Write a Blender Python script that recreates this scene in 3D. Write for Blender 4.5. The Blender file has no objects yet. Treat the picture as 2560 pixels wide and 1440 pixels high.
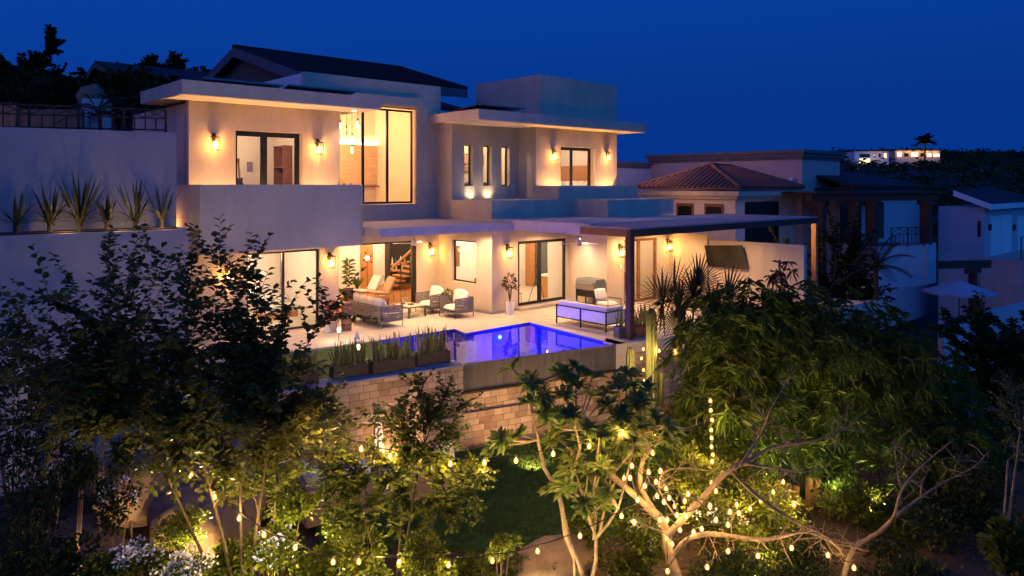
import bpy, math, random
import numpy as np
from mathutils import Vector, Matrix

S = bpy.context.scene
COL = S.collection
rad = math.radians

# ------------------------------------------------------------------ camera
FL, CX, HZ, ZC = 1850.0, 1280.0, 464.0, 4.8      # focal length / horizon in photo pixels, eye height above the patio
YAW = math.atan2(2020, FL)                        # angle from the view axis to the facade direction (+X)
FW = (math.cos(YAW), math.sin(YAW)); RT = (math.sin(YAW), -math.cos(YAW))

def ray(px, py):
    u = (px-CX)/FL; v = -(py-HZ)/FL
    return (FW[0]+RT[0]*u, FW[1]+RT[1]*u, v)
def P(px, py, d):
    r = ray(px, py); return Vector((r[0]*d, r[1]*d, ZC+r[2]*d))
def PX(px, py, x):
    r = ray(px, py); return P(px, py, x/r[0])
def PY(px, py, y):
    r = ray(px, py); return P(px, py, y/r[1])
def PZ(px, py, z):
    r = ray(px, py); return P(px, py, (z-ZC)/r[2])

cam = bpy.data.cameras.new('camera'); camo = bpy.data.objects.new('camera', cam); COL.objects.link(camo)
S.camera = camo
cam.sensor_width = 36; cam.lens = 36*FL/2560; cam.shift_y = -(720-HZ)/2560
cam.clip_start = 0.1; cam.clip_end = 6000
camo.matrix_world = Matrix(((RT[0], 0, -FW[0], 0), (RT[1], 0, -FW[1], 0), (0, 1, 0, ZC), (0, 0, 0, 1)))

# ------------------------------------------------------------------ materials
def _nodes(name):
    m = bpy.data.materials.new(name); m.use_nodes = True
    nt = m.node_tree; b = nt.nodes['Principled BSDF']
    return m, nt, b
def N(nt, typ, **kw):
    n = nt.nodes.new(typ)
    for k, v in kw.items():
        if k.startswith('i_'): n.inputs[k[2:].replace('_', ' ')].default_value = v
        else: setattr(n, k, v)
    return n
def mat(name, col, rough=.7, var=.12, scale=3., bump=.0, bscale=40., metal=0., spec=.3, stretch=None):
    m, nt, b = _nodes(name)
    L = nt.links
    tc = N(nt, 'ShaderNodeTexCoord')
    src = tc.outputs['Object']
    if stretch:
        mp = N(nt, 'ShaderNodeMapping'); mp.inputs['Scale'].default_value = stretch
        L.new(src, mp.inputs[0]); src = mp.outputs[0]
    nz = N(nt, 'ShaderNodeTexNoise'); nz.inputs['Scale'].default_value = scale; nz.inputs['Detail'].default_value = 6
    nz.inputs['Roughness'].default_value = .65
    L.new(src, nz.inputs['Vector'])
    cr = N(nt, 'ShaderNodeValToRGB'); e = cr.color_ramp.elements
    e[0].position = .3; e[1].position = .7
    e[0].color = tuple(max(0, c*(1-var)) for c in col[:3])+(1,)
    e[1].color = tuple(min(1, c*(1+var)) for c in col[:3])+(1,)
    L.new(nz.outputs['Fac'], cr.inputs[0]); L.new(cr.outputs[0], b.inputs['Base Color'])
    b.inputs['Roughness'].default_value = rough; b.inputs['Metallic'].default_value = metal
    b.inputs['Specular IOR Level'].default_value = spec
    if bump:
        n2 = N(nt, 'ShaderNodeTexNoise'); n2.inputs['Scale'].default_value = bscale; n2.inputs['Detail'].default_value = 4
        L.new(src, n2.inputs['Vector'])
        bp = N(nt, 'ShaderNodeBump'); bp.inputs['Strength'].default_value = bump; bp.inputs['Distance'].default_value = .02
        L.new(n2.outputs['Fac'], bp.inputs['Height']); L.new(bp.outputs[0], b.inputs['Normal'])
    return m
def leafmat(name, cols, trans=.3, rough=.45):
    m, nt, b = _nodes(name); L = nt.links
    g = N(nt, 'ShaderNodeNewGeometry')
    cr = N(nt, 'ShaderNodeValToRGB'); cr.color_ramp.interpolation = 'LINEAR'
    el = cr.color_ramp.elements
    while len(el) < len(cols): el.new(.5)
    for i, c in enumerate(cols):
        el[i].position = i/max(1, len(cols)-1); el[i].color = tuple(c)+(1,)
    L.new(g.outputs['Random Per Island'], cr.inputs[0]); L.new(cr.outputs[0], b.inputs['Base Color'])
    b.inputs['Roughness'].default_value = rough; b.inputs['Specular IOR Level'].default_value = .18
    t = N(nt, 'ShaderNodeBsdfTranslucent'); L.new(cr.outputs[0], t.inputs[0])
    mx = N(nt, 'ShaderNodeMixShader'); mx.inputs[0].default_value = trans
    L.new(b.outputs[0], mx.inputs[1]); L.new(t.outputs[0], mx.inputs[2])
    L.new(mx.outputs[0], nt.nodes['Material Output'].inputs[0])
    return m
def emit(name, col, strength, sampled=True):
    m = bpy.data.materials.new(name); m.use_nodes = True; nt = m.node_tree
    nt.nodes.remove(nt.nodes['Principled BSDF'])
    e = N(nt, 'ShaderNodeEmission'); e.inputs[0].default_value = tuple(col)+(1,); e.inputs[1].default_value = strength
    nt.links.new(e.outputs[0], nt.nodes['Material Output'].inputs[0])
    if not sampled: m.cycles.emission_sampling = 'NONE'
    return m
def glassmat(name, tint=(1, 1, 1), rough=.0, const=None):
    m = bpy.data.materials.new(name); m.use_nodes = True; nt = m.node_tree; L = nt.links
    nt.nodes.remove(nt.nodes['Principled BSDF'])
    t = N(nt, 'ShaderNodeBsdfTransparent'); t.inputs[0].default_value = tuple(tint)+(1,)
    g = N(nt, 'ShaderNodeBsdfGlossy'); g.inputs['Roughness'].default_value = rough
    f = N(nt, 'ShaderNodeFresnel'); f.inputs[0].default_value = 1.45
    mx = N(nt, 'ShaderNodeMixShader')
    if const is None: L.new(f.outputs[0], mx.inputs[0])
    else: mx.inputs[0].default_value = const
    L.new(t.outputs[0], mx.inputs[1]); L.new(g.outputs[0], mx.inputs[2])
    L.new(mx.outputs[0], nt.nodes['Material Output'].inputs[0])
    return m
def brickmat(name, c1, c2, mortar, bw, bh, ang, rough=.85, msize=.008, flat=False):
    m, nt, b = _nodes(name); L = nt.links
    tc = N(nt, 'ShaderNodeTexCoord'); sp = N(nt, 'ShaderNodeSeparateXYZ'); L.new(tc.outputs['Object'], sp.inputs[0])
    cb = N(nt, 'ShaderNodeCombineXYZ')
    if flat:
        L.new(sp.outputs[0], cb.inputs[0]); L.new(sp.outputs[1], cb.inputs[1])
    else:
        ax = N(nt, 'ShaderNodeMath', operation='MULTIPLY'); ax.inputs[1].default_value = math.cos(ang); L.new(sp.outputs[0], ax.inputs[0])
        ay = N(nt, 'ShaderNodeMath', operation='MULTIPLY_ADD'); ay.inputs[1].default_value = math.sin(ang)
        L.new(sp.outputs[1], ay.inputs[0]); L.new(ax.outputs[0], ay.inputs[2])
        L.new(ay.outputs[0], cb.inputs[0]); L.new(sp.outputs[2], cb.inputs[1])
    def brick(w, h, off):
        br = N(nt, 'ShaderNodeTexBrick'); br.offset = off; br.squash = .7; br.squash_frequency = 3
        br.inputs['Color1'].default_value = (0, 0, 0, 1); br.inputs['Color2'].default_value = (1, 1, 1, 1); br.inputs['Mortar'].default_value = (.5, .5, .5, 1)
        br.inputs['Scale'].default_value = 1; br.inputs['Mortar Size'].default_value = msize; br.inputs['Mortar Smooth'].default_value = .2
        br.inputs['Brick Width'].default_value = w; br.inputs['Row Height'].default_value = h; br.inputs['Bias'].default_value = 0
        L.new(cb.outputs[0], br.inputs[0]); return br
    br = brick(bw, bh, .43)
    nz = N(nt, 'ShaderNodeTexNoise'); nz.inputs['Scale'].default_value = 7; nz.inputs['Detail'].default_value = 8; L.new(tc.outputs['Object'], nz.inputs['Vector'])
    add = N(nt, 'ShaderNodeMath', operation='MULTIPLY_ADD'); add.inputs[1].default_value = .55; 
    sub = N(nt, 'ShaderNodeMath', operation='MULTIPLY'); sub.inputs[1].default_value = .65; L.new(br.outputs['Color'], sub.inputs[0])
    L.new(nz.outputs['Fac'], add.inputs[0]); L.new(sub.outputs[0], add.inputs[2])
    cr = N(nt, 'ShaderNodeValToRGB'); e = cr.color_ramp.elements
    e[0].position = .2; e[0].color = tuple(c1)+(1,); e[1].position = .95; e[1].color = tuple(c2)+(1,)
    L.new(add.outputs[0], cr.inputs[0])
    mx = N(nt, 'ShaderNodeMix', data_type='RGBA'); L.new(br.outputs['Fac'], mx.inputs[0]); L.new(cr.outputs[0], mx.inputs[6]); mx.inputs[7].default_value = tuple(mortar)+(1,)
    L.new(mx.outputs[2], b.inputs['Base Color']); b.inputs['Roughness'].default_value = rough
    hs = N(nt, 'ShaderNodeMath', operation='SUBTRACT'); L.new(nz.outputs['Fac'], hs.inputs[0]); L.new(br.outputs['Fac'], hs.inputs[1])
    bp = N(nt, 'ShaderNodeBump'); bp.inputs['Strength'].default_value = .5; bp.inputs['Distance'].default_value = .02
    L.new(hs.outputs[0], bp.inputs['Height']); L.new(bp.outputs[0], b.inputs['Normal'])
    return m

M = {}
M['stucco'] = mat('stucco', (.51, .435, .335), .9, .12, 1.1, .5, 45, stretch=(1.6, 1.6, .45))
M['stucco_grey'] = mat('stucco_grey', (.28, .27, .30), .9, .12, .8, .5, 35, stretch=(1.2, 1.2, .5))
M['cream'] = mat('cream_plaster', (.62, .54, .45), .9, .08, 2)
M['roofscreed'] = mat('roof_screed', (.46, .41, .37), .9, .14, 1.2, .3, 30)
M['soffit'] = mat('soffit_paint', (.72, .62, .48), .8, .04, 2)
M['inwall'] = mat('interior_paint', (.74, .69, .62), .8, .03, 1.5)
M['inceil'] = mat('ceiling_paint', (.78, .74, .68), .8, .02, 1)
M['patio'] = mat('patio_stone', (.52, .46, .38), .7, .13, 2.2, .25, 60)
M['woodfloor'] = mat('wood_floor', (.36, .15, .05), .35, .3, 5, stretch=(1, 9, 1))
M['wood'] = mat('oak_wood', (.42, .20, .075), .5, .3, 5, stretch=(8, 8, 1))
M['wooddk'] = mat('walnut_wood', (.20, .085, .035), .45, .35, 5, stretch=(1, 8, 8))
M['beam'] = mat('dark_stained_timber', (.06, .03, .02), .55, .3, 6, stretch=(1, 6, 6))
M['black'] = mat('black_aluminium', (.012, .012, .013), .4, .2, 8)
M['iron'] = mat('black_iron', (.015, .014, .015), .5, .2, 10)
M['bronze'] = mat('bronze_metal', (.10, .07, .045), .4, .2, 10, metal=.8)
M['nickel'] = mat('brushed_nickel', (.5, .47, .44), .3, .05, 8, metal=.9)
M['greym'] = mat('grey_metal', (.10, .11, .115), .5, .1, 8)
M['steel'] = mat('stainless_steel', (.42, .41, .40), .32, .1, 20, metal=.9)
M['rope'] = mat('grey_rope', (.19, .17, .16), .9, .25, 25)
M['cushion'] = mat('white_cushion', (.74, .69, .62), .9, .05, 5, .2, 30)
M['tan'] = mat('tan_leather', (.46, .30, .16), .6, .1, 6)
M['white'] = mat('white_paint', (.78, .76, .73), .5, .03, 4)
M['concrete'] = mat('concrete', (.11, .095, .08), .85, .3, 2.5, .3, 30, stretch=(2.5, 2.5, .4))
M['dark'] = mat('dark_lacquer', (.02, .018, .018), .4, .3, 5)
M['planter'] = mat('planter_steel', (.055, .042, .034), .45, .3, 6)
M['terracotta'] = mat('chalky_terracotta', (.5, .36, .29), .85, .25, 9, .3, 20)
M['brickjenga'] = brickmat('wood_blocks', (.16, .06, .03), (.46, .24, .12), (.05, .03, .02), .17, .055, 0, .7, .006)
M['stone'] = brickmat('cantera_stone', (.22, .12, .07), (.54, .385, .25), (.14, .095, .06), .38, .175, -.22)
M['tile'] = mat('roof_tile', (.022, .018, .018), .8, .35, 4, .4, 25)
M['tilered'] = mat('red_roof_tile', (.15, .07, .052), .8, .3, 5, .4, 25)
M['cornice'] = mat('painted_cornice', (.13, .12, .13), .8, .15, 2)
M['pooltile'] = brickmat('pool_tile', (.012, .03, .22), (.03, .06, .34), (.02, .04, .2), .3, .3, 0, .4, .012)
M['lawn'] = mat('lawn_turf', (.035, .085, .012), .95, .5, 5, .8, 90)
M['earth'] = mat('garden_earth', (.065, .042, .024), .95, .4, 1.5, .8, 12)
M['path'] = mat('path_stone', (.17, .13, .10), .9, .3, 2, .5, 12)
M['rock'] = mat('boulder_rock', (.22, .15, .095), .9, .3, 2.5, .9, 6)
M['hill'] = mat('scrub_hillside', (.035, .04, .032), .95, .65, .03, .6, .2)
M['darkhill'] = mat('dark_slope', (.02, .024, .015), .95, .6, .3, .8, 2)
M['bark'] = mat('pale_bark', (.20, .145, .095), .9, .45, 7, 1., 18)
M['barkdk'] = mat('brown_bark', (.075, .05, .03), .9, .35, 9, .6, 25)
M['cactus'] = mat('cactus_skin', (.12, .14, .055), .7, .25, 10)
M['glass'] = glassmat('window_glass')
M['lampglass'] = glassmat('lamp_glass', (1, .97, .9), const=.05)
M['tv'] = mat('screen_black', (.015, .013, .012), .15, .1, 3, spec=.5)
M['solar'] = mat('solar_cells', (.01, .012, .02), .25, .2, 5, spec=.5)
M['pillow'] = M['cushion']
M['flower'] = mat('white_petals', (.78, .78, .80), .7, .05, 20)
M['umb'] = mat('umbrella_canvas', (.33, .36, .42), .9, .04, 3)
M['cable'] = mat('black_cable', (.012, .011, .01), .6, .1, 5)
M['redleaf'] = leafmat('red_leaf', [(.25, .012, .015), (.38, .03, .02), (.12, .02, .02)], .25)
M['leaf_round'] = leafmat('round_leaf', [(.05, .066, .01), (.085, .095, .015), (.135, .12, .025), (.065, .075, .012)], 0.38)
M['leaf_citrus'] = leafmat('citrus_leaf', [(.045, .07, .008), (.085, .115, .012), (.125, .14, .018), (.055, .085, .01)], 0.34)
M['leaf_mango'] = leafmat('mango_leaf', [(.03, .065, .007), (.06, .105, .012), (.095, .135, .018), (.042, .08, .009)], 0.3)
M['leaf_plum'] = leafmat('plumeria_leaf', [(.08, .125, .022), (.13, .17, .035), (.19, .21, .06)], 0.3)
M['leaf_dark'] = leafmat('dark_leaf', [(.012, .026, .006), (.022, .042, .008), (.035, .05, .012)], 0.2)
M['leaf_snake'] = leafmat('snake_leaf', [(.17, .19, .05), (.28, .26, .08), (.11, .15, .045)], .15)
M['leaf_yucca'] = leafmat('yucca_leaf', [(.045, .055, .022), (.07, .065, .025), (.03, .045, .02), (.11, .075, .03)], .15)
M['leaf_palm'] = leafmat('palm_leaf', [(.02, .028, .014), (.032, .04, .018), (.06, .045, .022)], .2)
M['leaf_bright'] = leafmat('bright_leaf', [(.075, .105, .012), (.125, .145, .018), (.055, .08, .01)], 0.36)
M['leaf_mauve'] = leafmat('bronze_leaf', [(.10, .045, .03), (.07, .05, .02), (.14, .06, .035)], .25)
M['bulb'] = emit('bulb_glow', (1, .42, .085), 9., False)
M['lbulb'] = emit('lantern_glow', (1, .5, .14), 9., False)
M['ledwarm'] = emit('warm_led', (1, .72, .36), 9., False)
M['downl'] = emit('downlight_glow', (1, .80, .55), 8., False)
M['poolled'] = emit('pool_led', (.35, .5, 1), 40., False)
M['lightwin'] = emit('lit_window', (1, .62, .25), 1.2, False)

def halomat():                                  # see-through amber shell, the bulb's soft halo put into its emission
    m = bpy.data.materials.new('bulb_halo'); m.use_nodes = True; nt = m.node_tree; nt.nodes.remove(nt.nodes['Principled BSDF'])
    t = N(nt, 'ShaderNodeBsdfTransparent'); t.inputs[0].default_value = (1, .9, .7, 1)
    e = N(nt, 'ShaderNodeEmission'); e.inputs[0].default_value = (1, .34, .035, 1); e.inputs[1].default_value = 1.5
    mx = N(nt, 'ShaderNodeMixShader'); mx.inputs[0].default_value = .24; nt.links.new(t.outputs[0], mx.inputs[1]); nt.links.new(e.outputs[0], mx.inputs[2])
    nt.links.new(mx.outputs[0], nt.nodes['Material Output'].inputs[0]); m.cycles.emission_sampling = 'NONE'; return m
M['globe'] = halomat()
# ------------------------------------------------------------------ mesh builder
class MB:
    def __init__(s): s.v = []; s.f = []; s.n = 0; s.arr = []
    def add(s, vs, fs):
        o = s.n; s.v.extend([tuple(v) for v in vs]); s.f.extend([tuple(i+o for i in f) for f in fs]); s.n += len(vs); return s
    def addnp(s, V, F):                      # V (n,3) array; F (m,4) array
        s.arr.append((s.n, len(V)));
        o = s.n; s.v.extend(map(tuple, V.tolist())); s.f.extend(map(tuple, (F+o).tolist())); s.n += len(V); return s
    def box(s, x0, x1, y0, y1, z0, z1, M4=None):
        vs = [(x, y, z) for z in (z0, z1) for (x, y) in ((x0, y0), (x1, y0), (x1, y1), (x0, y1))]
        if M4 is not None: vs = [M4 @ Vector(v) for v in vs]
        return s.add(vs, [(3, 2, 1, 0), (4, 5, 6, 7), (0, 1, 5, 4), (1, 2, 6, 5), (2, 3, 7, 6), (3, 0, 4, 7)])
    def prism(s, pts, z0, z1):               # polygon (ccw) extruded in z
        n = len(pts); vs = [(p[0], p[1], z0) for p in pts]+[(p[0], p[1], z1) for p in pts]
        fs = [tuple(range(n-1, -1, -1)), tuple(range(n, 2*n))]+[(i, (i+1) % n, n+(i+1) % n, n+i) for i in range(n)]
        return s.add(vs, fs)
    def slab(s, loop, off):                  # any planar loop of 3D points, thickened by a vector
        n = len(loop); off = Vector(off); vs = [Vector(p) for p in loop]+[Vector(p)+off for p in loop]
        fs = [tuple(range(n-1, -1, -1)), tuple(range(n, 2*n))]+[(i, (i+1) % n, n+(i+1) % n, n+i) for i in range(n)]
        return s.add(vs, fs)
    def tube(s, pts, r, seg=6, cap=True):
        pts = [Vector(p) for p in pts]; n = len(pts)
        if not hasattr(r, '__len__'): r = [r]*n
        t0 = (pts[1]-pts[0]).normalized(); u = t0.orthogonal().normalized(); vs = []
        for i in range(n):
            t = (pts[min(i+1, n-1)]-pts[max(i-1, 0)])
            t = t.normalized() if t.length > 1e-9 else t0
            u = (u-t*u.dot(t)); u = u.normalized() if u.length > 1e-6 else t.orthogonal().normalized(); w = t.cross(u)
            for k in range(seg):
                a = 2*math.pi*k/seg; vs.append(pts[i]+(u*math.cos(a)+w*math.sin(a))*r[i])
        fs = [(i*seg+k, i*seg+(k+1) % seg, (i+1)*seg+(k+1) % seg, (i+1)*seg+k) for i in range(n-1) for k in range(seg)]
        if cap: fs += [tuple(range(seg-1, -1, -1)), tuple(range((n-1)*seg, n*seg))]
        return s.add(vs, fs)
    def lathe(s, prof, c=(0, 0, 0), seg=16):  # prof [(r,z)]
        vs = []; n = len(prof)
        for r, z in prof:
            for k in range(seg):
                a = 2*math.pi*k/seg; vs.append((c[0]+r*math.cos(a), c[1]+r*math.sin(a), c[2]+z))
        fs = [(i*seg+k, i*seg+(k+1) % seg, (i+1)*seg+(k+1) % seg, (i+1)*seg+k) for i in range(n-1) for k in range(seg)]
        fs += [tuple(range(seg-1, -1, -1)), tuple(range((n-1)*seg, n*seg))]
        return s.add(vs, fs)
    def pillow(s, c, sx, sy, sz, M4=None, n=8, pw=.5):   # soft cushion
        vs = []; fs = []
        for side in (1, -1):
            o = len(vs)
            for i in range(n+1):
                for j in range(n+1):
                    u = -1+2*i/n; w = -1+2*j/n
                    h = ((1-abs(u)**3)*(1-abs(w)**3))**pw
                    pin = 1-.07*(abs(u*w))
                    vs.append((u*sx/2*(1-.05*w*w)*pin, w*sy/2*(1-.05*u*u)*pin, side*h*sz/2))
            for i in range(n):
                for j in range(n):
                    a, b_, c_, d = o+i*(n+1)+j, o+(i+1)*(n+1)+j, o+(i+1)*(n+1)+j+1, o+i*(n+1)+j+1
                    fs.append((a, b_, c_, d) if side > 0 else (d, c_, b_, a))
        M4 = M4 or Matrix.Identity(4); c = Vector(c)
        return s.add([M4 @ Vector(v)+c for v in vs], fs)
    def gridwall(s, ax, a0, a1, z0, z1, t0, t1, holes=()):   # wall in the plane of ax ('x' or 'y') and z with rectangular openings (a0,a1,z0,z1)
        A = sorted({a0, a1, *[h[0] for h in holes], *[h[1] for h in holes]}); A = [a for a in A if a0 <= a <= a1]
        Z = sorted({z0, z1, *[h[2] for h in holes], *[h[3] for h in holes]}); Z = [z for z in Z if z0 <= z <= z1]
        def full(i, j):
            if i < 0 or j < 0 or i >= len(A)-1 or j >= len(Z)-1: return False
            ca = (A[i]+A[i+1])/2; cz = (Z[j]+Z[j+1])/2
            return not any(h[0] < ca < h[1] and h[2] < cz < h[3] for h in holes)
        def pt(a, t, z): return (a, t, z) if ax == 'x' else (t, a, z)
        for i in range(len(A)-1):
            for j in range(len(Z)-1):
                if not full(i, j): continue
                b0, b1, c0, c1 = A[i], A[i+1], Z[j], Z[j+1]
                s.add([pt(b0, t0, c0), pt(b1, t0, c0), pt(b1, t0, c1), pt(b0, t0, c1)], [(0, 1, 2, 3)])
                s.add([pt(b0, t1, c0), pt(b1, t1, c0), pt(b1, t1, c1), pt(b0, t1, c1)], [(3, 2, 1, 0)])
                if not full(i-1, j): s.add([pt(b0, t0, c0), pt(b0, t1, c0), pt(b0, t1, c1), pt(b0, t0, c1)], [(3, 2, 1, 0)])
                if not full(i+1, j): s.add([pt(b1, t0, c0), pt(b1, t1, c0), pt(b1, t1, c1), pt(b1, t0, c1)], [(0, 1, 2, 3)])
                if not full(i, j-1): s.add([pt(b0, t0, c0), pt(b1, t0, c0), pt(b1, t1, c0), pt(b0, t1, c0)], [(3, 2, 1, 0)])
                if not full(i, j+1): s.add([pt(b0, t0, c1), pt(b1, t0, c1), pt(b1, t1, c1), pt(b0, t1, c1)], [(0, 1, 2, 3)])
        return s
    def build(s, name, m, parent=None, world=True, smooth=False, bevel=0.):
        me = bpy.data.meshes.new(name)
        off = Vector((0, 0, 0))
        if parent is not None and world: off = BASE.get(parent.name, off)
        vs = s.v if off.length == 0 else [(v[0]-off[0], v[1]-off[1], v[2]-off[2]) for v in s.v]
        me.from_pydata(vs, [], s.f)
        me.materials.append(M[m] if isinstance(m, str) else m)
        if smooth: me.polygons.foreach_set('use_smooth', [True]*len(me.polygons))
        me.update()
        o = bpy.data.objects.new(name, me); COL.objects.link(o)
        if parent is not None: o.parent = parent; BASE[o.name] = off
        if bevel:
            bm_ = o.modifiers.new('bevel', 'BEVEL'); bm_.width = bevel; bm_.segments = 2; bm_.limit_method = 'ANGLE'
        return o
BASE = {}

def tag(o, label, cat, group=None, kind=None):
    if label: o['label'] = label
    if cat: o['category'] = cat
    if group: o['group'] = group
    if kind: o['kind'] = kind
    return o
def thing(name, label, cat, loc=(0, 0, 0), rz=0, group=None):
    o = bpy.data.objects.new(name, None); COL.objects.link(o); o.empty_display_size = .2
    o.location = loc; o.rotation_euler = (0, 0, rz); BASE[o.name] = Vector(loc)
    return tag(o, label, cat, group)
def struct(name, mb, m, label, cat='ground', smooth=False):
    return tag(mb.build(name, m, smooth=smooth), label, cat, kind='structure')
def dup(root, loc, rz, label, group=None):
    r = root.copy(); COL.objects.link(r); r.location = loc; r.rotation_euler = (0, 0, rz); r['label'] = label
    if group: r['group'] = group
    for ch in root.children:
        c = ch.copy(); COL.objects.link(c); c.parent = r
        for g in ch.children:
            d = g.copy(); COL.objects.link(d); d.parent = c
    return r

def point(loc, power, col=(1, .62, .27), r=.04, name='lamp_light'):
    l = bpy.data.lights.new(name, 'POINT'); l.energy = power; l.color = col; l.shadow_soft_size = r
    o = bpy.data.objects.new(name, l); COL.objects.link(o); o.location = loc; return o
def spot(loc, target, power, col=(1, .72, .42), ang=110, blend=.6, r=.04):
    l = bpy.data.lights.new('spot_light', 'SPOT'); l.energy = power; l.color = col; l.shadow_soft_size = r
    l.spot_size = rad(ang); l.spot_blend = blend
    o = bpy.data.objects.new('spot_light', l); COL.objects.link(o); o.location = loc
    o.rotation_euler = (Vector(target)-Vector(loc)).to_track_quat('-Z', 'Y').to_euler(); return o

# ------------------------------------------------------------------ foliage helpers
def leaf_batch(B, D, ln, wd, U=None, fold=.25, wide=(.75, 1., .55), droop=0., rng=None):
    """B base points (n,3), D directions (n,3), lengths, widths -> folded oval leaves, two quads each."""
    n = len(B)
    D = D/np.linalg.norm(D, axis=1, keepdims=True)
    if U is None: U = np.tile((0, 0, 1.), (n, 1))+rng.normal(0, .5, (n, 3))
    Sd = np.cross(D, U); Sd /= np.linalg.norm(Sd, axis=1, keepdims=True)+1e-9
    Nn = np.cross(Sd, D)
    ln = np.asarray(ln).reshape(-1, 1); wd = np.asarray(wd).reshape(-1, 1)
    mid = B+D*ln*.5; tip = B+D*ln*1.
    tip[:, 2] -= (droop*ln)[:, 0]; mid[:, 2] -= (droop*.25*ln)[:, 0]
    def side(sg):
        a = B+D*ln*.28+Sd*sg*wd*.5*wide[0]+Nn*wd*fold*wide[0]; a[:, 2] -= (droop*.1*ln)[:, 0]
        b = B+D*ln*.68+Sd*sg*wd*.5*wide[1]*.92+Nn*wd*fold*wide[1]; b[:, 2] -= (droop*.45*ln)[:, 0]
        return a, b
    r1, r2 = side(1); l1, l2 = side(-1)
    V = np.stack([B, r1, r2, tip, l2, l1], 1).reshape(-1, 3)
    i = np.arange(n)[:, None]*6
    F = np.concatenate([i+np.array([[0, 1, 2, 3]]), i+np.array([[0, 3, 4, 5]])], 0)
    return V, F
def runit(rng, n):
    v = rng.normal(0, 1, (n, 3)); return v/np.linalg.norm(v, axis=1, keepdims=True)
def blade(mb, base, az, el, ln, wd, bend, seg=4, twist=0.):
    """a strap leaf: tapering, bending over under its weight"""
    base = Vector(base); d = Vector((math.cos(az)*math.cos(el), math.sin(az)*math.cos(el), math.sin(el)))
    sd = Vector((-math.sin(az+twist), math.cos(az+twist), 0)); vs = []; p = base.copy()
    for i in range(seg+1):
        t = i/seg; w = wd*(.55+.9*t-1.45*t*t*t)*.5 if t > 0 else wd*.3
        w = max(w, .002)
        vs += [p-sd*w+Vector((0, 0, w*.4)), p, p+sd*w+Vector((0, 0, w*.4))]
        d2 = d.copy(); d2.z -= bend*(t+.1); d = d2.normalized() if i else d
        p = p+d*(ln/seg)
    fs = []
    for i in range(seg):
        o = i*3; fs += [(o, o+1, o+4, o+3), (o+1, o+2, o+5, o+4)]
    mb.add(vs, fs)
def bez(a, b, bow, n=6):
    a, b = Vector(a), Vector(b); m = (a+b)/2+Vector(bow)
    return [a*(1-t)**2+m*2*t*(1-t)+b*t*t for t in [i/(n-1) for i in range(n)]]

# ------------------------------------------------------------------ world and sun
W = bpy.data.worlds.new('World'); S.world = W; W.use_nodes = True
wt = W.node_tree; bg = wt.nodes['Background']
sky = wt.nodes.new('ShaderNodeTexSky'); sky.sky_type = 'NISHITA'; sky.sun_disc = False
sky.sun_elevation = rad(-3); sky.sun_rotation = rad(250)
mul = wt.nodes.new('ShaderNodeMix'); mul.data_type = 'RGBA'; mul.blend_type = 'MULTIPLY'; mul.inputs[0].default_value = 1
mul.inputs[7].default_value = (.006, .10, .78, 1)
addn = wt.nodes.new('ShaderNodeMix'); addn.data_type = 'RGBA'; addn.blend_type = 'ADD'; addn.inputs[0].default_value = 1
addn.inputs[7].default_value = (.0006, .0150, .112, 1)                 # deep twilight blue of the blue hour
wt.links.new(sky.outputs[0], mul.inputs[6]); wt.links.new(mul.outputs[2], addn.inputs[6])
wtc = wt.nodes.new('ShaderNodeTexCoord'); wsp = wt.nodes.new('ShaderNodeSeparateXYZ'); wt.links.new(wtc.outputs['Generated'], wsp.inputs[0])
def mrange(sock, a0, a1):
    n_ = wt.nodes.new('ShaderNodeMapRange'); n_.inputs[1].default_value = a0; n_.inputs[2].default_value = a1; wt.links.new(sock, n_.inputs[0]); return n_.outputs[0]
wm = wt.nodes.new('ShaderNodeMath'); wm.operation = 'MULTIPLY'
wt.links.new(mrange(wsp.outputs[0], -.45, -.98), wm.inputs[0]); wt.links.new(mrange(wsp.outputs[2], .95, .15), wm.inputs[1])
glow = wt.nodes.new('ShaderNodeMix'); glow.data_type = 'RGBA'; glow.inputs[6].default_value = (0, 0, 0, 1); glow.inputs[7].default_value = (.05, .03, .05, 1)
wt.links.new(wm.outputs[0], glow.inputs[0])
add2 = wt.nodes.new('ShaderNodeMix'); add2.data_type = 'RGBA'; add2.blend_type = 'ADD'; add2.inputs[0].default_value = 1      # last pink glow behind the camera to the left
glow2 = wt.nodes.new('ShaderNodeMix'); glow2.data_type = 'RGBA'; glow2.inputs[6].default_value = (0, 0, 0, 1); glow2.inputs[7].default_value = (.005, .052, .165, 1)
wt.links.new(mrange(wsp.outputs[1], -.1, -.8), glow2.inputs[0])
add3 = wt.nodes.new('ShaderNodeMix'); add3.data_type = 'RGBA'; add3.blend_type = 'ADD'; add3.inputs[0].default_value = 1     # paler blue sky behind the camera
wt.links.new(addn.outputs[2], add3.inputs[6]); wt.links.new(glow2.outputs[2], add3.inputs[7])
wt.links.new(add3.outputs[2], add2.inputs[6]); wt.links.new(glow.outputs[2], add2.inputs[7]); wt.links.new(add2.outputs[2], bg.inputs[0]); bg.inputs[1].default_value = 1.0
sl = bpy.data.lights.new('afterglow_sun', 'SUN'); sl.energy = .03; sl.angle = rad(20); sl.color = (1, .40, .36)
slo = bpy.data.objects.new('afterglow_sun', sl); COL.objects.link(slo)
slo.rotation_euler = Vector((1, -.12, -.14)).to_track_quat('-Z', 'Y').to_euler()

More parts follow.
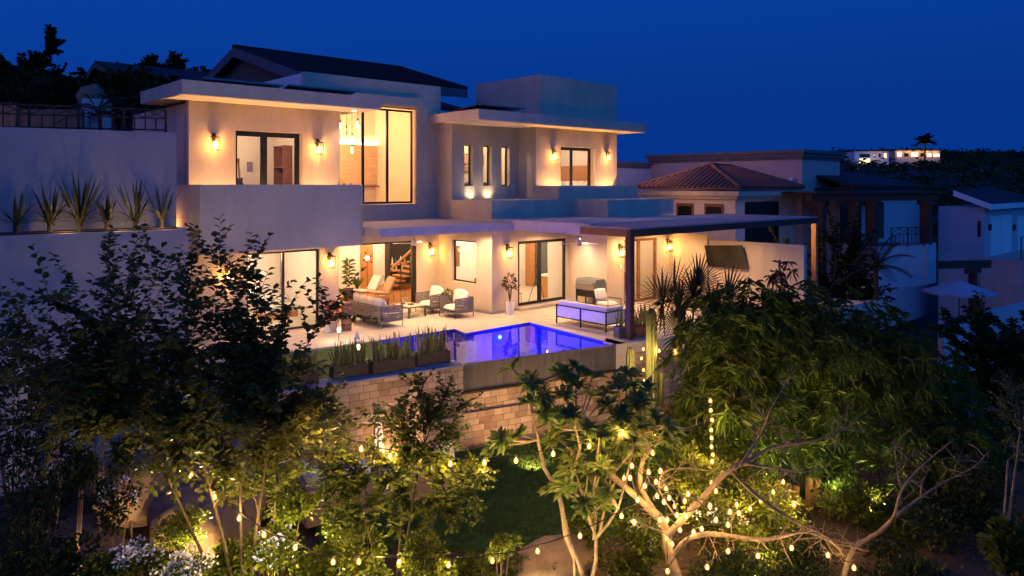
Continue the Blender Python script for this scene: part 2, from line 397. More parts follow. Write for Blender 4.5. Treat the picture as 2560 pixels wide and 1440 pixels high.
S.view_settings.view_transform = 'Standard'; S.view_settings.look = 'None'; S.view_settings.exposure = 1.2; S.view_settings.gamma = 1
S.render.engine = 'CYCLES'
cy = S.cycles; cy.use_denoising = True; cy.max_bounces = 6; cy.diffuse_bounces = 3; cy.glossy_bounces = 3; cy.transparent_max_bounces = 12
cy.transmission_bounces = 4; cy.sample_clamp_indirect = 2.5; cy.sample_clamp_direct = 0; cy.use_light_tree = True
cy.caustics_reflective = False; cy.caustics_refractive = False
random.seed(7)
# ================================================================== GROUND
def terrain(name, x0, x1, y0, y1, n, fn, m, label):
    mb = MB(); V = []; F = []
    for j in range(n+1):
        for i in range(n+1):
            x = x0+(x1-x0)*i/n; y = y0+(y1-y0)*j/n; V.append((x, y, fn(x, y)))
    for j in range(n):
        for i in range(n):
            a = j*(n+1)+i; F.append((a, a+1, a+n+2, a+n+1))
    mb.add(V, F); return struct(name, mb, m, label, 'ground', smooth=True)
from mathutils import noise
def fbm(x, y, s): return noise.fractal(Vector((x*s, y*s, 3.1)), .9, 2.1, 5)
mb = MB(); mb.add([(-3000, -3000, -4.6), (3000, -3000, -4.6), (3000, 3000, -4.6), (-3000, 3000, -4.6)], [(0, 1, 2, 3)])
struct('ground', mb, 'darkhill', 'dark open ground running out below the houses to the horizon')
GZ = -2.4
def gz(x, y):
    d = x*FW[0]+y*FW[1]; u = x*RT[0]+y*RT[1]
    z = GZ+.05*fbm(x, y, .6)
    if d < 14.2: z += .10*max(0, fbm(x, y, .5))-.12*(14.2-d)
    if u > 9: z -= .12*(u-9)
    return z
V = []; F = []; n = 90                                            # garden earth in view-aligned strips, sloping to the camera and to the right
mb = MB()
for j in range(n+1):
    for i in range(n+1):
        d = 5+27*j/n; u = -16+40*i/n
        x = FW[0]*d+RT[0]*u; y = FW[1]*d+RT[1]*u; V.append((x, y, gz(x, y)))
for j in range(n):
    for i in range(n):
        a = j*(n+1)+i; F.append((a, a+1, a+n+2, a+n+1))
mb.add(V, F); struct('garden_ground', mb, 'earth', 'brown garden earth below the stone retaining wall', smooth=True)
# lower lawn sheet
mb = MB(); pts = [P(1160, 0, 14.6), P(1560, 0, 15.2), P(2050, 0, 17.5), P(2050, 0, 24), P(1700, 0, 23.6), P(1300, 0, 20.6), P(900, 0, 18.6), P(760, 0, 17.4), P(800, 0, 14.8)]
mb.prism([(p.x, p.y) for p in pts], GZ-.3, GZ+.09); struct('lawn', mb, 'lawn', 'dark green lawn below the pool wall')
mb = MB()
for a in range(7):
    c = P(330-a*22, 0, 12.4+a*.5); mb.lathe([(.1, -.14), (.62, -.12), (.68, 0), (.6, .05), (0.01, .06)], (c.x, c.y, gz(c.x, c.y)+.05), 9)
struct('garden_path', mb, 'path', 'dim stepping stone path in the bottom left garden', 'path')
# patio with the pool cut out
PL = [PZ(1156, 909, 0), PZ(1540, 860.5, 0), PZ(1323, 805.5, 0), PZ(1165, 833, 0), PZ(1136, 822, 0), PZ(957, 849, 0)]
PL[5].x = 12.45; PL[0].x = 12.45
zP = 0.0
WL0, WL1 = PZ(640, 986.5, 0), PZ(1158, 909.5, 0)       # cap line of the left stone wall
W_R = PZ(1566, 858, 0)
mb = MB()
far = 24.6
mb.prism([(7.0, 20.4), (12.5, PL[5].y), (PL[4].x, PL[4].y), (PL[3].x, PL[3].y), (PL[2].x, PL[2].y), (PL[2].x, far), (7.0, far)], -.3, zP)
mb.prism([(PL[2].x, PL[2].y), (PL[1].x, PL[1].y), (W_R.x, W_R.y), (19.2, 13.95), (31.5, 13.3), (31.5, far), (PL[2].x, far)], -.3, zP)
struct('patio', mb, 'patio', 'pale stone patio paving round the pool', 'patio')
mb = MB(); mb.prism([(WL0.x+.05, WL0.y+.5), (WL1.x-.05, WL1.y+.25), (12.44, PL[5].y), (7.0, 20.39), (WL0.x+.05, 20.39)], -.5, -.05)
struct('terrace_lawn', mb, 'lawn', 'small lawn on the terrace behind the snake plant planters')

# ================================================================== POOL
pool = thing('swimming_pool', 'infinity swimming pool glowing deep blue in front of the villa', 'pool', (15, 17, 0))
mb = MB(); poly = [(p.x, p.y) for p in PL]
mb.add([(x, y, -1.35) for x, y in poly], [tuple(range(len(poly)))])
for i in range(1, len(poly)):
    a, b = poly[i], poly[(i+1) % len(poly)]
    mb.add([(a[0], a[1], -1.35), (b[0], b[1], -1.35), (b[0], b[1], -.302), (a[0], a[1], -.302)], [(0, 1, 2, 3)])
mb.build('basin', 'pooltile', pool)
mb = MB()                                              # blue mosaic band at the waterline, and coping lip
for i in range(1, len(poly)):
    a, b = Vector(poly[i]), Vector(poly[(i+1) % len(poly)]); nrm = (b-a).normalized(); nrm = Vector((-nrm.y, nrm.x))*.012
    mb.slab([(a.x, a.y, -.3), (b.x, b.y, -.3), (b.x, b.y, -.004), (a.x, a.y, -.004)], (nrm.x, nrm.y, 0))
mb.build('waterline_tile', mat('waterline_mosaic', (.015, .05, .28), .35, .3, 30), pool)
sd = (PL[1]-PL[0]); sd.z = 0; sd.normalize(); sn = Vector((sd.y, -sd.x, 0))     # along and out of the spill wall
a, b = PL[0].copy(), PL[1].copy(); a.z = b.z = 0
mb = MB(); mb.slab([a+Vector((0, 0, -.75)), b+Vector((0, 0, -.75)), b+Vector((0, 0, -.055)), a+Vector((0, 0, -.055))], -sn*.2+Vector((0, 0, 0)))
mb.build('spill_wall', 'concrete', pool)
c = PZ(1566, 858, 0); mb = MB(); mb.prism([(b.x+.003, b.y), (c.x, c.y), (c.x+.15, c.y+.9), (b.x+.003, b.y+.5)], -.78, .0); mb.build('end_pillar', 'stucco', pool)
mb = MB(); mb.lathe([(.001, 0), (.055, 0), (.06, .015), (.04, .03), (.001, .035)], (0, 0, 0), 14)
o = mb.build('underwater_light', 'poolled', pool, world=False)
lp = PY(1247, 846, PL[2].y-.03); lp = Vector((PL[3].x+1.45, PL[2].y-.03, -.32)); o.location = lp-Vector((15, 17, 0)); o.rotation_euler = (rad(90), 0, 0)
# water surface
mw = bpy.data.materials.new('pool_water'); mw.use_nodes = True; nt = mw.node_tree; nt.nodes.remove(nt.nodes['Principled BSDF'])
t = N(nt, 'ShaderNodeBsdfTransparent'); t.inputs[0].default_value = (.03, .12, 1, 1)
g = N(nt, 'ShaderNodeBsdfGlossy'); g.inputs['Roughness'].default_value = .012; f = N(nt, 'ShaderNodeFresnel'); f.inputs[0].default_value = 1.30
nz = N(nt, 'ShaderNodeTexNoise'); nz.inputs['Scale'].default_value = 2.6; nz.inputs['Detail'].default_value = 2
tc = N(nt, 'ShaderNodeTexCoord'); nt.links.new(tc.outputs['Object'], nz.inputs['Vector'])
bp = N(nt, 'ShaderNodeBump'); bp.inputs['Strength'].default_value = .05; bp.inputs['Distance'].default_value = .05; nt.links.new(nz.outputs['Fac'], bp.inputs['Height'])
nt.links.new(bp.outputs[0], g.inputs['Normal']); nt.links.new(bp.outputs[0], f.inputs['Normal'])
mx = N(nt, 'ShaderNodeMixShader'); nt.links.new(f.outputs[0], mx.inputs[0]); nt.links.new(t.outputs[0], mx.inputs[1]); nt.links.new(g.outputs[0], mx.inputs[2])
nt.links.new(mx.outputs[0], nt.nodes['Material Output'].inputs[0])
mb = MB(); mb.add([(x, y, -.06) for x, y in poly], [tuple(range(len(poly)))])
struct('water', mb, mw, 'still blue lit pool water mirroring the villa', 'water')
BL = (.01, .025, 1)
point((lp.x, lp.y-.25, -.45), 130, BL, .08)
point((14.2, 16.2, -.6), 85, BL, .1); point((16.9, 15.3, -.5), 30, (.02, .012, 1), .1); point((13.2, 18.8, -.5), 22, (.02, .16, 1), .1)

# ================================================================== RETAINING WALLS
t = thing('retaining_wall', 'sandstone block retaining wall standing under the black snake plant planters', 'wall', WL1)
d0 = (WL1-WL0).normalized(); n0 = Vector((d0.y, -d0.x, 0))
def wallrun(t, a, b, zb, zt, th, m, capm=None, cap=.06, name='masonry'):
    d = (b-a); d.z = 0; d.normalize(); nn = Vector((d.y, -d.x, 0))
    mb = MB(); mb.slab([Vector((a.x, a.y, zb)), Vector((b.x, b.y, zb)), Vector((b.x, b.y, zt)), Vector((a.x, a.y, zt))], -nn*th); mb.build(name, m, t)
    if capm:
        mb = MB(); a2, b2 = a+nn*.04-d*.0, b+nn*.04
        mb.slab([Vector((a2.x, a2.y, zt+.002)), Vector((b2.x, b2.y, zt+.002)), Vector((b2.x, b2.y, zt+cap)), Vector((a2.x, a2.y, zt+cap))], -nn*(th+.08)); mb.build('coping', capm, t)
wallrun(t, WL0, WL1, -3.2, -.07, .55, 'stone', 'stucco_grey')
t = thing('retaining_wall', 'stucco return wall closing the raised terrace behind the big tree', 'wall', WL0)
mb = MB(); mb.box(WL0.x-.25, WL0.x-.003, WL0.y+.02, 20.69, -3.4, -.01); mb.build('masonry', 'stucco_grey', t)
t = thing('retaining_wall', 'sandstone block retaining wall under the concrete pool spillway', 'wall', a)
wallrun(t, a-sn*.12+sd*.05, b-sn*.12+sd*.42, -3.4, -.80, .4, 'stone')
mb = MB(); mb.slab([a+Vector((0, 0, -.8))+sn*.10, b+Vector((0, 0, -.8))+sn*.10+sd*.4, b+Vector((0, 0, -.752))+sn*.10+sd*.4, a+Vector((0, 0, -.752))+sn*.10], -sn*.45); mb.build('drip_channel', 'dark', t)
t = thing('retaining_wall', 'sandstone retaining wall behind the tall cactus columns beside the pool', 'wall', c)
e1 = Vector((19.4, 13.9, 0)); e2 = Vector((32, 12.4, 0))
wallrun(t, Vector((c.x+.01, c.y-.02, 0)), e1, -3.6, -.30, .35, 'stone', 'stucco', .312)
wallrun(t, e1+Vector((.01, 0, 0)), e2, -4.4, -.30, .35, 'stone', 'stucco', .312)

# tall stucco retaining wall on the left, with a curved planter wall in front of it
YT = 22.0
xa = PY(441, 332, YT).x
t = thing('retaining_wall', 'tall plain grey stucco retaining wall left of the villa', 'wall', (xa, YT, 0))
mb = MB(); zr = PY(441, 332, YT).z
mb.slab([(-14, YT, -4), (xa, YT, -4), (xa, YT, zr), (-14, YT, zr-.25)], (0, .4, 0)); mb.build('masonry', 'stucco_grey', t)
YL = 20.7
pr_ = PY(485, 572, YL); zt = pr_.z
t = thing('planter_wall', 'curved ended grey stucco planter wall holding the spiky yuccas', 'wall', (pr_.x, YL, 0))
mb = MB()
arc = [(pr_.x-.45+.45*math.sin(rad(k)), YL+.45-.45*math.cos(rad(k))) for k in range(0, 91, 15)]
mb.prism([(-14, YL), *arc, (pr_.x, YT-.003), (-14, YT-.003)], -4, zt); mb.build('masonry', 'stucco_grey', t)
mb = MB(); mb.prism([(-14, YL+.22), (pr_.x-.5, YL+.22), (pr_.x-.25, YL+.5), (pr_.x-.25, YT-.1), (-14, YT-.1)], zt+.002, zt+.03); mb.build('soil', 'earth', t)

# ================================================================== THE VILLA
villa = thing('villa', 'two storey modern stucco villa with lit windows, flat canopies and a roof tower', 'house', (8, 22.9, 0))
def vb(name, m, bevel=0, **k):
    return lambda mb: mb.build(name, m, villa, bevel=bevel)
def wall(mb, m='stucco', name='wall'): return mb.build(name, m, villa)

YU = 22.9
XUL, XUR = PY(472, 460, YU).x, PY(850, 460, YU).x            # left block
ZS = PY(472, 249, YU).z                                       # soffit of the flat roofs
YPf = 21.5                                                    # balcony parapet plane
XPL, XPR = PY(500, 461, YPf).x, PY(907, 461, YPf).x
ZPB = PY(908, 612, YPf).z; ZPT = 4.83
YG = 24.07                                                    # recessed ground floor wall
XK = 18.05; YK = 20.81
ZA = 3.12; ZAT = 3.41
sc = (ZS-4.8)/(7.44-4.8)
YC = 25.85*sc; YS = 24.75*sc; XS = PY(1129, 400, YS).x; YB = 23.65*sc; XBL = 23.1*sc; XBR = PY(1542, 330, YB).x
print('SC', sc, ZS, XUL, XUR, YC, YS, XS, YB, XBL, XBR, XPL, XPR, ZPB)

def window(x0, x1, z0, z1, y, muls=(), fr=.06, name='window', axis='x', depth=.07, rails=(), th=.0, parent=None, fmat='black', glass=True):
    """framed glazing: frame with its pane as sub-part"""
    mb = MB()
    def bx(a0, a1, c0, c1, d=0):
        if axis == 'x': mb.box(a0, a1, y-d, y+depth+d, c0, c1)
        else: mb.box(y-d, y+depth+d, a0, a1, c0, c1)
    bx(x0, x0+fr, z0, z1); bx(x1-fr, x1, z0, z1); bx(x0+fr, x1-fr, z0, z0+fr); bx(x0+fr, x1-fr, z1-fr, z1)
    for m_ in muls:
        w = fr*.6 if not isinstance(m_, tuple) else m_[1]; c_ = m_ if not isinstance(m_, tuple) else m_[0]
        bx(c_-w, c_+w, z0+fr, z1-fr, -.004)
    o = mb.build(name, fmat, parent or villa)
    if glass:
        mb = MB(); yy = y+depth*.5
        pts = [(x0+fr, yy, z0+fr), (x1-fr, yy, z0+fr), (x1-fr, yy, z1-fr), (x0+fr, yy, z1-fr)]
        if axis != 'x': pts = [(p[1], p[0], p[2]) for p in pts][::-1]
        mb.add(pts, [(0, 1, 2, 3)]); mb.build('pane', 'glass', o)
    return o
def room(x0, x1, y0, y1, z0, z1, fl='woodfloor', th=.08, wallm='inwall', front=False):
    mb = MB(); mb.box(x0-th, x1+th, y1, y1+th, z0, z1); mb.box(x0-th, x0, y0, y1, z0, z1); mb.box(x1, x1+th, y0, y1, z0, z1); mb.build('interior_wall', wallm, villa)
    mb = MB(); mb.box(x0-th, x1+th, y0, y1+th, z0-.12, z0-.001); mb.build('interior_floor', fl, villa)
    mb = MB(); mb.box(x0-th, x1+th, y0, y1+th, z1+.001, z1+.1); mb.build('interior_ceiling', 'inceil', villa)
WARM = (1, .60, .30); WHT = (1, .68, .42)
def downlight(x, y, z, power, col=WARM, ang=125, lamp=True):
    """recessed ceiling fitting and its light"""
    t = thing('downlight', 'DL', 'ceiling light', (x, y, z), 0, 'recessed downlights in the ceilings')
    mb = MB(); mb.lathe([(.045, -.012), (.07, -.012), (.07, -.001), (.045, -.001)], (x, y, z), 14); mb.build('trim_ring', 'white', t)
    mb = MB(); mb.lathe([(.001, -.006), (.044, -.006), (.044, -.002), (.001, -.002)], (x, y, z), 12); mb.build('diffuser', 'downl', t)
    if power: spot((x, y, z-.03), (x, y, 0), power, col, ang, .5, .05)
    return t

# ---- left block, ground floor
zsw = 2.82
X0l, X1l = PY(617, 630, YU).x, PY(800, 622, YU).x
mb = MB(); mb.gridwall('x', XUL, XUR-.05, -.3, zsw, YU, YU+.25, [(X0l, X1l, .03, 2.66)]); wall(mb)
mb = MB(); mb.box(XUL, XUL+.25, YU+.25, 28.5, -.3, 7.3); wall(mb)
mb = MB(); mb.box(XUR-.30, XUR-.05, YU+.25, YG+.2, 0, zsw); wall(mb)
window(X0l, X1l, .03, 2.66, YU+.1, [X0l+(X1l-X0l)*.5], .07, 'sliding_window')
room(XUL+.34, XUR-.4, YU+.26, 26.6, .03, 2.72, 'patio')
# balcony: parapet, floor, returns
mb = MB(); mb.box(XPL, XPR, YPf, YPf+.18, ZPB, ZPT); mb.box(XPL, XPL+.18, YPf+.18, 24.6, ZPB, ZPT); mb.box(XPR-.18, XPR, YPf+.18, YC-.003, ZPB, ZPT)
mb.build('balcony_parapet', 'stucco', villa)
mb = MB(); mb.box(XPL+.18, XPR-.18, YPf+.18, YU-.003, ZPB+.004, 3.7); mb.build('balcony_floor', 'patio', villa)
# ---- left block, upper floor
dx0, dx1, dxr = PY(589, 325, YU).x, PY(741, 332, YU).x, PY(756, 330, YU).x
zd = PY(589, 325, YU).z
mb = MB(); mb.gridwall('x', XUL, XUR, 3.7, ZS, YU, YU+.3, [(dx0, dxr, 3.75, zd)]); wall(mb)
mb = MB(); mb.box(XUR-.3, XUR, YU+.3, YC, 3.7, ZS); wall(mb)
dm = PY(660, 400, YU+.22).x
window(dx0-.02, dxr, 3.75, zd-.0, YU+.22, [(dm, .11)], .16, 'sliding_door')
room(XUL+.34, XUR-.4, YU+.31, 27.2, 3.75, 7.2, 'woodfloor')
# roof canopy over the left block
XCL, YCF = PZ(455, 233, ZS).x, PZ(455, 233, ZS).y
ZCT = P(455, 198, (Vector((XCL, YCF, 0)).x*FW[0]+YCF*FW[1])).z
XCR = PY(952, 274, YCF).x
mb = MB(); mb.box(XCL, XCR, YCF, YC-.003, ZS+.003, ZCT); mb.build('roof_canopy', 'stucco', villa)
mb = MB(); mb.box(XCL+.03, XCR-.03, YCF+.03, YU-.01, ZS-.02, ZS+.002); mb.build('soffit', 'soffit', villa)
print('CAN', XCL, YCF, ZCT, XCR)
# ---- middle: stair hall wall with tall window
wx0, wx1 = 13.2, PY(1036, 508, YC).x; wm1, wm2 = PY(912, 400, YC).x, PY(973, 400, YC).x
wz0, wz1 = PY(1036, 508, YC).z, PY(1036, 277, YC).z
mb = MB(); mb.gridwall('x', XPR-.2, XS+.25, ZAT-.2, 9.0, YC, YC+.25, [(wx0, wx1+.12, wz0-.02, wz1+.05)]); wall(mb)
window(wx0, wx1, wz0, wz1, YC+.12, [(wm1, .05), (wm2, .05), (2*wm1-wm2, .05)], .08, 'hall_window')
hz = PY(1059, 270, YC-.45).z
mb = MB(); mb.box(XCR+.003, PY(1059, 270, YC-.45).x, YC-.45, YC-.003, hz, hz+.36); mb.build('shutter_box', 'stucco', villa)
room(XUR+.05, 18.5, YC+.26, 29.6, 3.45, 8.9, 'woodfloor')
# ---- middle: slit window wall
holes = []
for (l, r_) in ((1161, 1183), (1208, 1229), (1254, 1274)): holes.append((PY(l, 400, YS).x, PY(r_, 400, YS).x, 4.79, 6.52))
mb = MB(); mb.gridwall('x', XS, XBL, 3.3, ZS, YS, YS+.28, holes); wall(mb)
for h in holes: window(h[0], h[1], h[2], h[3], YS+.2, [], .05, 'slit_window')
mb = MB(); mb.box(XS, XS+.25, YS+.28, YC-.003, 3.3, ZS); wall(mb)
room(XS+.3, XBL-.05, YS+.3, 26.6, 4.1, 7.25, 'woodfloor')
# ---- right block
bx0, bx1, bxr = PY(1402, 368, YB).x, PY(1470, 371, YB+.3).x, PY(1488, 370, YB).x; bz = PY(1402, 366, YB).z
mb = MB(); mb.gridwall('x', XBL, XBR, 4.1, ZS, YB, YB+.4, [(bx0, bxr, 4.22, bz)]); wall(mb)
mb = MB(); mb.box(XBL, XBL+.25, YB+.4, YS-.003, 4.1, ZS); wall(mb)
mb = MB(); mb.box(XBR-.25, XBR, YB+.4, 27, 3, ZS); wall(mb)
window(bx0-.25, bxr, 4.22, bz, YB+.3, [(PY(1429, 400, YB+.3).x, .07)], .14, 'sliding_door')
room(XBL+.3, XBR-.3, YB+.41, 26.8, 4.22, 7.15, 'woodfloor')
XR0, YR0 = PZ(1197, 297.5, ZS).x, PZ(1197, 297.5, ZS).y; XR1 = PY(1616, 327, YR0).x
zrt = ZCT+.01
mb = MB(); mb.box(XR0, XR1, YR0, YC-.003, ZS+.003, zrt); mb.build('roof_canopy', 'stucco', villa)
mb = MB(); mb.box(XR0+.03, XR1-.03, YR0+.03, YS-.01, ZS-.02, ZS+.002); mb.build('soffit', 'soffit', villa)
ty = YB+.06; tx0, tx1 = PY(1349, 186, ty).x, PY(1542, 208, ty).x; tz = PY(1349, 186, ty).z
mb = MB(); mb.box(tx0, tx1, ty, PX(1190, 212, tx0).y, zrt+.003, tz); mb.build('roof_tower', 'stucco', villa)
# parapets and stepped ledges on the right
ZL = 4.22
ypr = PX(1397, 495, XBL).y; xpr1 = PY(1593, 464, ypr).x
ylg = PX(1229, 500, XS).y; x2 = PY(1430, 497, ylg).x; y2 = PX(1519, 497, x2).y; x3 = PY(1684, 496, y2).x
ypr = max(ypr, ylg+.05)
mb = MB(); mb.box(XBL, xpr1, ypr, ypr+.18, ZL+.003, 4.80); mb.box(XBL, XBL+.18, ypr+.18, YB-.003, ZL+.003, 4.80); mb.box(xpr1-.18, xpr1, ypr+.18, YB+.6, ZL+.003, 4.8)
mb.build('balcony_parapet', 'stucco', villa)
mb = MB(); mb.box(XS, max(x3, XBR), ylg, YS-.003, ZAT-.2, ZL); mb.build('roof_ledge', 'stucco', villa)
mb = MB(); mb.box(x2, x3, y2, ylg-.003, ZAT-.2, ZL-.004); mb.build('roof_ledge', 'stucco', villa)
# ---- lower slabs
YA = 20.5
mb = MB(); mb.prism([(XPR+.01, YA), (18.75, YA), (18.75, YC-.003), (XPR+.01, YC-.003)], ZA, ZAT); mb.build('patio_canopy', 'roofscreed', villa)
mb = MB(); mb.box(18.753, 26.7, 16.55, ylg+.5, ZA+.004, ZAT+.10); mb.build('patio_canopy', 'roofscreed', villa)
# ---- ground floor walls round the patio
lx0, lx1 = XUR-.05, PY(1041, 680, YG).x
mb = MB(); mb.gridwall('x', lx0, XK, -.3, ZA-.003, YG, YG+.2, [(lx0-.01, lx1, .0, 2.64)]); wall(mb)
mb = MB(); sx0, sx1 = PX(1191, 650, XK).y, PX(1128, 650, XK).y
mb.gridwall('y', YK, YG-.003, -.3, ZA-.003, XK, XK+.25, [(sx0, sx1, 1.03, 2.67)]); wall(mb)
window(sx0, sx1, 1.03, 2.67, XK+.14, [], .06, 'square_window', axis='y')
mb = MB(); xw = 22.29; gx0, gx1 = PY(1295, 604, YK).x, PY(1415, 596, YK).x
mb.gridwall('x', XK+.25, xw-.003, -.3, ZA-.003, YK, YK+.22, [(gx0, gx1, .16, 2.65)]); wall(mb)
gm = PY(1351, 680, YK).x
window(gx0, gx1, .16, 2.65, YK+.04, [(gm, .09)], .11, 'sliding_door')
mb = MB(); y3 = 18.83; mb.box(xw, xw+.22, y3+.22, YK+.22, -.3, ZA-.003); wall(mb)
kx0, kx1 = PY(1560, 600, y3).x, PY(1643, 593, y3).x; xe = PY(1682, 700, y3).x
mb = MB(); mb.gridwall('x', xw, xe, -.3, ZA-.003, y3, y3+.22, [(kx0, kx1, .05, 2.62)]); wall(mb)
window(kx0, kx1, .05, 2.62, y3+.05, [(PY(1600, 680, y3).x, .08)], .10, 'timber_door', fmat='wooddk')
mb = MB(); mb.box(xe, xe+.22, 17.14, y3+.22, -.3, 2.78); wall(mb)
mb = MB(); mb.box(lx1, XK-.012, YG-.014, YG-.001, 0.002, .1); mb.box(XK-.014, XK-.001, YK, YG-.02, .002, .1); mb.box(XK, gx0, YK-.014, YK-.001, .002, .1); mb.box(xw-.014, xw-.001, y3, YK-.02, .002, .1); mb.build('skirting', 'stucco_grey', villa)
mb = MB(); mb.box(gx0-.1, xw-.02, YK-.25, YK-.015, 0.002, .12); mb.build('door_step', 'patio', villa)
def lroom(x0, x1, x2, y0, y1, y2, z0, z1, fl, th=.08, left=True):        # room that widens to the right behind the neighbouring one
    mb = MB(); mb.box(x0-th, x2+th, y2, y2+th, z0, z1); mb.box(x0-th, x0, y0 if left else y0+3.3, y2, z0, z1); mb.box(x1, x1+th, y0, y1-th, z0, z1); mb.box(x1, x2, y1-th, y1, z0, z1); mb.box(x2, x2+th, y1-th, y2, z0, z1); mb.build('interior_wall', 'inwall', villa)
    P_ = [(x0-th, y0), (x1+.04, y0), (x1+.04, y1-.04), (x2+.04, y1-.04), (x2+.04, y2+.04), (x0-th, y2+.04)]
    mb = MB(); mb.prism(P_, z0-.12, z0-.001); mb.build('interior_floor', fl, villa)
    mb = MB(); mb.prism(P_, z1+.001, z1+.1); mb.build('interior_ceiling', 'inceil', villa)
lroom(lx0+.1, 17.9, 21.6, YG+.21, 25.85, 30.5, .02, 3.05, 'woodfloor')
lroom(XK+.3, xw-.1, 26.3, YK+.23, 22.0, 25.6, .02, 2.95, 'patio', left=False)
room(xw+.3, xe-.05, y3+.23, 21.8, .02, 2.95, 'patio')
# stacked door leaves, floor threshold
mb = MB(); mb.box(lx1-.16, lx1, YG+.0, YG+.14, .01, 2.63); mb.box(lx0, lx1-.16, YG+.04, YG+.12, 2.58, 2.64); mb.build('folded_door_leaves', 'black', villa)
# gabled tiled roof behind
YE = 27.2
e = PY(735, 178, YE); xg = e.x; rz = PX(584, 122, xg); rr = PY(1006, 171, rz.y); er = PY(1167, 222, YE)
ez = e.z; rzz = rz.z
wy = 2*rz.y-YE
roofm = MB()
top = [(xg, YE, ez), (er.x, YE, ez), (rr.x, rz.y, rzz), (xg, rz.y, rzz)]
roofm.slab(top, (0, 0, .10))
roofm.slab([(xg, rz.y, rzz), (rr.x, rz.y, rzz), (er.x, wy, ez), (xg, wy, ez)], (0, 0, .10))
roofm.slab([(er.x, YE, ez), (er.x, wy, ez), (rr.x, rz.y, rzz)], (0, 0, .10))
ro = roofm.build('tiled_roof', 'tile', villa)
mb = MB(); mb.box(xg-.02, er.x+.02, YE-.03, YE, ez-.36, ez+.03); mb.build('eaves_fascia', 'cornice', ro)
mb = MB()
for sgn in (YE, wy):
    mb.slab([(xg-.03, sgn, ez-.36), (xg-.03, sgn, ez+.06), (xg-.03, rz.y, rzz+.06), (xg-.03, rz.y, rzz-.36)], (.06, 0, 0))
mb.build('barge_board', 'cornice', ro)
mb = MB(); mb.slab([(xg+.5, YE+.5, 9.02), (xg+.5, wy-.5, 9.02), (xg+.5, wy-.5, ez-.1), (xg+.5, rz.y, rzz-.25), (xg+.5, YE+.5, ez-.1)], (.2, 0, 0)); mb.box(xg+.7, er.x-.4, YE+.5, YE+.7, 9.02, ez-.02); mb.build('gable_wall', 'concrete', villa)
mb = MB()
for k in range(2):
    q = PY(1112+k*6, 240, YE+2.5)
mb.slab([(er.x-1.5, YE+1, ez-.9), (er.x+1.6, YE+1, ez-.95), (er.x+1.6, YE+4, ez-.2), (er.x-1.5, YE+4, ez-.15)], (0, 0, .1)); mb.build('tiled_roof', 'tile', villa)
# ridge tiles and courses
mb = MB(); mb.tube([(xg-.05, rz.y, rzz+.12), (rr.x, rz.y, rzz+.12)], .09, 8); mb.tube([(rr.x, rz.y, rzz+.12), (er.x, YE, ez+.12)], .07, 8); mb.build('ridge_tiles', 'tile', ro)
mb = MB(); nn = 34
for k in range(nn):
    x = xg+.1+(er.x-xg-.3)*k/nn; s_ = 1 if x < rr.x else (er.x-x)/(er.x-rr.x)
    mb.tube([(x, YE-.05, ez+.10), (x, YE+(rz.y-YE)*s_*.98, ez+.10+(rzz-ez)*s_*.98)], .055, 5)
mb.build('tile_rolls', 'tile', ro)
# ================================================================== WALL LANTERNS
def lantern_proto(loc, rz, label):
    t = thing('wall_lantern', label, 'lantern', loc, rz, 'iron wall lanterns on the villa')
    mb = MB(); mb.box(-.055, .055, -.018, -.001, -.05, .34); mb.tube([(0, -.018, .27), (0, -.08, .31), (0, -.14, .27)], .012, 6); mb.build('bracket', 'bronze', t, world=False)
    mb = MB()
    for x in (-.1, .1):
        for y in (-.24, -.04): mb.box(x-.007, x+.007, y-.007, y+.007, -.2, .2)
    for z in (-.2, .19):
        mb.box(-.107, .107, -.247, -.233, z, z+.014); mb.box(-.107, .107, -.047, -.033, z, z+.014); mb.box(-.107, -.093, -.233, -.047, z, z+.014); mb.box(.093, .107, -.233, -.047, z, z+.014)
    mb.build('cage', 'bronze', t, world=False)
    mb = MB(); mb.box(-.112, .112, -.252, -.028, .206, .222); mb.lathe([(.03, .222), (.03, .26), (.001, .27)], (0, -.14, 0), 10); mb.build('top_cap', 'bronze', t, world=False)
    mb = MB(); mb.box(-.09, .09, -.23, -.05, -.185, .19); mb.build('glass', 'lampglass', t, world=False)
    mb = MB()
    for k in range(3):
        a = 2.1*k; mb.lathe([(.001, -.13), (.02, -.12), (.026, -.02), (.02, .06), (.001, .075)], (.04*math.cos(a), -.14+.04*math.sin(a), 0), 8)
    mb.build('bulb', 'lbulb', t, world=False, smooth=True)
    return t
LP = 50
lan = None
def lantern(p, rz, label, power=LP):
    global lan
    if lan is None: lan = lantern_proto(p, rz, label); o = lan
    else: o = dup(lan, p, rz, label, 'iron wall lanterns on the villa')
    d = Vector((math.sin(rz), -math.cos(rz), 0))
    point(p+d*.14+Vector((0, 0, -.03)), power, (1, .44, .10), .085)
lantern(PY(534, 360, YU), 0, 'lit iron lantern left of the upper left balcony door')
lantern(PY(793, 372, YU), 0, 'lit iron lantern right of the upper left balcony door')
lantern(PY(1382, 390, YB), 0, 'lit iron lantern left of the bedroom door under the right canopy')
lantern(PY(1516, 393, YB), 0, 'lit iron lantern right of the bedroom door under the right canopy')
lantern(PY(823, 655, YU), 0, 'lit iron lantern on the column between the two ground floor openings')
lantern(PY(1074, 627, YG), 0, 'lit iron lantern above the woven armchairs')
lantern(PY(1267, 632, YK), 0, 'lit iron lantern above the tall white plant pot')
lantern(PY(1548, 630, y3), 0, 'lit iron lantern left of the timber framed kitchen door')
lantern(PY(1668, 616, y3), 0, 'lit iron lantern right of the timber framed kitchen door')
lantern(PY(566, 690, YU), 0, 'lit iron lantern half hidden behind the tall garden tree')
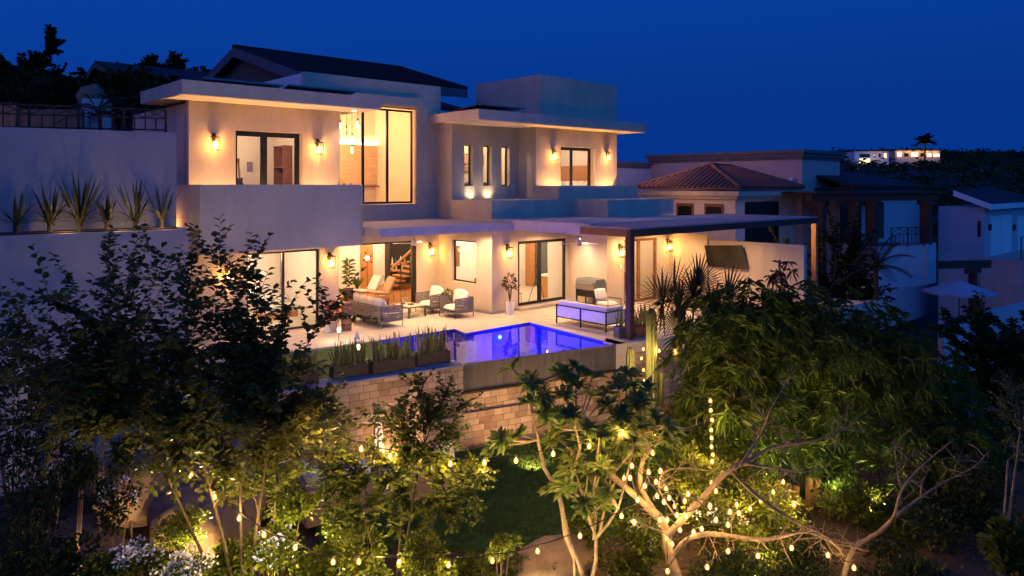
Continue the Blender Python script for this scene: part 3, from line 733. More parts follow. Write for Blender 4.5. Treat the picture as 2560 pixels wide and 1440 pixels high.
# floor level wall washers on the balconies
WA = (1, .50, .17)
for px, py in ((534, 360), (793, 372)): q = PY(px, py, YU); point((q.x, YU-.5, 3.80), 120, WA, .025)
point(((XUL+XUR)/2, YU-.6, 3.9), 26, WA, .06)
for px, py in ((1382, 390), (1516, 393)): q = PY(px, py, YB); point((q.x, YB-.5, 4.28), 100, WA, .025)
point(((XBL+XBR)/2, YB-.6, 4.42), 20, WA, .06)
point((XUL-.45, 23.4, 3.6), 9, (1, .42, .12), .06)
t = thing('downlight', 'small recessed downlight glowing in the soffit at the end of the left canopy', 'ceiling light', PZ(885, 277, ZS-.02))
mb = MB(); q = PZ(885, 277, ZS-.022); mb.lathe([(.001, -.02), (.06, -.018), (.07, -.001), (.001, -.001)], q, 12); mb.build('diffuser', 'downl', t); spot(q+Vector((0, 0, -.05)), q+Vector((0, 0, -4)), 40)
for i, px in enumerate((1182, 1226)):
    q = PY(px, 500, YS-.2); q.z = ZL
    t = thing('uplight', ('left', 'right')[i]+' of two small uplights shining up the wall below the slit windows', 'uplight', q, 0, 'uplights on the roof ledge')
    mb = MB(); mb.lathe([(.05, 0), (.055, .05), (.045, .055), (.001, .05)], q, 12); mb.build('housing', 'black', t)
    mb = MB(); mb.lathe([(.001, .052), (.04, .056), (.001, .058)], q, 10); mb.build('lens', 'downl', t)
    spot(q+Vector((0, 0, .07)), q+Vector((0, .9, 1.6)), 15, (1, .72, .44), 165, 1., .12)
# interior and patio ceiling lights
def dl(x, y, z, p, col=WARM, ang=160): spot((x, y, z), (x, y, 0), p, col, ang, .6, .05)
point((XUL+2.2, 25, 6.9), 102, WHT, .25)
point((10.2, 24.6, 2.5), 140, WHT, .25)
point((15.6, 27.4, 7.2), 195, (1, .50, .18), .3); point((14.6, 27.3, 4.6), 99, (1, .52, .2), .2)
point((20.5, 25.6, 6.9), 82, (1, .68, .38), .2)
point((25.2, 24.8, 6.9), 102, WHT, .2)
point((14.3, 26.2, 2.85), 148, WHT, .2); point((16.6, 28.2, 2.85), 99, (1, .62, .3), .2); point((19.5, 28.6, 2.85), 99, (1, .6, .3), .2)
point((19.4, 22.6, 2.75), 99, WHT, .2); point((20.8, 24.0, 2.75), 99, WHT, .2); point((24.0, 23.6, 2.75), 82, WHT, .2)
point((24.6, 20.5, 2.7), 66, (1, .64, .32), .2)
point((18.6, 29.4, 2.7), 45, WHT, .15)
PC = (1, .57, .27)
for (x, y, p) in ((14.2, 22.3, 115), (16.6, 22.4, 120), (15.2, 21.0, 110), (17.3, 20.9, 110), (20.3, 19.8, 165), (20.0, 18.0, 145), (23.2, 17.8, 130), (25.2, 17.9, 80)):
    dl(x, y, ZA-.05, p, PC)
spot((21.75, 19.9, ZA-.05), (22.2, 19.85, 0), 70, (1, .74, .48), 75, .8)
dl(20.5, 15.8, 3.2, 60, PC); dl(25, 15.6, 3.2, 90, (1, .55, .24)); point((29.4, 15.6, 2.9), 70, (1, .52, .2), .15)
point((10.6, 21.6, 2.6), 22, PC, .1)

# ================================================================== PATIO FURNITURE
def woven_panel(mb, a, b, z0, z1, rows=15, r=.009, posts=5):
    a, b = Vector(a), Vector(b); rnd = random.Random(3)
    for k in range(rows):
        z = z0+(z1-z0)*(k+.5)/rows
        n = 8
        pts = [a+(b-a)*i/n+Vector((0, 0, z+rnd.uniform(-.012, .012))) for i in range(n+1)]
        mb.tube(pts, r, 4, cap=False)
    for i in range(posts):
        q = a+(b-a)*i/(posts-1); mb.tube([q+Vector((0, 0, z0)), q+Vector((0, 0, z1))], .011, 4)
def woven_seat(name, label, cat, loc, rz, ln, dp, cush, group=None):
    """local: back along local +y side x=0 (back faces -x), seat towards +x; width ln along y"""
    t = thing(name, label, cat, loc, rz, group)
    H, SB = .72, .20
    mb = MB()
    for (x, y) in ((0, 0), (0, ln), (dp, 0), (dp, ln)): mb.tube([(x, y, 0), (x, y, H if x == 0 else H-.02)], .016, 6)
    for z in (SB, H):
        mb.tube([(0, 0, z), (0, ln, z)], .018, 6); mb.tube([(0, 0, z), (dp, 0, z-(.02 if z == H else 0))], .018, 6); mb.tube([(0, ln, z), (dp, ln, z-(.02 if z == H else 0))], .018, 6)
    mb.tube([(dp, 0, SB), (dp, ln, SB)], .018, 6); mb.box(.02, dp-.02, .02, ln-.02, SB-.01, SB+.02)
    mb.build('frame', 'greym', t, world=False)
    mb = MB(); woven_panel(mb, (0, 0, 0), (0, ln, 0), SB+.02, H-.02, 19, .0155, max(3, int(ln/.25))); mb.build('woven_back', 'rope', t, world=False)
    for y in (0, ln):
        mb = MB(); woven_panel(mb, (0, y, 0), (dp, y, 0), SB+.02, H-.02, 19, .0155, 4); mb.build('woven_arm', 'rope', t, world=False)
    mb = MB()
    k = max(1, round(ln/.8)); w = (ln-.1)/k
    for i in range(k):
        mb = MB(); mb.pillow((dp/2+.06, .05+w*(i+.5), SB+.13), dp-.14, w-.02, .22, pw=.25); mb.build('seat_cushion', 'cushion', t, world=False, smooth=True)
    for i, (yy, s_, lean, tw) in enumerate(cush):
        mb = MB(); R = Matrix.Rotation(tw, 4, 'Z') @ Matrix.Rotation(rad(90-lean), 4, 'Y')
        mb.pillow((.20, yy, SB+.24+s_*.5), s_, s_, .2, R); mb.build('back_cushion', 'cushion', t, world=False, smooth=True)
    return t
q = PZ(953, 822, 0)
LS = (PZ(866, 800, 0)-q).length
LS = min(2.3, LS)
woven_seat('woven_sofa', 'long grey woven rope sofa seen from behind with a row of white cushions', 'sofa', q, 0, 2.15, .85, [(.35, .55, 14, .2), (.85, .56, 18, -.15), (1.35, .54, 12, .25), (1.8, .56, 16, -.1)])
q1 = PZ(1186, 792, 0); 
def face_left(name, label, q, ln, dp, cush):    # seat that looks towards -X : rotate by 180 deg
    return woven_seat(name, label, 'armchair', q, math.pi, ln, dp, cush, 'woven armchairs by the square window')
face_left('woven_armchair', 'woven rope armchair nearest the square window corner, right of its twin', Vector((q1.x, q1.y+.98, 0)), .92, .85, [(.36, .54, 16, .3), (.62, .5, 20, -.2)])
q2 = PZ(1112, 772, 0)
face_left('woven_armchair', 'woven rope armchair under the iron lantern, left of its twin', Vector((q1.x-.1, q1.y+2.35, 0)), .92, .85, [(.36, .54, 16, .25), (.6, .5, 22, -.25)])
# coffee table
a = PZ(1022, 797, 0); 
t = thing('coffee_table', 'low grey coffee table between the woven sofa and armchairs', 'table', a)
mb = MB(); mb.box(a.x, a.x+.78, a.y, a.y+1.05, .36, .40); mb.build('tabletop', 'greym', t, bevel=.004)
mb = MB(); mb.box(a.x+.03, a.x+.75, a.y+.03, a.y+1.02, .4, .408); mb.build('top_inlay', 'patio', t)
for x in (a.x, a.x+.72):
    for y in (a.y, a.y+.99):
        mb = MB(); mb.box(x, x+.06, y, y+.06, 0, .36); mb.build('leg', 'greym', t)
for i, (dx, dy, r_) in enumerate(((.25, .75, .09), (.4, .45, .11))):
    mb = MB(); mb.lathe([(r_, 0), (r_*1.05, .05), (r_*.9, .055), (.001, .02)], (a.x+dx, a.y+dy, .41), 16)
    tag(mb.build('bowl', 'wooddk', smooth=False), ('small dark bowl at the back of the low coffee table', 'larger round dark dish in the middle of the coffee table')[i], 'bowl', 'dishes on the coffee table')
# little plant between the armchairs
q = Vector((q1.x-.2, q1.y+1.2, 0))
# giant block tower
q = PZ(866, 826, 0)
t = thing('block_tower', 'stacked tower of wooden game blocks beside the woven sofa', 'game', q)
mb = MB(); rnd = random.Random(5)
for k in range(16):
    z = k*.058
    for j in range(3):
        o_ = (j-1)*.083; dx = rnd.uniform(-.012, .012)
        if k % 2: mb.box(q.x-.125+dx, q.x+.125+dx, q.y+o_-.04, q.y+o_+.04, z, z+.056)
        else: mb.box(q.x+o_-.04, q.x+o_+.04, q.y-.125+dx, q.y+.125+dx, z, z+.056)
mb.build('blocks', 'brickjenga', t)
# generic small potted plant
def pot(t, q, r, h, m, taper=.75):
    mb = MB(); mb.lathe([(r*taper, 0), (r, h*.92), (r*1.08, h*.93), (r*1.08, h), (r*.9, h), (r*.85, h*.9), (.001, h*.9)], q, 18); mb.build('pot', m, t, smooth=False)
def bushy(t, c, rx, rz_, n, ln, wd, m, seed, stems=5, base=None, up=.5, droop=.2, name='foliage'):
    rng = np.random.default_rng(seed)
    d = runit(rng, n); r = rng.uniform(.45, 1, (n, 1))**.6
    Bp = np.array(c)+d*np.array([rx, rx, rz_])*r
    D = d+np.array([0, 0, up])+rng.normal(0, .35, (n, 3))
    V, F = leaf_batch(Bp, D, rng.uniform(.7, 1.2, n)*ln, rng.uniform(.7, 1.2, n)*wd, droop=droop, rng=rng)
    mb = MB(); mb.addnp(V, F); mb.build(name, m, t)
    if base is not None:
        mb = MB(); rr_ = random.Random(seed)
        for k in range(stems):
            e_ = Vector(c)+Vector((rr_.uniform(-rx, rx)*.6, rr_.uniform(-rx, rx)*.6, rr_.uniform(-.2, .5)*rz_))
            mb.tube(bez(base, e_, (rr_.uniform(-.05, .05), rr_.uniform(-.05, .05), .03)), [.012, .011, .01, .008, .006, .004], 5)
        mb.build('stems', 'barkdk', t)
q = PZ(830, 828, 0); t = thing('potted_plant', 'red leaved plant in a chalky terracotta pot by the left column', 'plant', q)
pot(t, q, .19, .36, 'terracotta', .72); bushy(t, (q.x, q.y, .66), .2, .3, 170, .17, .06, 'redleaf', 2, 4, (q.x, q.y, .33), .9, .3)
q = PZ(1275, 786, 0); t = thing('potted_plant', 'tall white cylinder pot with a thin reddish leaved shrub below the lantern', 'plant', q)
pot(t, q, .15, .46, 'white', .95); bushy(t, (q.x, q.y, 1.22), .22, .28, 130, .17, .045, 'leaf_mauve', 3, 6, (q.x, q.y, .44), .6, .5)
q = Vector((q1.x-.35, q1.y+1.15, 0)); t = thing('potted_plant', 'small green plant peeking out between the two woven armchairs', 'plant', q)
pot(t, q, .12, .3, 'white'); bushy(t, (q.x, q.y, .74), .17, .14, 60, .15, .06, 'leaf_bright', 4, 5, (q.x, q.y, .28), .5, .3)
# garden path lights (on spikes) and small sailing boats
for i, (px, py, d) in enumerate(((846, 858, None), (893, 905, None), (1088, 897, None))):
    q = PZ(px, py, -.05 if i != 1 else 0)
    t = thing('path_light', ('glowing path light on a short spike in the terrace lawn', 'small path light glowing between the left snake plants', 'small path light glowing beside the planter at the pool corner')[i], 'garden light', q, 0, 'small path lights on the terrace')
    mb = MB(); mb.tube([q, q+Vector((.02, 0, .34))], .012, 6); mb.build('spike', 'greym', t)
    mb = MB(); mb.lathe([(.03, 0), (.045, .01), (.05, .11), (.03, .12), (.001, .125)], q+Vector((.02, 0, .34)), 10); mb.build('lamp_head', 'downl', t)
    point(q+Vector((.02, 0, .56)), 14, WHT, .05)
for i, (px, py, h) in enumerate(((818, 832, .3), (893, 857, .34))):
    q = PZ(px, py, 0); t = thing('toy_sailboat', ('white toy sailing boat standing beside the terracotta pot', 'grey toy sailing boat on the patio edge nearer the planters')[i], 'ornament', q, 0, 'toy sailing boats')
    mb = MB(); mb.slab([q+Vector((-.12, 0, .06)), q+Vector((-.07, 0, 0)), q+Vector((.08, 0, 0)), q+Vector((.14, 0, .06))], (0, .06, 0)); mb.build('hull', 'white', t)
    mb = MB(); mb.slab([q+Vector((-.10, .03, .08)), q+Vector((.01, .03, .08)), q+Vector((.01, .03, .08+h))], (0, .006, 0)); mb.slab([q+Vector((.03, .03, .08)), q+Vector((.12, .03, .08)), q+Vector((.03, .03, .05+h*.9))], (0, .006, 0)); mb.build('sails', 'white', t)
# outdoor sofa by the pool (metal frame, sling back lit violet by the pool)
q = PZ(1515, 831, 0); t = thing('outdoor_sofa', 'low metal framed sofa with its fabric back turned to the pool', 'sofa', q)
L1 = (PZ(1401, 806, 0)-q).length; D1 = 1.0
mb = MB()
for y in (0, L1/2, L1):
    mb.box(q.x-.02, q.x+.02, q.y+y-.02, q.y+y+.02, 0, .66)
for x in (D1, ): 
    for y in (0, L1): mb.box(q.x+x-.02, q.x+x+.02, q.y+y-.02, q.y+y+.02, 0, .64)
for z in (.22, .62): mb.box(q.x-.015, q.x+.015, q.y+.02, q.y+L1-.02, z, z+.035); mb.box(q.x+.02, q.x+D1-.02, q.y-.015, q.y+.015, z, z+.035); mb.box(q.x+.02, q.x+D1-.02, q.y+L1-.015, q.y+L1+.015, z, z+.035)
mb.build('frame', 'black', t)
for k in range(2):
    mb = MB(); mb.box(q.x+.0, q.x+.012, q.y+.03+k*L1/2, q.y+L1/2-.03+k*L1/2, .26, .615); mb.build('back_panel', 'white', t)
mb = MB(); mb.box(q.x+.03, q.x+D1-.03, q.y+0, q.y+.012, .26, .615); mb.build('side_panel', 'white', t)
mb = MB(); mb.box(q.x+.03, q.x+.24, q.y+.03, q.y+L1-.03, .50, .80); mb.box(q.x+.24, q.x+D1-.04, q.y+.03, q.y+.22, .50, .78); mb.build('back_cushion', 'cushion', t, bevel=.05)
mb = MB(); mb.box(q.x+.25, q.x+D1, q.y+.23, q.y+L1-.03, .28, .46); mb.build('seat_cushion', 'cushion', t, bevel=.04)
mb = MB(); mb.pillow((q.x+.45, q.y+L1-.35, .66), .5, .5, .18, Matrix.Rotation(rad(60), 4, 'Y')); mb.build('loose_cushion', 'cushion', t, smooth=True)
mb = MB(); mb.lathe([(.001, 0), (.22, 0), (.24, .03), (.21, .045), (.001, .05)], (q.x+.62, q.y+.62, .47), 18)
tag(mb.build('serving_tray', 'dark'), 'round dark tray lying on the seat of the low metal framed sofa', 'tray')
# lounge chair beside the post
q = PZ(1520, 792, 0); t = thing('patio_armchair', 'metal framed patio armchair with a pale cushion behind the pergola post', 'armchair', q)
mb = MB()
for x in (0, .75):
    for y in (0, .72): mb.tube([(q.x+x, q.y+y, 0), (q.x+x, q.y+y, .58)], .016, 5)
    mb.tube([(q.x+x, q.y, .58), (q.x+x, q.y+.72, .58)], .018, 5)
for y in (0, .72): mb.tube([(q.x, q.y+y, .3), (q.x+.75, q.y+y, .3)], .016, 5)
mb.tube([(q.x, q.y+.72, .58), (q.x, q.y+.8, .85), (q.x+.75, q.y+.8, .85), (q.x+.75, q.y+.72, .58)], .016, 5)
mb.build('frame', 'black', t)
mb = MB(); mb.pillow((q.x+.375, q.y+.38, .40), .70, .68, .2, pw=.3); mb.build('seat_cushion', 'cushion', t, smooth=True)
mb = MB(); mb.pillow((q.x+.375, q.y+.66, .70), .66, .5, .2, Matrix.Rotation(rad(70), 4, 'X')); mb.build('back_cushion', 'cushion', t, smooth=True)
# barbecue
gx = xw-.75; q = PX(1487, 770, gx); gy0 = q.y
gL = PX(1438, 735, gx).y-gy0
zt_ = PX(1487, 722, gx).z; zm = PX(1487, 741, gx).z
t = thing('barbecue_grill', 'black and steel barbecue grill standing against the side wall', 'grill', (gx, gy0, 0))
mb = MB(); mb.slab([(gx, gy0, .72), (gx+.62, gy0, .72), (gx+.62, gy0, 1.16), (gx+.1, gy0, 1.16), (gx, gy0, 1.06)], (0, gL, 0)); mb.build('hood', 'greym', t, bevel=.015)
mb = MB(); mb.slab([(gx-.03, gy0+.05, .76), (gx-.03, gy0+.05, 1.0), (gx-.004, gy0+.05, 1.0), (gx-.004, gy0+.05, .76)], (0, gL-.1, 0)); mb.build('steel_door', 'steel', t)
mb = MB(); mb.tube([(gx-.07, gy0+.06, 1.02), (gx-.07, gy0+gL-.06, 1.02)], .018, 8); mb.tube([(gx-.07, gy0+.1, 1.02), (gx, gy0+.1, 1.02)], .01, 6); mb.tube([(gx-.07, gy0+gL-.1, 1.02), (gx, gy0+gL-.1, 1.02)], .01, 6); mb.build('handle', 'steel', t)
mb = MB()
for y in (gy0+.04, gy0+gL-.04):
    for x in (gx+.04, gx+.58): mb.box(x-.025, x+.025, y-.025, y+.025, .0, .72)
mb.tube([(gx+.04, gy0+.03, .1), (gx+.58, gy0+.03, .7)], .02, 5); mb.tube([(gx+.04, gy0+.03, .7), (gx+.58, gy0+.03, .1)], .02, 5)
mb.box(gx+.07, gx+.55, gy0+.07, gy0+gL-.07, .12, .15); mb.build('stand', 'dark', t)
mb = MB(); mb.slab([(gx+.06, gy0-.002, .72), (gx+.56, gy0-.002, .72), (gx+.5, gy0-.002, .45), (gx+.12, gy0-.002, .45)], (0, gL, 0)); mb.build('fire_box', 'dark', t)
# ceiling fans
for i, (px, py, rz) in enumerate(((1447, 606, .25), (1035, 606, .1))):
    z = 2.78
    q = PZ(px, py, z) if i == 0 else PY(px, py, 22.4)
    t = thing('ceiling_fan', ('brushed metal ceiling fan hanging above the barbecue corner', 'brushed metal ceiling fan hanging above the woven sofa')[i], 'fan', q, rz, 'patio ceiling fans')
    mb = MB(); mb.lathe([(.001, -.12), (.08, -.12), (.10, -.06), (.10, .05), (.07, .12), (.025, .14), (.022, ZA-q.z-.02), (.06, ZA-q.z-.01), (.001, ZA-q.z-.004)], (0, 0, 0), 16); mb.build('motor', 'nickel', t, world=False, smooth=False)
    for k in range(3):
        an = 2*math.pi*k/3+.5; ca, sa = math.cos(an), math.sin(an)
        R = Matrix.Rotation(an, 4, 'Z') @ Matrix.Rotation(rad(10), 4, 'X')
        mb = MB(); mb.slab([R @ Vector(v) for v in ((.09, -.04, -.03), (.75, -.065, -.03), (.78, 0, -.03), (.75, .055, -.03), (.09, .03, -.03))], (0, 0, .012)); mb.build('fan_blade', 'white', t, world=False)
# electric socket box on wall under lantern
mb = MB(); q = PY(1551, 668, y3); mb.box(q.x-.06, q.x+.06, y3-.03, y3-.001, q.z-.09, q.z+.09); tag(mb.build('switch_box', 'white', bevel=.008), 'small white switch box on the wall under the kitchen lantern', 'switch')
# ================================================================== PERGOLA
p0 = PZ(1575, 849, 0); xp, yp = p0.x, p0.y
xr = PY(2040, 620, yp).x
t = thing('pergola', 'dark timber pergola roof carried on posts at the pool corner', 'pergola', (xp, yp, 0))
zb0, zb1 = 3.20, 3.43
mb = MB(); mb.box(xp-.09, xp+.11, yp-.09, yp+.11, .0, zb0); mb.build('post', 'beam', t)
mb = MB(); mb.box(xr-.2, xr, yp-.09, yp+.11, -.8, zb0); mb.build('post', 'wood', t)
mb = MB(); mb.box(xp-.1, xr+.02, yp-.1, yp+.05, zb0+.001, zb1); mb.build('beam', 'beam', t)
mb = MB(); mb.box(xp-.1, xp+.05, yp+.053, 16.54, zb0+.001, zb1); mb.build('beam', 'wooddk', t)
mb = MB(); mb.box(xr-.13, xr+.02, yp+.053, 19, zb0+.001, zb1); mb.build('beam', 'beam', t)
for k in range(9):
    x = xp+1.2+k*(xr-xp-1.6)/8.5; mb = MB(); mb.box(x-.04, x+.04, yp+.06, 16.5 if x < 26.7 else 18.9, zb0+.08, zb1-.03); mb.build('rafter', 'beam', t)
mb = MB(); mb.prism([(xp-.08, yp-.08), (xr, yp-.08), (xr, 19), (26.72, 19), (26.72, 16.53), (xp-.08, 16.53)], zb1+.002, zb1+.05); mb.build('roof_sheet', mat('warm_lit_roof_sheet', (.40, .29, .27), .85, .12, 1.5, stretch=(1, 6, 1)), t)  # warm glow falling on the sheet is put into its base colour
# planters at the post
def snake(t, x0, x1, y0, y1, z, n, h, seed, m='leaf_snake', az=None):
    mb = MB(); r_ = random.Random(seed)
    for k in range(n):
        blade(mb, (r_.uniform(x0, x1), r_.uniform(y0, y1), z), r_.uniform(0, 6.28), rad(r_.uniform(70, 89)), h*r_.uniform(.55, 1.1), .055*r_.uniform(.8, 1.2), r_.uniform(0, .05), 4, r_.uniform(0, 3))
    mb.build('leaves', m, t)
def boxplanter(name, label, p, q_, w, h, m, n, lh, seed, group=None):
    """long planter from p to q (front bottom edge), depth w away from the viewer"""
    t = thing(name, label, 'planter', p, 0, group)
    d = (q_-p); ln = d.length; ang = math.atan2(d.y, d.x); R = Matrix.Translation(p) @ Matrix.Rotation(ang, 4, 'Z')
    mb = MB(); th = .02
    mb.box(0, ln, 0, th, 0, h, R); mb.box(0, ln, w-th, w, 0, h, R); mb.box(0, th, th, w-th, 0, h, R); mb.box(ln-th, ln, th, w-th, 0, h, R); mb.box(th, ln-th, th, w-th, .02, .04, R)
    mb.build('box', m, t)
    mb = MB(); mb.box(th, ln-th, th, w-th, .04, h-.04, R); mb.build('soil', 'earth', t)
    mb = MB(); r_ = random.Random(seed)
    for k in range(n):
        b_ = R @ Vector((r_.uniform(.05, ln-.05), r_.uniform(.05, w-.05), h-.05))
        blade(mb, b_, r_.uniform(0, 6.28), rad(r_.uniform(68, 89)), lh*r_.uniform(.45, 1.15), .06*r_.uniform(.75, 1.2), r_.uniform(0, .06), 4, r_.uniform(0, 3))
    mb.build('leaves', 'leaf_snake', t)
SG = 'black planters of snake plants on the wall'
off = -n0*.08
boxplanter('snake_planter', 'black planter of snake plants partly behind the tree leaves, left of the three', PZ(838, 951, .0)+off, PZ(924, 938, 0)+off, .36, .32, 'planter', 85, .62, 1, SG)
boxplanter('snake_planter', 'long black planter of snake plants in the middle of the wall', PZ(936, 939, 0)+off, PZ(1040, 921, 0)+off, .36, .32, 'planter', 95, .66, 2, SG)
boxplanter('snake_planter', 'black planter of snake plants touching the pool edge', PZ(1047, 919, 0)+off, PZ(1130, 906, 0)+off, .36, .32, 'planter', 90, .72, 3, SG)
boxplanter('snake_planter', 'black planter of snake plants almost hidden by the big left tree', PZ(715, 972, 0)+off, PZ(800, 958, 0)+off, .36, .30, 'planter', 60, .6, 4, SG)
q = PZ(1548, 846, 0); boxplanter('square_planter', 'small blue lit square planter with spiky leaves at the pool corner', q, q+Vector((.3, -.07, 0)), .3, .34, M['greym'], 22, .6, 8)
q = PZ(1585, 848, 0)+Vector((.12, 0, 0)); boxplanter('wood_planter', 'wooden trough of spiky snake plants beside the pergola post', q, q+Vector((.75, -.1, 0)), .35, .36, 'wooddk', 60, .75, 9)
# garden wall with the screen
t = thing('garden_wall', 'low lit stucco garden wall carrying a black screen beside the pergola', 'wall', (26.7, 17, 0))
mb = MB(); mb.box(26.72, 26.95, 13.02, 17.1, -.3, 2.56); mb.build('panel', 'stucco', t)
c4 = [PX(1765, 613, 26.6), PX(1858, 613, 26.6), PX(1870, 674, 26.6), PX(1770, 666, 26.6)]
t = thing('outdoor_screen', 'big dark flat screen tilted out from the garden wall', 'screen', c4[0])
mb = MB(); mb.slab([c4[0]+Vector((-.12, 0, 0)), c4[1]+Vector((-.12, 0, 0)), c4[2], c4[3]], (.05, 0, 0)); mb.build('display', 'tv', t)
mb = MB(); cc = (c4[0]+c4[2])/2; mb.box(26.6, 26.718, cc.y-.12, cc.y+.12, cc.z-.12, cc.z+.12); mb.build('wall_bracket', 'dark', t)
# ================================================================== VEGETATION
def gp(px, d):                                   # a point on the garden ground below photo column px at depth d
    q = P(px, 0, d); q.z = gz(q.x, q.y); return q
def broad_tree(name, label, base, hubs, tips, m, bark, seed, leaves=150, ln=.11, wd=.085, tr=.09, twig=.45, droop=.15, group=None, sub=9, cat='tree', up=.15, fill=.4, lr=.26):
    """trunk to hubs, limbs to tips, leafy side twigs along the outer part of each limb"""
    t = thing(name, label, cat, base, 0, group)
    rng = np.random.default_rng(seed); r_ = random.Random(seed)
    mb = MB()
    hubs = [Vector(h) for h in hubs]
    for h in hubs:
        mb.tube(bez(base, h, (r_.uniform(-.15, .15), r_.uniform(-.15, .15), 0), 8), [tr*(1-.65*i/7) for i in range(8)], 7)
    mb.build('trunk', bark, t, smooth=True)
    lim = MB(); Bs = []; Ds = []
    for tp in tips:
        tp = Vector(tp); h = min(hubs, key=lambda q: (q-tp).length)
        L_ = (tp-h).length
        pts = bez(h, tp, (r_.uniform(-.1, .1)*L_, r_.uniform(-.1, .1)*L_, .16*L_), 12)
        lim.tube(pts, [max(.004, tr*lr*(1-i/11.5)**1.1) for i in range(12)], 5)
        axis = (pts[-1]-pts[-3]).normalized()
        strands = [pts[-6:]]
        for k in range(sub):
            i = r_.randint(int(12*fill), 10); st = pts[i]
            dr = Vector(runit(rng, 1)[0])*.8+axis*.75+Vector((0, 0, up)); dr.normalize()
            en = st+dr*twig*r_.uniform(.6, 1.25); sp = bez(st, en, (0, 0, r_.uniform(-.03, .08)), 5)
            lim.tube(sp, [.006, .005, .004, .003, .002], 3, cap=False); strands.append(sp)
        per = max(6, leaves//len(strands))
        for sp in strands:
            n = len(sp)-1
            for k in range(per):
                f_ = (k+.5)/per*n; i = min(n-1, int(f_)); b_ = sp[i].lerp(sp[i+1], f_-i); tg = (sp[i+1]-sp[i]).normalized()
                sd_ = tg.cross(Vector((0, 0, 1))); sd_ = sd_.normalized() if sd_.length > .05 else Vector((1, 0, 0))
                sg = 1 if k % 2 else -1
                dd = sd_*sg*.9+tg*.45+Vector((r_.gauss(0, .25), r_.gauss(0, .25), r_.gauss(.05, .25)))
                Bs.append(b_); Ds.append(dd)
    lim.build('limbs', bark, t)
    Bs = np.array(Bs); Ds = np.array(Ds); n = len(Bs); s_ = rng.uniform(.65, 1.15, n)
    V, F = leaf_batch(Bs, Ds, ln*s_, wd*s_, fold=.14, droop=droop, rng=rng)
    mb = MB(); mb.addnp(V, F); mb.build('crown', m, t)
    return t
def pts(lst, d0, seed, jit=.35): 
    r_ = random.Random(seed); return [P(a[0], a[1], (a[2] if len(a) > 2 else d0)+r_.uniform(-jit, jit)) for a in lst]
# big round-leaved tree on the left
tips = [(580, 1010), (680, 1080), (540, 1080), (640, 940), (740, 1000), (420, 950), (330, 900), (250, 880), (20, 780), (90, 690), (0, 900), (270, 930), (525, 575), (622, 612), (560, 610), (470, 590), (405, 575), (330, 610), (255, 600), (170, 655), (110, 760), (60, 855), (30, 930), (838, 722), (700, 735), (560, 690), (450, 680), (350, 720), (250, 770), (195, 860), (300, 860), (420, 790), (520, 770), (600, 810), (830, 960), (878, 1030), (760, 950), (660, 930), (560, 905), (460, 890), (360, 960), (520, 1030), (620, 1030), (720, 1050), (800, 1050), (560, 1130), (640, 1100), (230, 960), (160, 930), (500, 960), (590, 970), (690, 990), (480, 720), (380, 860), (540, 840), (330, 660), (240, 690), (690, 900), (640, 870), (480, 1000), (420, 1040), (450, 1110), (360, 990), (300, 1010), (200, 1000), (140, 1040), (390, 1075), (300, 950), (240, 1000)]
broad_tree('garden_tree', 'big spreading round leaved tree in front of the left retaining wall', gp(610, 12.0), [P(600, 1130, 11.4), P(470, 1030, 11.6), P(330, 1000, 11.8), P(690, 1010, 11.2)], pts([(x, y+38) for (x, y) in tips], 11.0, 1, .8), 'leaf_round', 'barkdk', 11, 235, .12, .095, .036, .68, sub=16, fill=.22, up=.0)
# lighter multi-stemmed shrub tree in the middle
tips = [(1050, 955), (1120, 985), (1168, 1010), (985, 1015), (925, 1060), (1075, 1040), (1145, 1095), (1000, 1095), (1195, 1180), (1150, 1215), (1095, 1140), (1040, 1145), (950, 1150), (880, 1150), (830, 1180), (795, 1215), (860, 1240), (930, 1250),
        (1000, 1240), (1070, 1260), (1130, 1290), (1185, 1235), (780, 1120), (840, 1110), (1010, 1180), (960, 1210), (1100, 1200), (905, 1200), (880, 1300), (980, 1310), (1060, 1320), (1010, 1130)]
broad_tree('citrus_tree', 'slender many stemmed green tree in front of the beige garden sofa', gp(985, 11.9), [P(1010, 1210, 11.6), P(900, 1260, 11.6), P(1110, 1230, 11.5), P(1060, 1110, 11.6)], pts(tips, 11.5, 2, .45), 'leaf_citrus', 'barkdk', 12, 230, .095, .06, .03, .40, .1, sub=14, fill=.25)
tips = [(690, 1110), (640, 1150), (720, 1180), (600, 1190), (665, 1215), (740, 1130), (700, 1060), (770, 1170), (620, 1240), (700, 1250), (560, 1200), (750, 1090)]
broad_tree('young_tree', 'thin stemmed young tree glowing yellow between the boulders and the garden sofa', gp(690, 12.2), [P(690, 1230, 12.1), P(640, 1250, 12.0)], pts(tips, 12, 3, .4), 'leaf_citrus', 'bark', 13, 80, .10, .06, .03, .35, .1)
# mango tree on the right : whorls of long drooping leaves
t = thing('mango_tree', 'huge dense mango tree with long drooping leaves right of the pool', 'tree', gp(2040, 17.2))
cl = [(1810, 831), (1850, 802), (1940, 784), (2040, 795), (2130, 831), (2220, 874), (2300, 940), (2360, 1040), (2400, 1140), (2210, 990), (2080, 902), (1950, 881), (1830, 895), (1835, 1000), (1840, 1000), (1910, 1010), (2040, 1040), (2160, 1110), (2270, 1110), (2000, 831), (2130, 902), (2320, 1170), (2000, 1120), (2090, 1170), (1880, 1100), (2250, 1180), (1810, 895), (1900, 838), (1980, 940), (2090, 980), (1850, 960), (2180, 920), (1800, 1060), (2380, 1210), (2250, 1040), (2330, 1090), (2120, 1040), (2260, 900), (2350, 990), (2430, 1200), (2080, 859), (1990, 1060), (1860, 1030), (1840, 930), (1880, 985), (1830, 1060), (1760, 930), (1765, 1015), (1800, 850), (1850, 800), (1770, 1080)]
rng = np.random.default_rng(21); r_ = random.Random(21); Bs = []; Ds = []; lim = MB(); tk = MB()
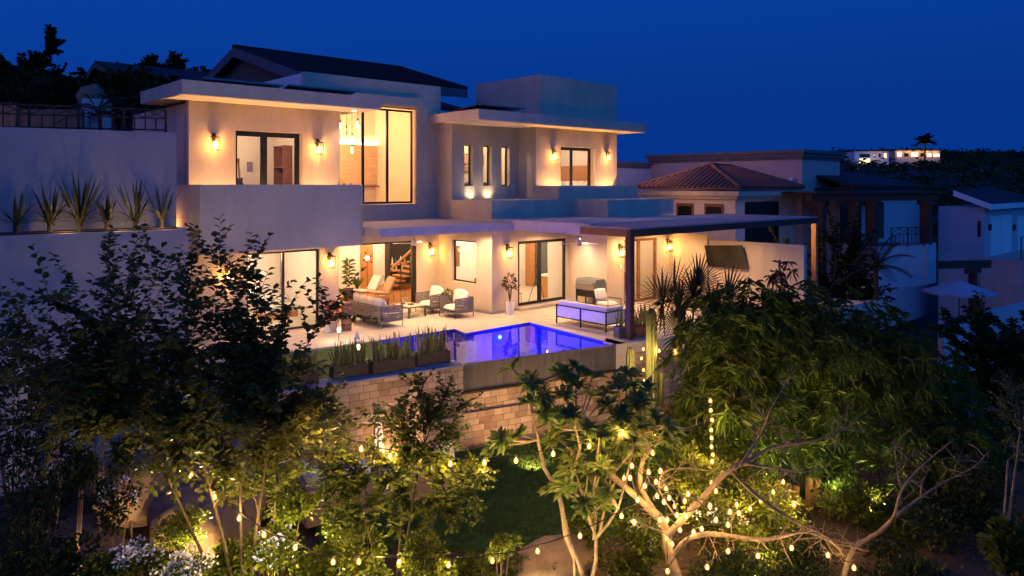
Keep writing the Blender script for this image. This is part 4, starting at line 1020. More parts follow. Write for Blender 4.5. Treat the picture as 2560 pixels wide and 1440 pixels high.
base = gp(2040, 17.4); hub = P(2040, 1080, 17.2)
tk.tube(bez(base, hub, (.1, 0, 0), 8), [.24-.012*i for i in range(8)], 8); tk.build('trunk', 'barkdk', t, smooth=True)
for c_ in cl:
    d_ = 16.6+r_.uniform(-1.0, .9); cc = P(c_[0], c_[1], d_)
    lim.tube(bez(hub, cc, (r_.uniform(-.3, .3), r_.uniform(-.3, .3), .3), 8), [.06-.0075*i for i in range(8)], 5)
    for k in range(46):
        v = Vector(runit(rng, 1)[0]); v.z = v.z*.8+.15; tip_ = cc+v*r_.uniform(.3, 1.0)
        if k % 3 == 0: lim.tube([cc, cc.lerp(tip_, .6)+Vector((0, 0, .04)), tip_], [.014, .009, .004], 3, cap=False)
        ax = (v+Vector((0, 0, .4))).normalized()
        for j in range(14):
            dd = Vector(runit(rng, 1)[0]); dd = dd-ax*dd.dot(ax)*.7+ax*.35; Bs.append(tip_+Vector((r_.gauss(0, .03), r_.gauss(0, .03), r_.gauss(0, .04)))); Ds.append(dd)
Bs = np.array(Bs); Ds = np.array(Ds); n = len(Bs); s_ = rng.uniform(.7, 1.2, n)
V, F = leaf_batch(Bs, Ds, .25*s_, .046*s_, fold=.12, wide=(.9, .8, .5), droop=.5, rng=rng)
mb = MB(); mb.addnp(V, F); mb.build('crown', 'leaf_mango', t); lim.build('limbs', 'barkdk', t)
Bs = []; Ds = []
for k in range(9):
    v = Vector(runit(rng, 1)[0]); tip_ = P(1965, 685, 16.4)+Vector((v.x*.35, v.y*.35, v.z*.28+.0))
    for j in range(12): Bs.append(tip_); dd = Vector(runit(rng, 1)[0]); dd.z -= .3; Ds.append(dd)
V, F = leaf_batch(np.array(Bs), np.array(Ds), .22*rng.uniform(.7, 1.2, len(Bs)), .035*np.ones(len(Bs)), droop=.6, rng=rng)
mb = MB(); mb.addnp(V, F); mb.build('new_shoots', 'leaf_mauve', t)
# frangipani : bare forked stems ending in rosettes
def frangipani(label, base, stems, ros, d0, seed, rr=.05, lw=(.29, .092)):
    t = thing('frangipani', label, 'tree', base)
    r_ = random.Random(seed); rng = np.random.default_rng(seed)
    mb = MB(); nodes = []
    for st in stems:
        q = [P(x, y, d_) for (x, y, d_) in st[0]]
        n = len(q); mb.tube(q, [.74*(st[1]+(st[2]-st[1])*i/(n-1)) for i in range(n)], 7); nodes += q
    mb.build('trunk', 'bark', t, smooth=True)
    lim = MB(); Bs = []; Ds = []
    for (x, y) in ros+[(x_+r_.uniform(-45, 45), y_+r_.uniform(-35, 35)) for (x_, y_) in ros]:
        c = P(x, y, d0+r_.uniform(-.5, .5)); h = min(nodes, key=lambda q: (q-c).length+.6*max(0, q.z-c.z+.1))
        lim.tube(bez(h, c, (0, 0, -.08*(c-h).length), 6), [.018, .018, .017, .016, .016, .016], 6)
        ax = ((c-h).normalized()+Vector((0, 0, .8))).normalized()
        for j in range(22):
            a = j*2.4; u = ax.orthogonal().normalized(); w = ax.cross(u)
            k = .9 if j < 9 else .45
            Bs.append(c-ax*.05*(j/19)); Ds.append(u*math.cos(a)+w*math.sin(a)+ax*(.15+1.1*(1-k)+r_.uniform(-.2, .2)))
    lim.build('limbs', 'bark', t)
    Bs = np.array(Bs); Ds = np.array(Ds); n = len(Bs); s_ = rng.uniform(.7, 1.12, n)
    V, F = leaf_batch(Bs, Ds, lw[0]*s_, lw[1]*s_, fold=.10, wide=(.62, 1, .6), droop=.22, rng=rng)
    mb = MB(); mb.addnp(V, F); mb.build('crown', 'leaf_plum', t)
D = 12.4
frangipani('tall frangipani with a bare bent pale stem in front of the pool wall', gp(1460, 12.8),
    [([(1475, 1500, D+.3), (1450, 1420, D+.2), (1415, 1340, D), (1405, 1270, D), (1395, 1225, D), (1360, 1170, D), (1345, 1100, D), (1330, 1030, D), (1325, 965, D)], .075, .028),
     ([(1395, 1225, D), (1430, 1190, D-.1), (1450, 1120, D-.1), (1440, 1075, D-.2)], .045, .025), ([(1420, 1180, D), (1430, 1130, D+.2), (1400, 1100, D+.3)], .035, .022)],
    [(1322, 945), (1408, 930), (1360, 985), (1255, 1095), (1300, 1085), (1385, 1095), (1425, 1040), (1430, 1140), (1440, 960), (1480, 985), (1390, 1030), (1465, 1070), (1350, 1020), (1405, 985), (1440, 915), (1375, 1055)], D, 31)
frangipani('many stemmed frangipani with broad leaf rosettes left of the lit bare tree', gp(1490, 12.5),
    [([(1465, 1520, D), (1490, 1400, D), (1490, 1340, D), (1470, 1290, D), (1462, 1250, D)], .05, .03), ([(1490, 1345, D), (1520, 1310, D-.1), (1545, 1270, D-.2)], .04, .026), ([(1485, 1350, D), (1488, 1290, D+.1), (1482, 1240, D+.1)], .038, .026),
     ([(1440, 1520, D+.1), (1435, 1400, D+.1), (1415, 1300, D+.1)], .04, .026), ([(1500, 1330, D+.2), (1530, 1180, D+.5), (1560, 1080, D+.8)], .03, .02)],
    [(1440, 1225), (1520, 1235), (1500, 1165), (1415, 1215), (1555, 1105), (1520, 1010), (1590, 1000), (1545, 960), (1600, 1060), (1640, 1040), (1500, 1090), (1470, 1180), (1550, 1040), (1585, 1120), (1535, 1150), (1665, 1090), (1620, 970), (1490, 1240)], D, 32)
# bare gnarled tree hung with bulbs
t = thing('bare_tree', 'leafless pale barked tree with twisting limbs hung with glowing bulbs', 'tree', gp(1700, 12.6))
D = 12.5; TK = .6
mains = [([(1715, 1530), (1690, 1440), (1668, 1365), (1664, 1320), (1640, 1285), (1600, 1250), (1545, 1203), (1500, 1170), (1455, 1155)], .17, .06, 0),
         ([(1650, 1295), (1604, 1225), (1603, 1165), (1622, 1120), (1606, 1088), (1565, 1062), (1535, 1050)], .085, .03, .1),
         ([(1610, 1150), (1640, 1110), (1690, 1080), (1760, 1055)], .045, .012, .5), ([(1615, 1130), (1590, 1090), (1595, 1050), (1620, 1020)], .035, .01, .2),
         ([(1668, 1340), (1705, 1300), (1760, 1240), (1800, 1195), (1840, 1165), (1870, 1150)], .11, .065, -.2),
         ([(1850, 1165), (1880, 1120), (1905, 1078), (1922, 1035), (1945, 990), (1968, 958)], .05, .012, -.3), ([(1860, 1160), (1920, 1122), (1985, 1110), (2050, 1098), (2110, 1075), (2150, 1040)], .05, .008, -.3),
         ([(1865, 1160), (1950, 1172), (2010, 1180), (2070, 1165)], .04, .012, -.2), ([(1830, 1180), (1880, 1230), (1940, 1275), (2000, 1310), (2070, 1345), (2115, 1395)], .045, .02, -.5),
         ([(1680, 1395), (1715, 1350), (1770, 1335), (1830, 1340), (1900, 1350), (1950, 1342), (2010, 1330), (2060, 1345), (2105, 1375)], .08, .03, -.3),
         ([(2090, 1520), (2110, 1440), (2135, 1370), (2190, 1335), (2235, 1290), (2255, 1225), (2305, 1165), (2385, 1098)], .10, .014, -.1),
         ([(2238, 1290), (2300, 1245), (2360, 1205), (2430, 1170), (2470, 1130)], .05, .006, 0), ([(2255, 1225), (2242, 1170), (2236, 1100)], .025, .007, 0), ([(2300, 1245), (2308, 1190)], .02, .005, 0),
         ([(2150, 1365), (2060, 1345), (1990, 1350)], .03, .012, -.1), ([(1700, 1305), (1650, 1230), (1660, 1180), (1720, 1170), (1800, 1180)], .03, .018, .2)]
trunk = MB(); tw = MB(); r_ = random.Random(41)
for k, (pp, r0, r1, dz) in enumerate(mains):
    q = [P(x, y, D+dz+.10*math.sin(i*1.7+k)) for i, (x, y) in enumerate(pp)]
    sm = []                                         # smooth the polyline a little
    for i in range(len(q)-1):
        a0, a1, a2, a3 = q[max(0, i-1)], q[i], q[i+1], q[min(len(q)-1, i+2)]
        for s_ in (0, .33, .66):
            sm.append(.5*((2*a1)+(a2-a0)*s_+(2*a0-5*a1+4*a2-a3)*s_*s_+(3*a1-a0-3*a2+a3)*s_**3))
    sm.append(q[-1]); n = len(sm)
    rr_ = [TK*(r0+(r1-r0)*(i/(n-1))**.8)*r_.uniform(.9, 1.12) for i in range(n)]
    (trunk if k in (0, ) else tw).tube(sm, rr_, 8)
    for j in range(int(n*1.0)):                     # fine twigs
        if r0 > .09 and j < n*.5: continue
        i = r_.randint(n//4, n-1); st = sm[i]; L_ = r_.uniform(.15, .6)
        dr = Vector((r_.gauss(0, 1), r_.gauss(0, 1), r_.gauss(.3 if k != 9 else -.5, .8))).normalized()
        e1_ = st+dr*L_*.5; e2_ = e1_+(dr+Vector((r_.gauss(0, .5), r_.gauss(0, .5), r_.gauss(0, .5)))).normalized()*L_*.5
        tw.tube([st, e1_, e2_], [.009, .006, .003], 4, cap=False)
        for m_ in range(2):
            e3_ = e1_+(dr+Vector((r_.gauss(0, .8), r_.gauss(0, .8), r_.gauss(0, .8)))).normalized()*L_*.4; tw.tube([e1_, e3_], [.005, .002], 3, cap=False)
trunk.build('trunk', 'bark', t, smooth=True)
for k in range(26):                                 # broken crown of spikes at the top
    st = P(1540+r_.uniform(-8, 30), 1052+r_.uniform(-5, 15), D+.1); tw.tube([st, st+Vector((r_.gauss(-.05, .12), r_.gauss(.05, .12), r_.uniform(.15, .4)))], [.012, .003], 4, cap=False)
tw.build('limbs', 'bark', t, smooth=True)
# fan palm
t = thing('fan_palm', 'fan palm with spiky leaves in front of the pergola planter', 'palm', P(1690, 900, 18.8))
pc = P(1730, 815, 18.8)
mb = MB(); mb.tube([gp(1735, 18.9), P(1733, 900, 18.8), pc], [.16, .13, .12], 9); mb.build('trunk', 'barkdk', t)
fr = MB(); pe = MB(); r_ = random.Random(6)
for (x, y, dd) in ((1640, 705, 0), (1700, 690, .2), (1775, 725, .3), (1655, 755, -.3), (1740, 760, -.4), (1612, 735, -.3), (1720, 790, -.5), (1655, 815, -.5), (1770, 790, .1), (1690, 720, -.2)):
    c = P(x+45, y+22, 18.8+dd); pe.tube(bez(pc, c, (0, 0, .05), 5), .014, 4)
    ax = (c-pc).normalized(); u = ax.cross(Vector((FW[0], FW[1], 0))).normalized(); w = (Vector((0, 0, 1))*.4+Vector((r_.gauss(0, .4), r_.gauss(0, .4), 0)))
    u = (u+Vector((r_.gauss(0, .25), r_.gauss(0, .25), r_.gauss(0, .2)))).normalized()
    for k in range(38):
        a = rad(-140+280*k/37); dr = ax*math.cos(a)+u*math.sin(a)
        blade(fr, c, math.atan2(dr.y, dr.x), math.asin(max(-1, min(1, dr.z/dr.length))), r_.uniform(.75, 1.0), .075, .07, 4)
fr.build('fronds', 'leaf_palm', t); pe.build('petioles', 'leaf_palm', t)
# columnar cacti
def cactus(label, px, ytop, ybot, d, r):
    a_, b_ = P(px, ybot, d), P(px, ytop, d); t = thing('column_cactus', label, 'cactus', a_, 0, 'column cacti at the pool corner')
    mb = MB(); ns = 11; H_ = b_.z-a_.z; V = []; seg = ns*2
    prof = [(0, .92), (.15, .96), (.4, 1.02), (.6, .97), (.8, 1.0), (.92, .96), (.965, .8), (.99, .5), (1, .1)]
    for (tt, s_) in prof:
        for k in range(seg):
            rr_ = r*s_*(1 if k % 2 else .82); an = 2*math.pi*k/seg; V.append((a_.x+rr_*math.cos(an), a_.y+rr_*math.sin(an), a_.z+H_*tt))
    mb.add(V, [(i*seg+k, i*seg+(k+1) % seg, (i+1)*seg+(k+1) % seg, (i+1)*seg+k) for i in range(len(prof)-1) for k in range(seg)]+[tuple(range((len(prof)-1)*seg, len(prof)*seg))])
    mb.build('stem', 'cactus', t)
cactus('column cactus nearest the concrete pool wall', 1576, 868, 1090, 19.5, .125)
cactus('tallest column cactus rising past the pergola planter', 1629, 770, 1090, 19.3, .145)
cactus('short column cactus on the right of the tallest one', 1652, 930, 1090, 19.4, .085)
cactus('slim column cactus leaning at the foot of the pool pillar', 1596, 950, 1090, 19.2, .08)
for i, (px, d) in enumerate(((1796, 20.2), (1812, 20.3), (1783, 20.4))):
    cactus(('ribbed cactus column standing behind the hanging bulb strand', 'right one of the cactus columns behind the hanging bulb strand', 'left one of the cactus columns behind the hanging bulb strand')[i], px, 1012+i*8, 1100, d, .10)
# yuccas on the left planter wall
YP = 21.35
for i, (px, py, h, n) in enumerate(((40, 500, .9, 18), (125, 470, 1.05, 17), (200, 455, 1.3, 26), (268, 500, .75, 18), (338, 462, 1.15, 20), (405, 478, 1.0, 14))):
    q = PY(px, 575, YP); q.z = zt+.02
    t = thing('yucca', ('spiky yucca at the far left end of the planter wall', 'spiky yucca second from the left on the planter wall', 'largest fullest yucca on the planter wall', 'lowest yucca on the planter wall, right of the largest', 'tall yucca with drooping dry leaves on the planter wall', 'slim brownish yucca nearest the villa on the planter wall')[i], 'plant', q, 0, 'yuccas on the planter wall')
    mb = MB(); r_ = random.Random(70+i)
    for k in range(n): blade(mb, q+Vector((r_.gauss(0, .03), r_.gauss(0, .03), .15)), r_.uniform(0, 6.28), rad(r_.uniform(48, 88)), h*r_.uniform(.7, 1.15), .075, r_.uniform(.0, .12), 5)
    for k in range(n//2): blade(mb, q+Vector((0, 0, .2)), r_.uniform(0, 6.28), rad(r_.uniform(10, 50)), h*r_.uniform(.5, .8), .06, r_.uniform(.15, .4), 5)
    mb.build('leaves', 'leaf_yucca', t)
    mb = MB(); mb.tube([q, q+Vector((0, 0, .25))], [.07, .05], 8); mb.build('trunk', 'barkdk', t)
for px in (165, 300, 405): q = PY(px, 575, YP-.35); point((q.x, q.y, zt+.18), 5, (1, .62, .26), .05)     # points added between the yuccas to light their leaves
# bushes
def bush(name, label, c, rx, rz_, n, ln, wd, m, seed, flowers=None, fl_n=0, group=None, ry=None):
    g_ = Vector((c.x, c.y, gz(c.x, c.y))); t = thing(name, label, 'bush', g_, 0, group)
    rng = np.random.default_rng(seed); r_ = random.Random(seed)
    ry = ry or rx
    k = max(5, int(n/170)); cs = runit(rng, k)*rng.uniform(.2, .75, (k, 1))
    ix = rng.integers(0, k, n); d = runit(rng, n)
    B = cs[ix]+d*rng.uniform(.2, .55, (n, 1))*rng.uniform(.6, 1, (n, 1))
    B = B*np.array([rx, ry, rz_])+np.array(c)
    Dd = d*np.array([1, 1, .8])+np.array([0, 0, .45])+rng.normal(0, .4, (n, 3))
    s_ = rng.uniform(.65, 1.2, n)
    V, F = leaf_batch(B, Dd, ln*s_, wd*s_, droop=.15, rng=rng); mb = MB(); mb.addnp(V, F); mb.build('foliage', m, t)
    mb = MB()
    for j in range(k):
        e_ = Vector(cs[j]*np.array([rx, ry, rz_]))+c; mb.tube(bez(g_, e_, (r_.uniform(-.1, .1), r_.uniform(-.1, .1), .1), 6), [.018, .016, .013, .01, .008, .004], 4, cap=False)
    mb.build('stems', 'barkdk', t)
    if fl_n:
        Bf = []; Df = []
        for j in range(fl_n):
            cc = Vector(B[r_.randrange(n)]); 
            if cc.z < c.z-rz_*.2: continue
            for q_ in range(16):
                v = Vector(runit(rng, 1)[0]); Bf.append(cc+v*.06+Vector((0, 0, .06))); Df.append(v+Vector((0, 0, .4)))
        Bf = np.array(Bf); V, F = leaf_batch(Bf, np.array(Df), .05*np.ones(len(Bf)), .045*np.ones(len(Bf)), rng=rng)
        mb = MB(); mb.addnp(V, F); mb.build('blossom', flowers or 'flower', t)
    return t
bush('flowering_bush', 'bush with a thick cluster of white blossom at the bottom left', P(345, 1400, 12.1), .62, .42, 1500, .075, .045, 'leaf_citrus', 51, 'flower', 42)
bush('flowering_bush', 'low bush covered with white blossom beside the bottom edge, right of its neighbour', P(470, 1440, 11.6), .55, .36, 1300, .07, .045, 'leaf_citrus', 52, 'flower', 48)
bush('flowering_bush', 'rounded yellow green bush above the white blossom', P(440, 1330, 12.6), .6, .4, 1800, .065, .045, 'leaf_bright', 53)
bush('flowering_bush', 'dark sparse bush with few pale flowers beside the boulders', P(285, 1270, 13.3), .55, .55, 900, .08, .05, 'leaf_dark', 54, 'flower', 7)
bush('flowering_bush', 'brightly lit bush with pale blue flowers between the string bulbs', P(675, 1390, 11.9), .46, .52, 2300, .075, .045, 'leaf_bright', 55, mat('pale_blue_petals', (.45, .50, .85), .7, .05, 20), 13)
bush('low_hedge', 'golden lit bushes along the bottom centre edge', P(900, 1410, 11.7), .62, .45, 2000, .085, .05, 'leaf_bright', 56)
bush('low_hedge', 'golden lit bush below the slender green tree', P(1060, 1400, 11.6), .55, .48, 1900, .085, .05, 'leaf_bright', 57)
bush('sapling', 'small thin leaved sapling on the lawn near the bottom string of bulbs', P(1255, 1350, 12.0), .38, .30, 330, .09, .05, 'leaf_citrus', 58)
bush('flowering_bush', 'dark bush with white flowers left of the bare tree trunk', P(1600, 1350, 13.0), .62, .5, 2400, .08, .05, 'leaf_citrus', 59, 'flower', 16)
bush('flowering_bush', 'bush with white flowers between the limbs of the bare tree', P(1775, 1310, 14.0), .65, .5, 2200, .08, .05, 'leaf_bright', 60, 'flower', 14)
bush('garden_shrub', 'leafy green shrub glowing behind the bare tree fork', P(1720, 1190, 14.6), .7, .55, 1500, .14, .075, 'leaf_bright', 61)
bush('garden_shrub', 'yellow green shrub lit behind the dark horizontal limbs', P(1880, 1230, 15.0), .8, .5, 2000, .11, .05, 'leaf_bright', 62)
bush('garden_shrub', 'deep green lit shrub right of the orange garden posts', P(2130, 1260, 15.6), .9, .55, 2600, .10, .05, 'leaf_citrus', 63)
bush('garden_shrub', 'small leaved shrub under the mango tree at the lawn edge', P(1960, 1300, 15.2), .8, .35, 2000, .07, .04, 'leaf_citrus', 64)
bush('garden_shrub', 'low shrub below the right forked bare branch', P(2040, 1400, 13.4), .9, .30, 1500, .08, .045, 'leaf_dark', 65)
bush('garden_shrub', 'broad leaved yellowish shrub in the bottom right corner', P(2520, 1375, 9.5), .32, .5, 420, .15, .10, 'leaf_citrus', 66)
bush('garden_shrub', 'pale leafed shrub where the bare branches end', P(2375, 1175, 15.5), .35, .3, 380, .12, .07, 'leaf_bright', 67)
bush('garden_shrub', 'dark weedy shrub along the bottom left edge', P(70, 1280, 12.8), .95, 1.0, 1700, .13, .04, 'leaf_dark', 68)
bush('garden_shrub', 'dark shrub in the far bottom left corner', P(40, 1420, 11.5), .7, .5, 1000, .13, .04, 'leaf_dark', 69)
bush('garden_shrub', 'dim shrub against the foot of the left retaining wall', P(90, 1080, 14.5), 1.1, .9, 1500, .12, .06, 'leaf_dark', 80)
bush('garden_shrub', 'dark bush left of the stepping stone path', P(190, 1180, 14.0), .6, .6, 900, .10, .06, 'leaf_dark', 81)
bush('clipped_bush', 'round bush beneath the frangipani rosettes', P(1600, 1120, 14.6), .6, .45, 1200, .12, .05, 'leaf_mango', 82)
bush('dry_bush', 'orange brown dry bush beside the column cacti', P(1690, 1035, 18.2), .5, .4, 700, .1, .03, 'leaf_mauve', 83)
tips = [(2450, 860), (2500, 900), (2550, 930), (2480, 980), (2420, 950), (2540, 1030), (2480, 1060), (2600, 1000), (2440, 800), (2380, 860), (2520, 820), (2580, 860), (2360, 800), (2470, 1120), (2560, 1110)]
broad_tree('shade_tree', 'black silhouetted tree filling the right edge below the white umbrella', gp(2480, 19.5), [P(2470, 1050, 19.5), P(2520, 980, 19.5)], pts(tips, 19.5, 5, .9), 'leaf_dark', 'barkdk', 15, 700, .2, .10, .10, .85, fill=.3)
tips = [(2510, 930), (2540, 980), (2500, 1020), (2550, 1060), (2520, 1100), (2565, 1130), (2500, 1000), (2590, 960), (2570, 900)]
broad_tree('small_tree', 'sparse warm lit small tree on the right edge of the garden', gp(2500, 13.5), [P(2520, 1150, 13.4), P(2550, 1080, 13.4)], pts(tips, 13.4, 6, .4), 'leaf_citrus', 'bark', 16, 90, .075, .05, .04, .35)
tips = [(2030, 600), (2080, 560), (2100, 640), (2140, 620), (2060, 690), (2160, 700), (1990, 690), (2110, 720), (2180, 740), (1960, 640)]
broad_tree('shade_tree', 'dark leafy tree between the pergola corner and the neighbouring terrace', Vector((P(2080, 0, 33).x, P(2080, 0, 33).y, -3.5)), [P(2080, 760, 33)], pts(tips, 33, 7, 1.2), 'leaf_dark', 'barkdk', 17, 420, .26, .13, .18, 1.5, fill=.3)
# feathery palm beside the neighbour
def feather_palm(label, base, crown, nf, fl, m, seed, tr=.12, group=None, lwk=.07):
    t = thing('feather_palm', label, 'palm', base, 0, group); r_ = random.Random(seed); fr = MB(); mb = MB()
    mb.tube(bez(base, crown, (.2, .1, 0), 6), [tr*1.2, tr, tr, tr*.9, tr*.9, tr*.8], 8); mb.build('trunk', 'barkdk', t)
    for k in range(nf):
        az = 2*math.pi*k/nf+r_.uniform(-.25, .25); el = r_.uniform(.1, 1.2); L_ = fl*r_.uniform(.8, 1.1)
        dr = Vector((math.cos(az)*math.cos(el), math.sin(az)*math.cos(el), math.sin(el))); en = crown+dr*L_+Vector((0, 0, -.55*L_*math.cos(el)))
        sp = bez(crown, en, (0, 0, .25*L_), 12); fr.tube(sp, [.02-.0015*i for i in range(12)], 3, cap=False)
        for i in range(1, 12):
            tg = (sp[i]-sp[i-1]).normalized(); sd_ = tg.cross(Vector((0, 0, 1))).normalized()
            for sg in (-1, 1):
                for q_ in (0, .5):
                    dd = sd_*sg+tg*.6+Vector((0, 0, -.25)); w_ = L_*.24*(1-.5*abs(i/11-.4))
                    blade(fr, sp[i-1].lerp(sp[i], q_), math.atan2(dd.y, dd.x), -.2, w_, lwk*L_/1.8, .12, 3)
    fr.build('fronds', m, t)
qb = P(2195, 760, 31); feather_palm('arching palm in front of the white neighbouring balcony', Vector((qb.x, qb.y, -4)), P(2190, 665, 31), 13, 1.9, 'leaf_dark', 5)
# wooded dark hillside trees at the upper left
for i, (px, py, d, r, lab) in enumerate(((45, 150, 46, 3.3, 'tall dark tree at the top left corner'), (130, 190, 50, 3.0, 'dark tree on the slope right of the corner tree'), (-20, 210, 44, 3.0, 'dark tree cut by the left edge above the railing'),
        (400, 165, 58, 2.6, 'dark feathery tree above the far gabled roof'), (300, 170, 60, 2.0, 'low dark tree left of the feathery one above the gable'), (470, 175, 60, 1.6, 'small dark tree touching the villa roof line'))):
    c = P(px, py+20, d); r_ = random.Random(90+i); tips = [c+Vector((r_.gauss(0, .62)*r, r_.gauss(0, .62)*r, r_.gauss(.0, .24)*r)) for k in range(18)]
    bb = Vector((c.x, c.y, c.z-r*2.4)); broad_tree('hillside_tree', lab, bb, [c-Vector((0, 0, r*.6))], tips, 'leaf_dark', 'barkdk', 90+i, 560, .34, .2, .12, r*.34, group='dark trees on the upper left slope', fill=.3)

# filler planting along the bottom edge and against the walls
k = 0
for (px, py, d, rx, rz_, n, m, lab) in ((150, 1400, 12.3, .7, .5, 900, 'leaf_dark', 'dark bush hiding the near end of the stepping stone path'), (250, 1430, 11.8, .5, .4, 900, 'leaf_citrus', 'small green bush left of the white blossom in the corner'), (560, 1420, 12.2, .5, .4, 1300, 'leaf_citrus', 'green bush between the white blossom and the blue flowered bush'),
        (780, 1430, 12.0, .5, .45, 1300, 'leaf_bright', 'lit green bush between the blue flowered and the golden bushes'), (1180, 1430, 12.3, .55, .3, 900, 'leaf_citrus', 'low green plants right of the golden bushes'), (1330, 1440, 12.6, .5, .25, 700, 'leaf_citrus', 'low plants at the feet of the bent frangipani'), (1560, 1435, 12.9, .6, .35, 1200, 'leaf_citrus', 'leafy plants left of the bare tree foot'), (1830, 1430, 13.2, .8, .35, 1500, 'leaf_dark', 'shaded plants right of the bare tree foot'),
        (1930, 1370, 13.9, .8, .35, 1600, 'leaf_citrus', 'green plants under the spreading bare limb'), (2230, 1420, 13.3, .9, .4, 1400, 'leaf_dark', 'dark ground plants below the right bare branches'), (2330, 1300, 14.5, 1.0, .6, 1500, 'leaf_dark', 'dark shrub behind the right bare branches'), (2450, 1250, 14.6, .8, .8, 1400, 'leaf_dark', 'black shrub at the foot of the small warm lit tree'), (860, 1330, 12.6, .5, .6, 1200, 'leaf_citrus', 'green shrub against the beige sofa side'),
        (720, 1240, 13.0, .5, .5, 900, 'leaf_citrus', 'shrub hiding the corner of the beige sofa'), (2200, 1330, 15.4, .8, .5, 1700, 'leaf_citrus', 'lit green shrub in front of the black shrub'), (1800, 1150, 15.6, .8, .4, 1500, 'leaf_citrus', 'shrub at the foot of the hanging bulb strand'), (140, 960, 15.5, 1.1, .8, 1500, 'leaf_dark', 'dark shrub against the left wall behind the big tree'), (330, 1130, 15.0, .6, .4, 700, 'leaf_dark', 'small dark shrub above the largest boulder'), (30, 900, 15.0, 1.0, 1.0, 1600, 'leaf_dark', 'tall dark shrub cut by the left edge below the planter wall'), (250, 1050, 15.2, .7, .5, 900, 'leaf_dark', 'dark shrub against the wall under the big tree'),
        (1480, 1330, 13.4, .45, .4, 700, 'leaf_citrus', 'green plants between the two frangipani trees')):
    bush('garden_shrub', lab, P(px, py, d), rx, rz_, n, .10, .055, m, 200+k); k += 1
# ================================================================== GARDEN FURNITURE AND BOULDERS
def boulder(label, c, rx, ry, rz_, seed):
    t = MB(); V = []; n, m_ = 18, 12; s_ = Vector((seed*3.7, seed*1.3, 0))
    for j in range(m_+1):
        th = math.pi*j/m_
        for i in range(n):
            ph = 2*math.pi*i/n; v = Vector((math.sin(th)*math.cos(ph), math.sin(th)*math.sin(ph), math.cos(th)))
            k = 1+.35*noise.noise(v*1.3+s_)+.12*noise.noise(v*3.5+s_); V.append((c.x+v.x*rx*k, c.y+v.y*ry*k, c.z+v.z*rz_*k))
    t.add(V, [(j*n+i, (j+1)*n+i, (j+1)*n+(i+1) % n, j*n+(i+1) % n) for j in range(m_) for i in range(n)])
    return tag(t.build('boulder', 'rock', smooth=True), label, 'rock', 'boulders at the foot of the left wall')
for i, (px, py, d, a_, b_, c_, lab) in enumerate(((370, 1230, 15.6, .95, .8, .62, 'largest smooth boulder at the foot of the left wall'), (470, 1290, 14.8, .75, .7, .55, 'rounded boulder below the leftmost string bulb'), (545, 1330, 14.2, .62, .6, .5, 'boulder under the second string bulb'),
        (300, 1190, 16.4, .7, .6, .4, 'flat boulder against the pink lit wall foot'), (600, 1270, 14.9, .55, .5, .42, 'boulder beside the young tree stems'), (520, 1180, 16.2, .55, .5, .38, 'pale boulder half hidden by the big tree'), (600, 1180, 16.6, .5, .5, .36, 'boulder in the shade right of the pale one'), (1380, 1400, 13.2, .95, .5, .32, 'low sandy boulder at the feet of the frangipani'))):
    boulder(lab, P(px, py, d), a_, b_, c_, i+1)
M['sofabeige'] = mat('beige_outdoor_fabric', (.30, .20, .12), .9, .1, 8)
# beige corner sofa on the lower lawn
z0 = GZ+.09
A0, A1 = PZ(770, 1215, z0+.86), PZ(1160, 1295, z0+.70)
t = thing('corner_sofa', 'beige outdoor corner sofa on the lower lawn behind the slender tree', 'sofa', Vector((A0.x, A0.y, z0)))
d1 = Vector((1, -.16, 0)).normalized(); d2 = Vector((.16, 1, 0)).normalized()
def obox(o, a0, a1, b0, b1, z0_, z1_):
    M4 = Matrix((( d1.x, d2.x, 0, o.x), (d1.y, d2.y, 0, o.y), (0, 0, 1, z0), (0, 0, 0, 1))); return (a0, a1, b0, b1, z0_, z1_, M4)
O = PZ(765, 1330, z0)
LX = (PZ(1165, 1400, z0)-O).length
mb = MB(); mb.box(*obox(O, 0, .85, 0, 2.3, .05, .42)); mb.box(*obox(O, .853, LX, 0, .85, .05, .42)); mb.build('base', 'sofabeige', t, bevel=.03)
mb = MB(); mb.box(*obox(O, -.0, .22, 0, 2.3, .422, .80)); mb.box(*obox(O, .223, LX-.25, 0, .2, .422, .78)); mb.box(*obox(O, LX-.247, LX, 0, .85, .422, .66)); mb.build('backrest', 'sofabeige', t, bevel=.04)
for k in range(3):
    mb = MB(); mb.pillow(Vector((0, 0, 0)), .72, .68, .2, Matrix.Translation(O+Vector((0, 0, .52))+d1*.55+d2*(.5+k*.68)), pw=.25); mb.build('seat_cushion', 'cushion', t, smooth=True)
    mb = MB(); mb.pillow(Vector((0, 0, 0)), .62, .5, .2, Matrix.Translation(O+Vector((0, 0, .84))+d1*.3+d2*(.45+k*.68)) @ Matrix.Rotation(rad(72), 4, 'Y') @ Matrix.Rotation(rad(90), 4, 'Z'), pw=.4); mb.build('back_cushion', 'cushion', t, smooth=True)
for k in range(4):
    mb = MB(); mb.pillow(Vector((0, 0, 0)), .68, .62, .2, Matrix.Translation(O+Vector((0, 0, .52))+d1*(1.25+k*.7)+d2*.55), pw=.25); mb.build('seat_cushion', 'cushion', t, smooth=True)
    if k in (0, 3): mb = MB(); mb.pillow(Vector((0, 0, 0)), .62, .48, .2, Matrix.Translation(O+Vector((0, 0, .86))+d1*(1.25+k*.7)+d2*.3) @ Matrix.Rotation(rad(70), 4, 'X'), pw=.4); mb.build('back_cushion', 'cushion', t, smooth=True)
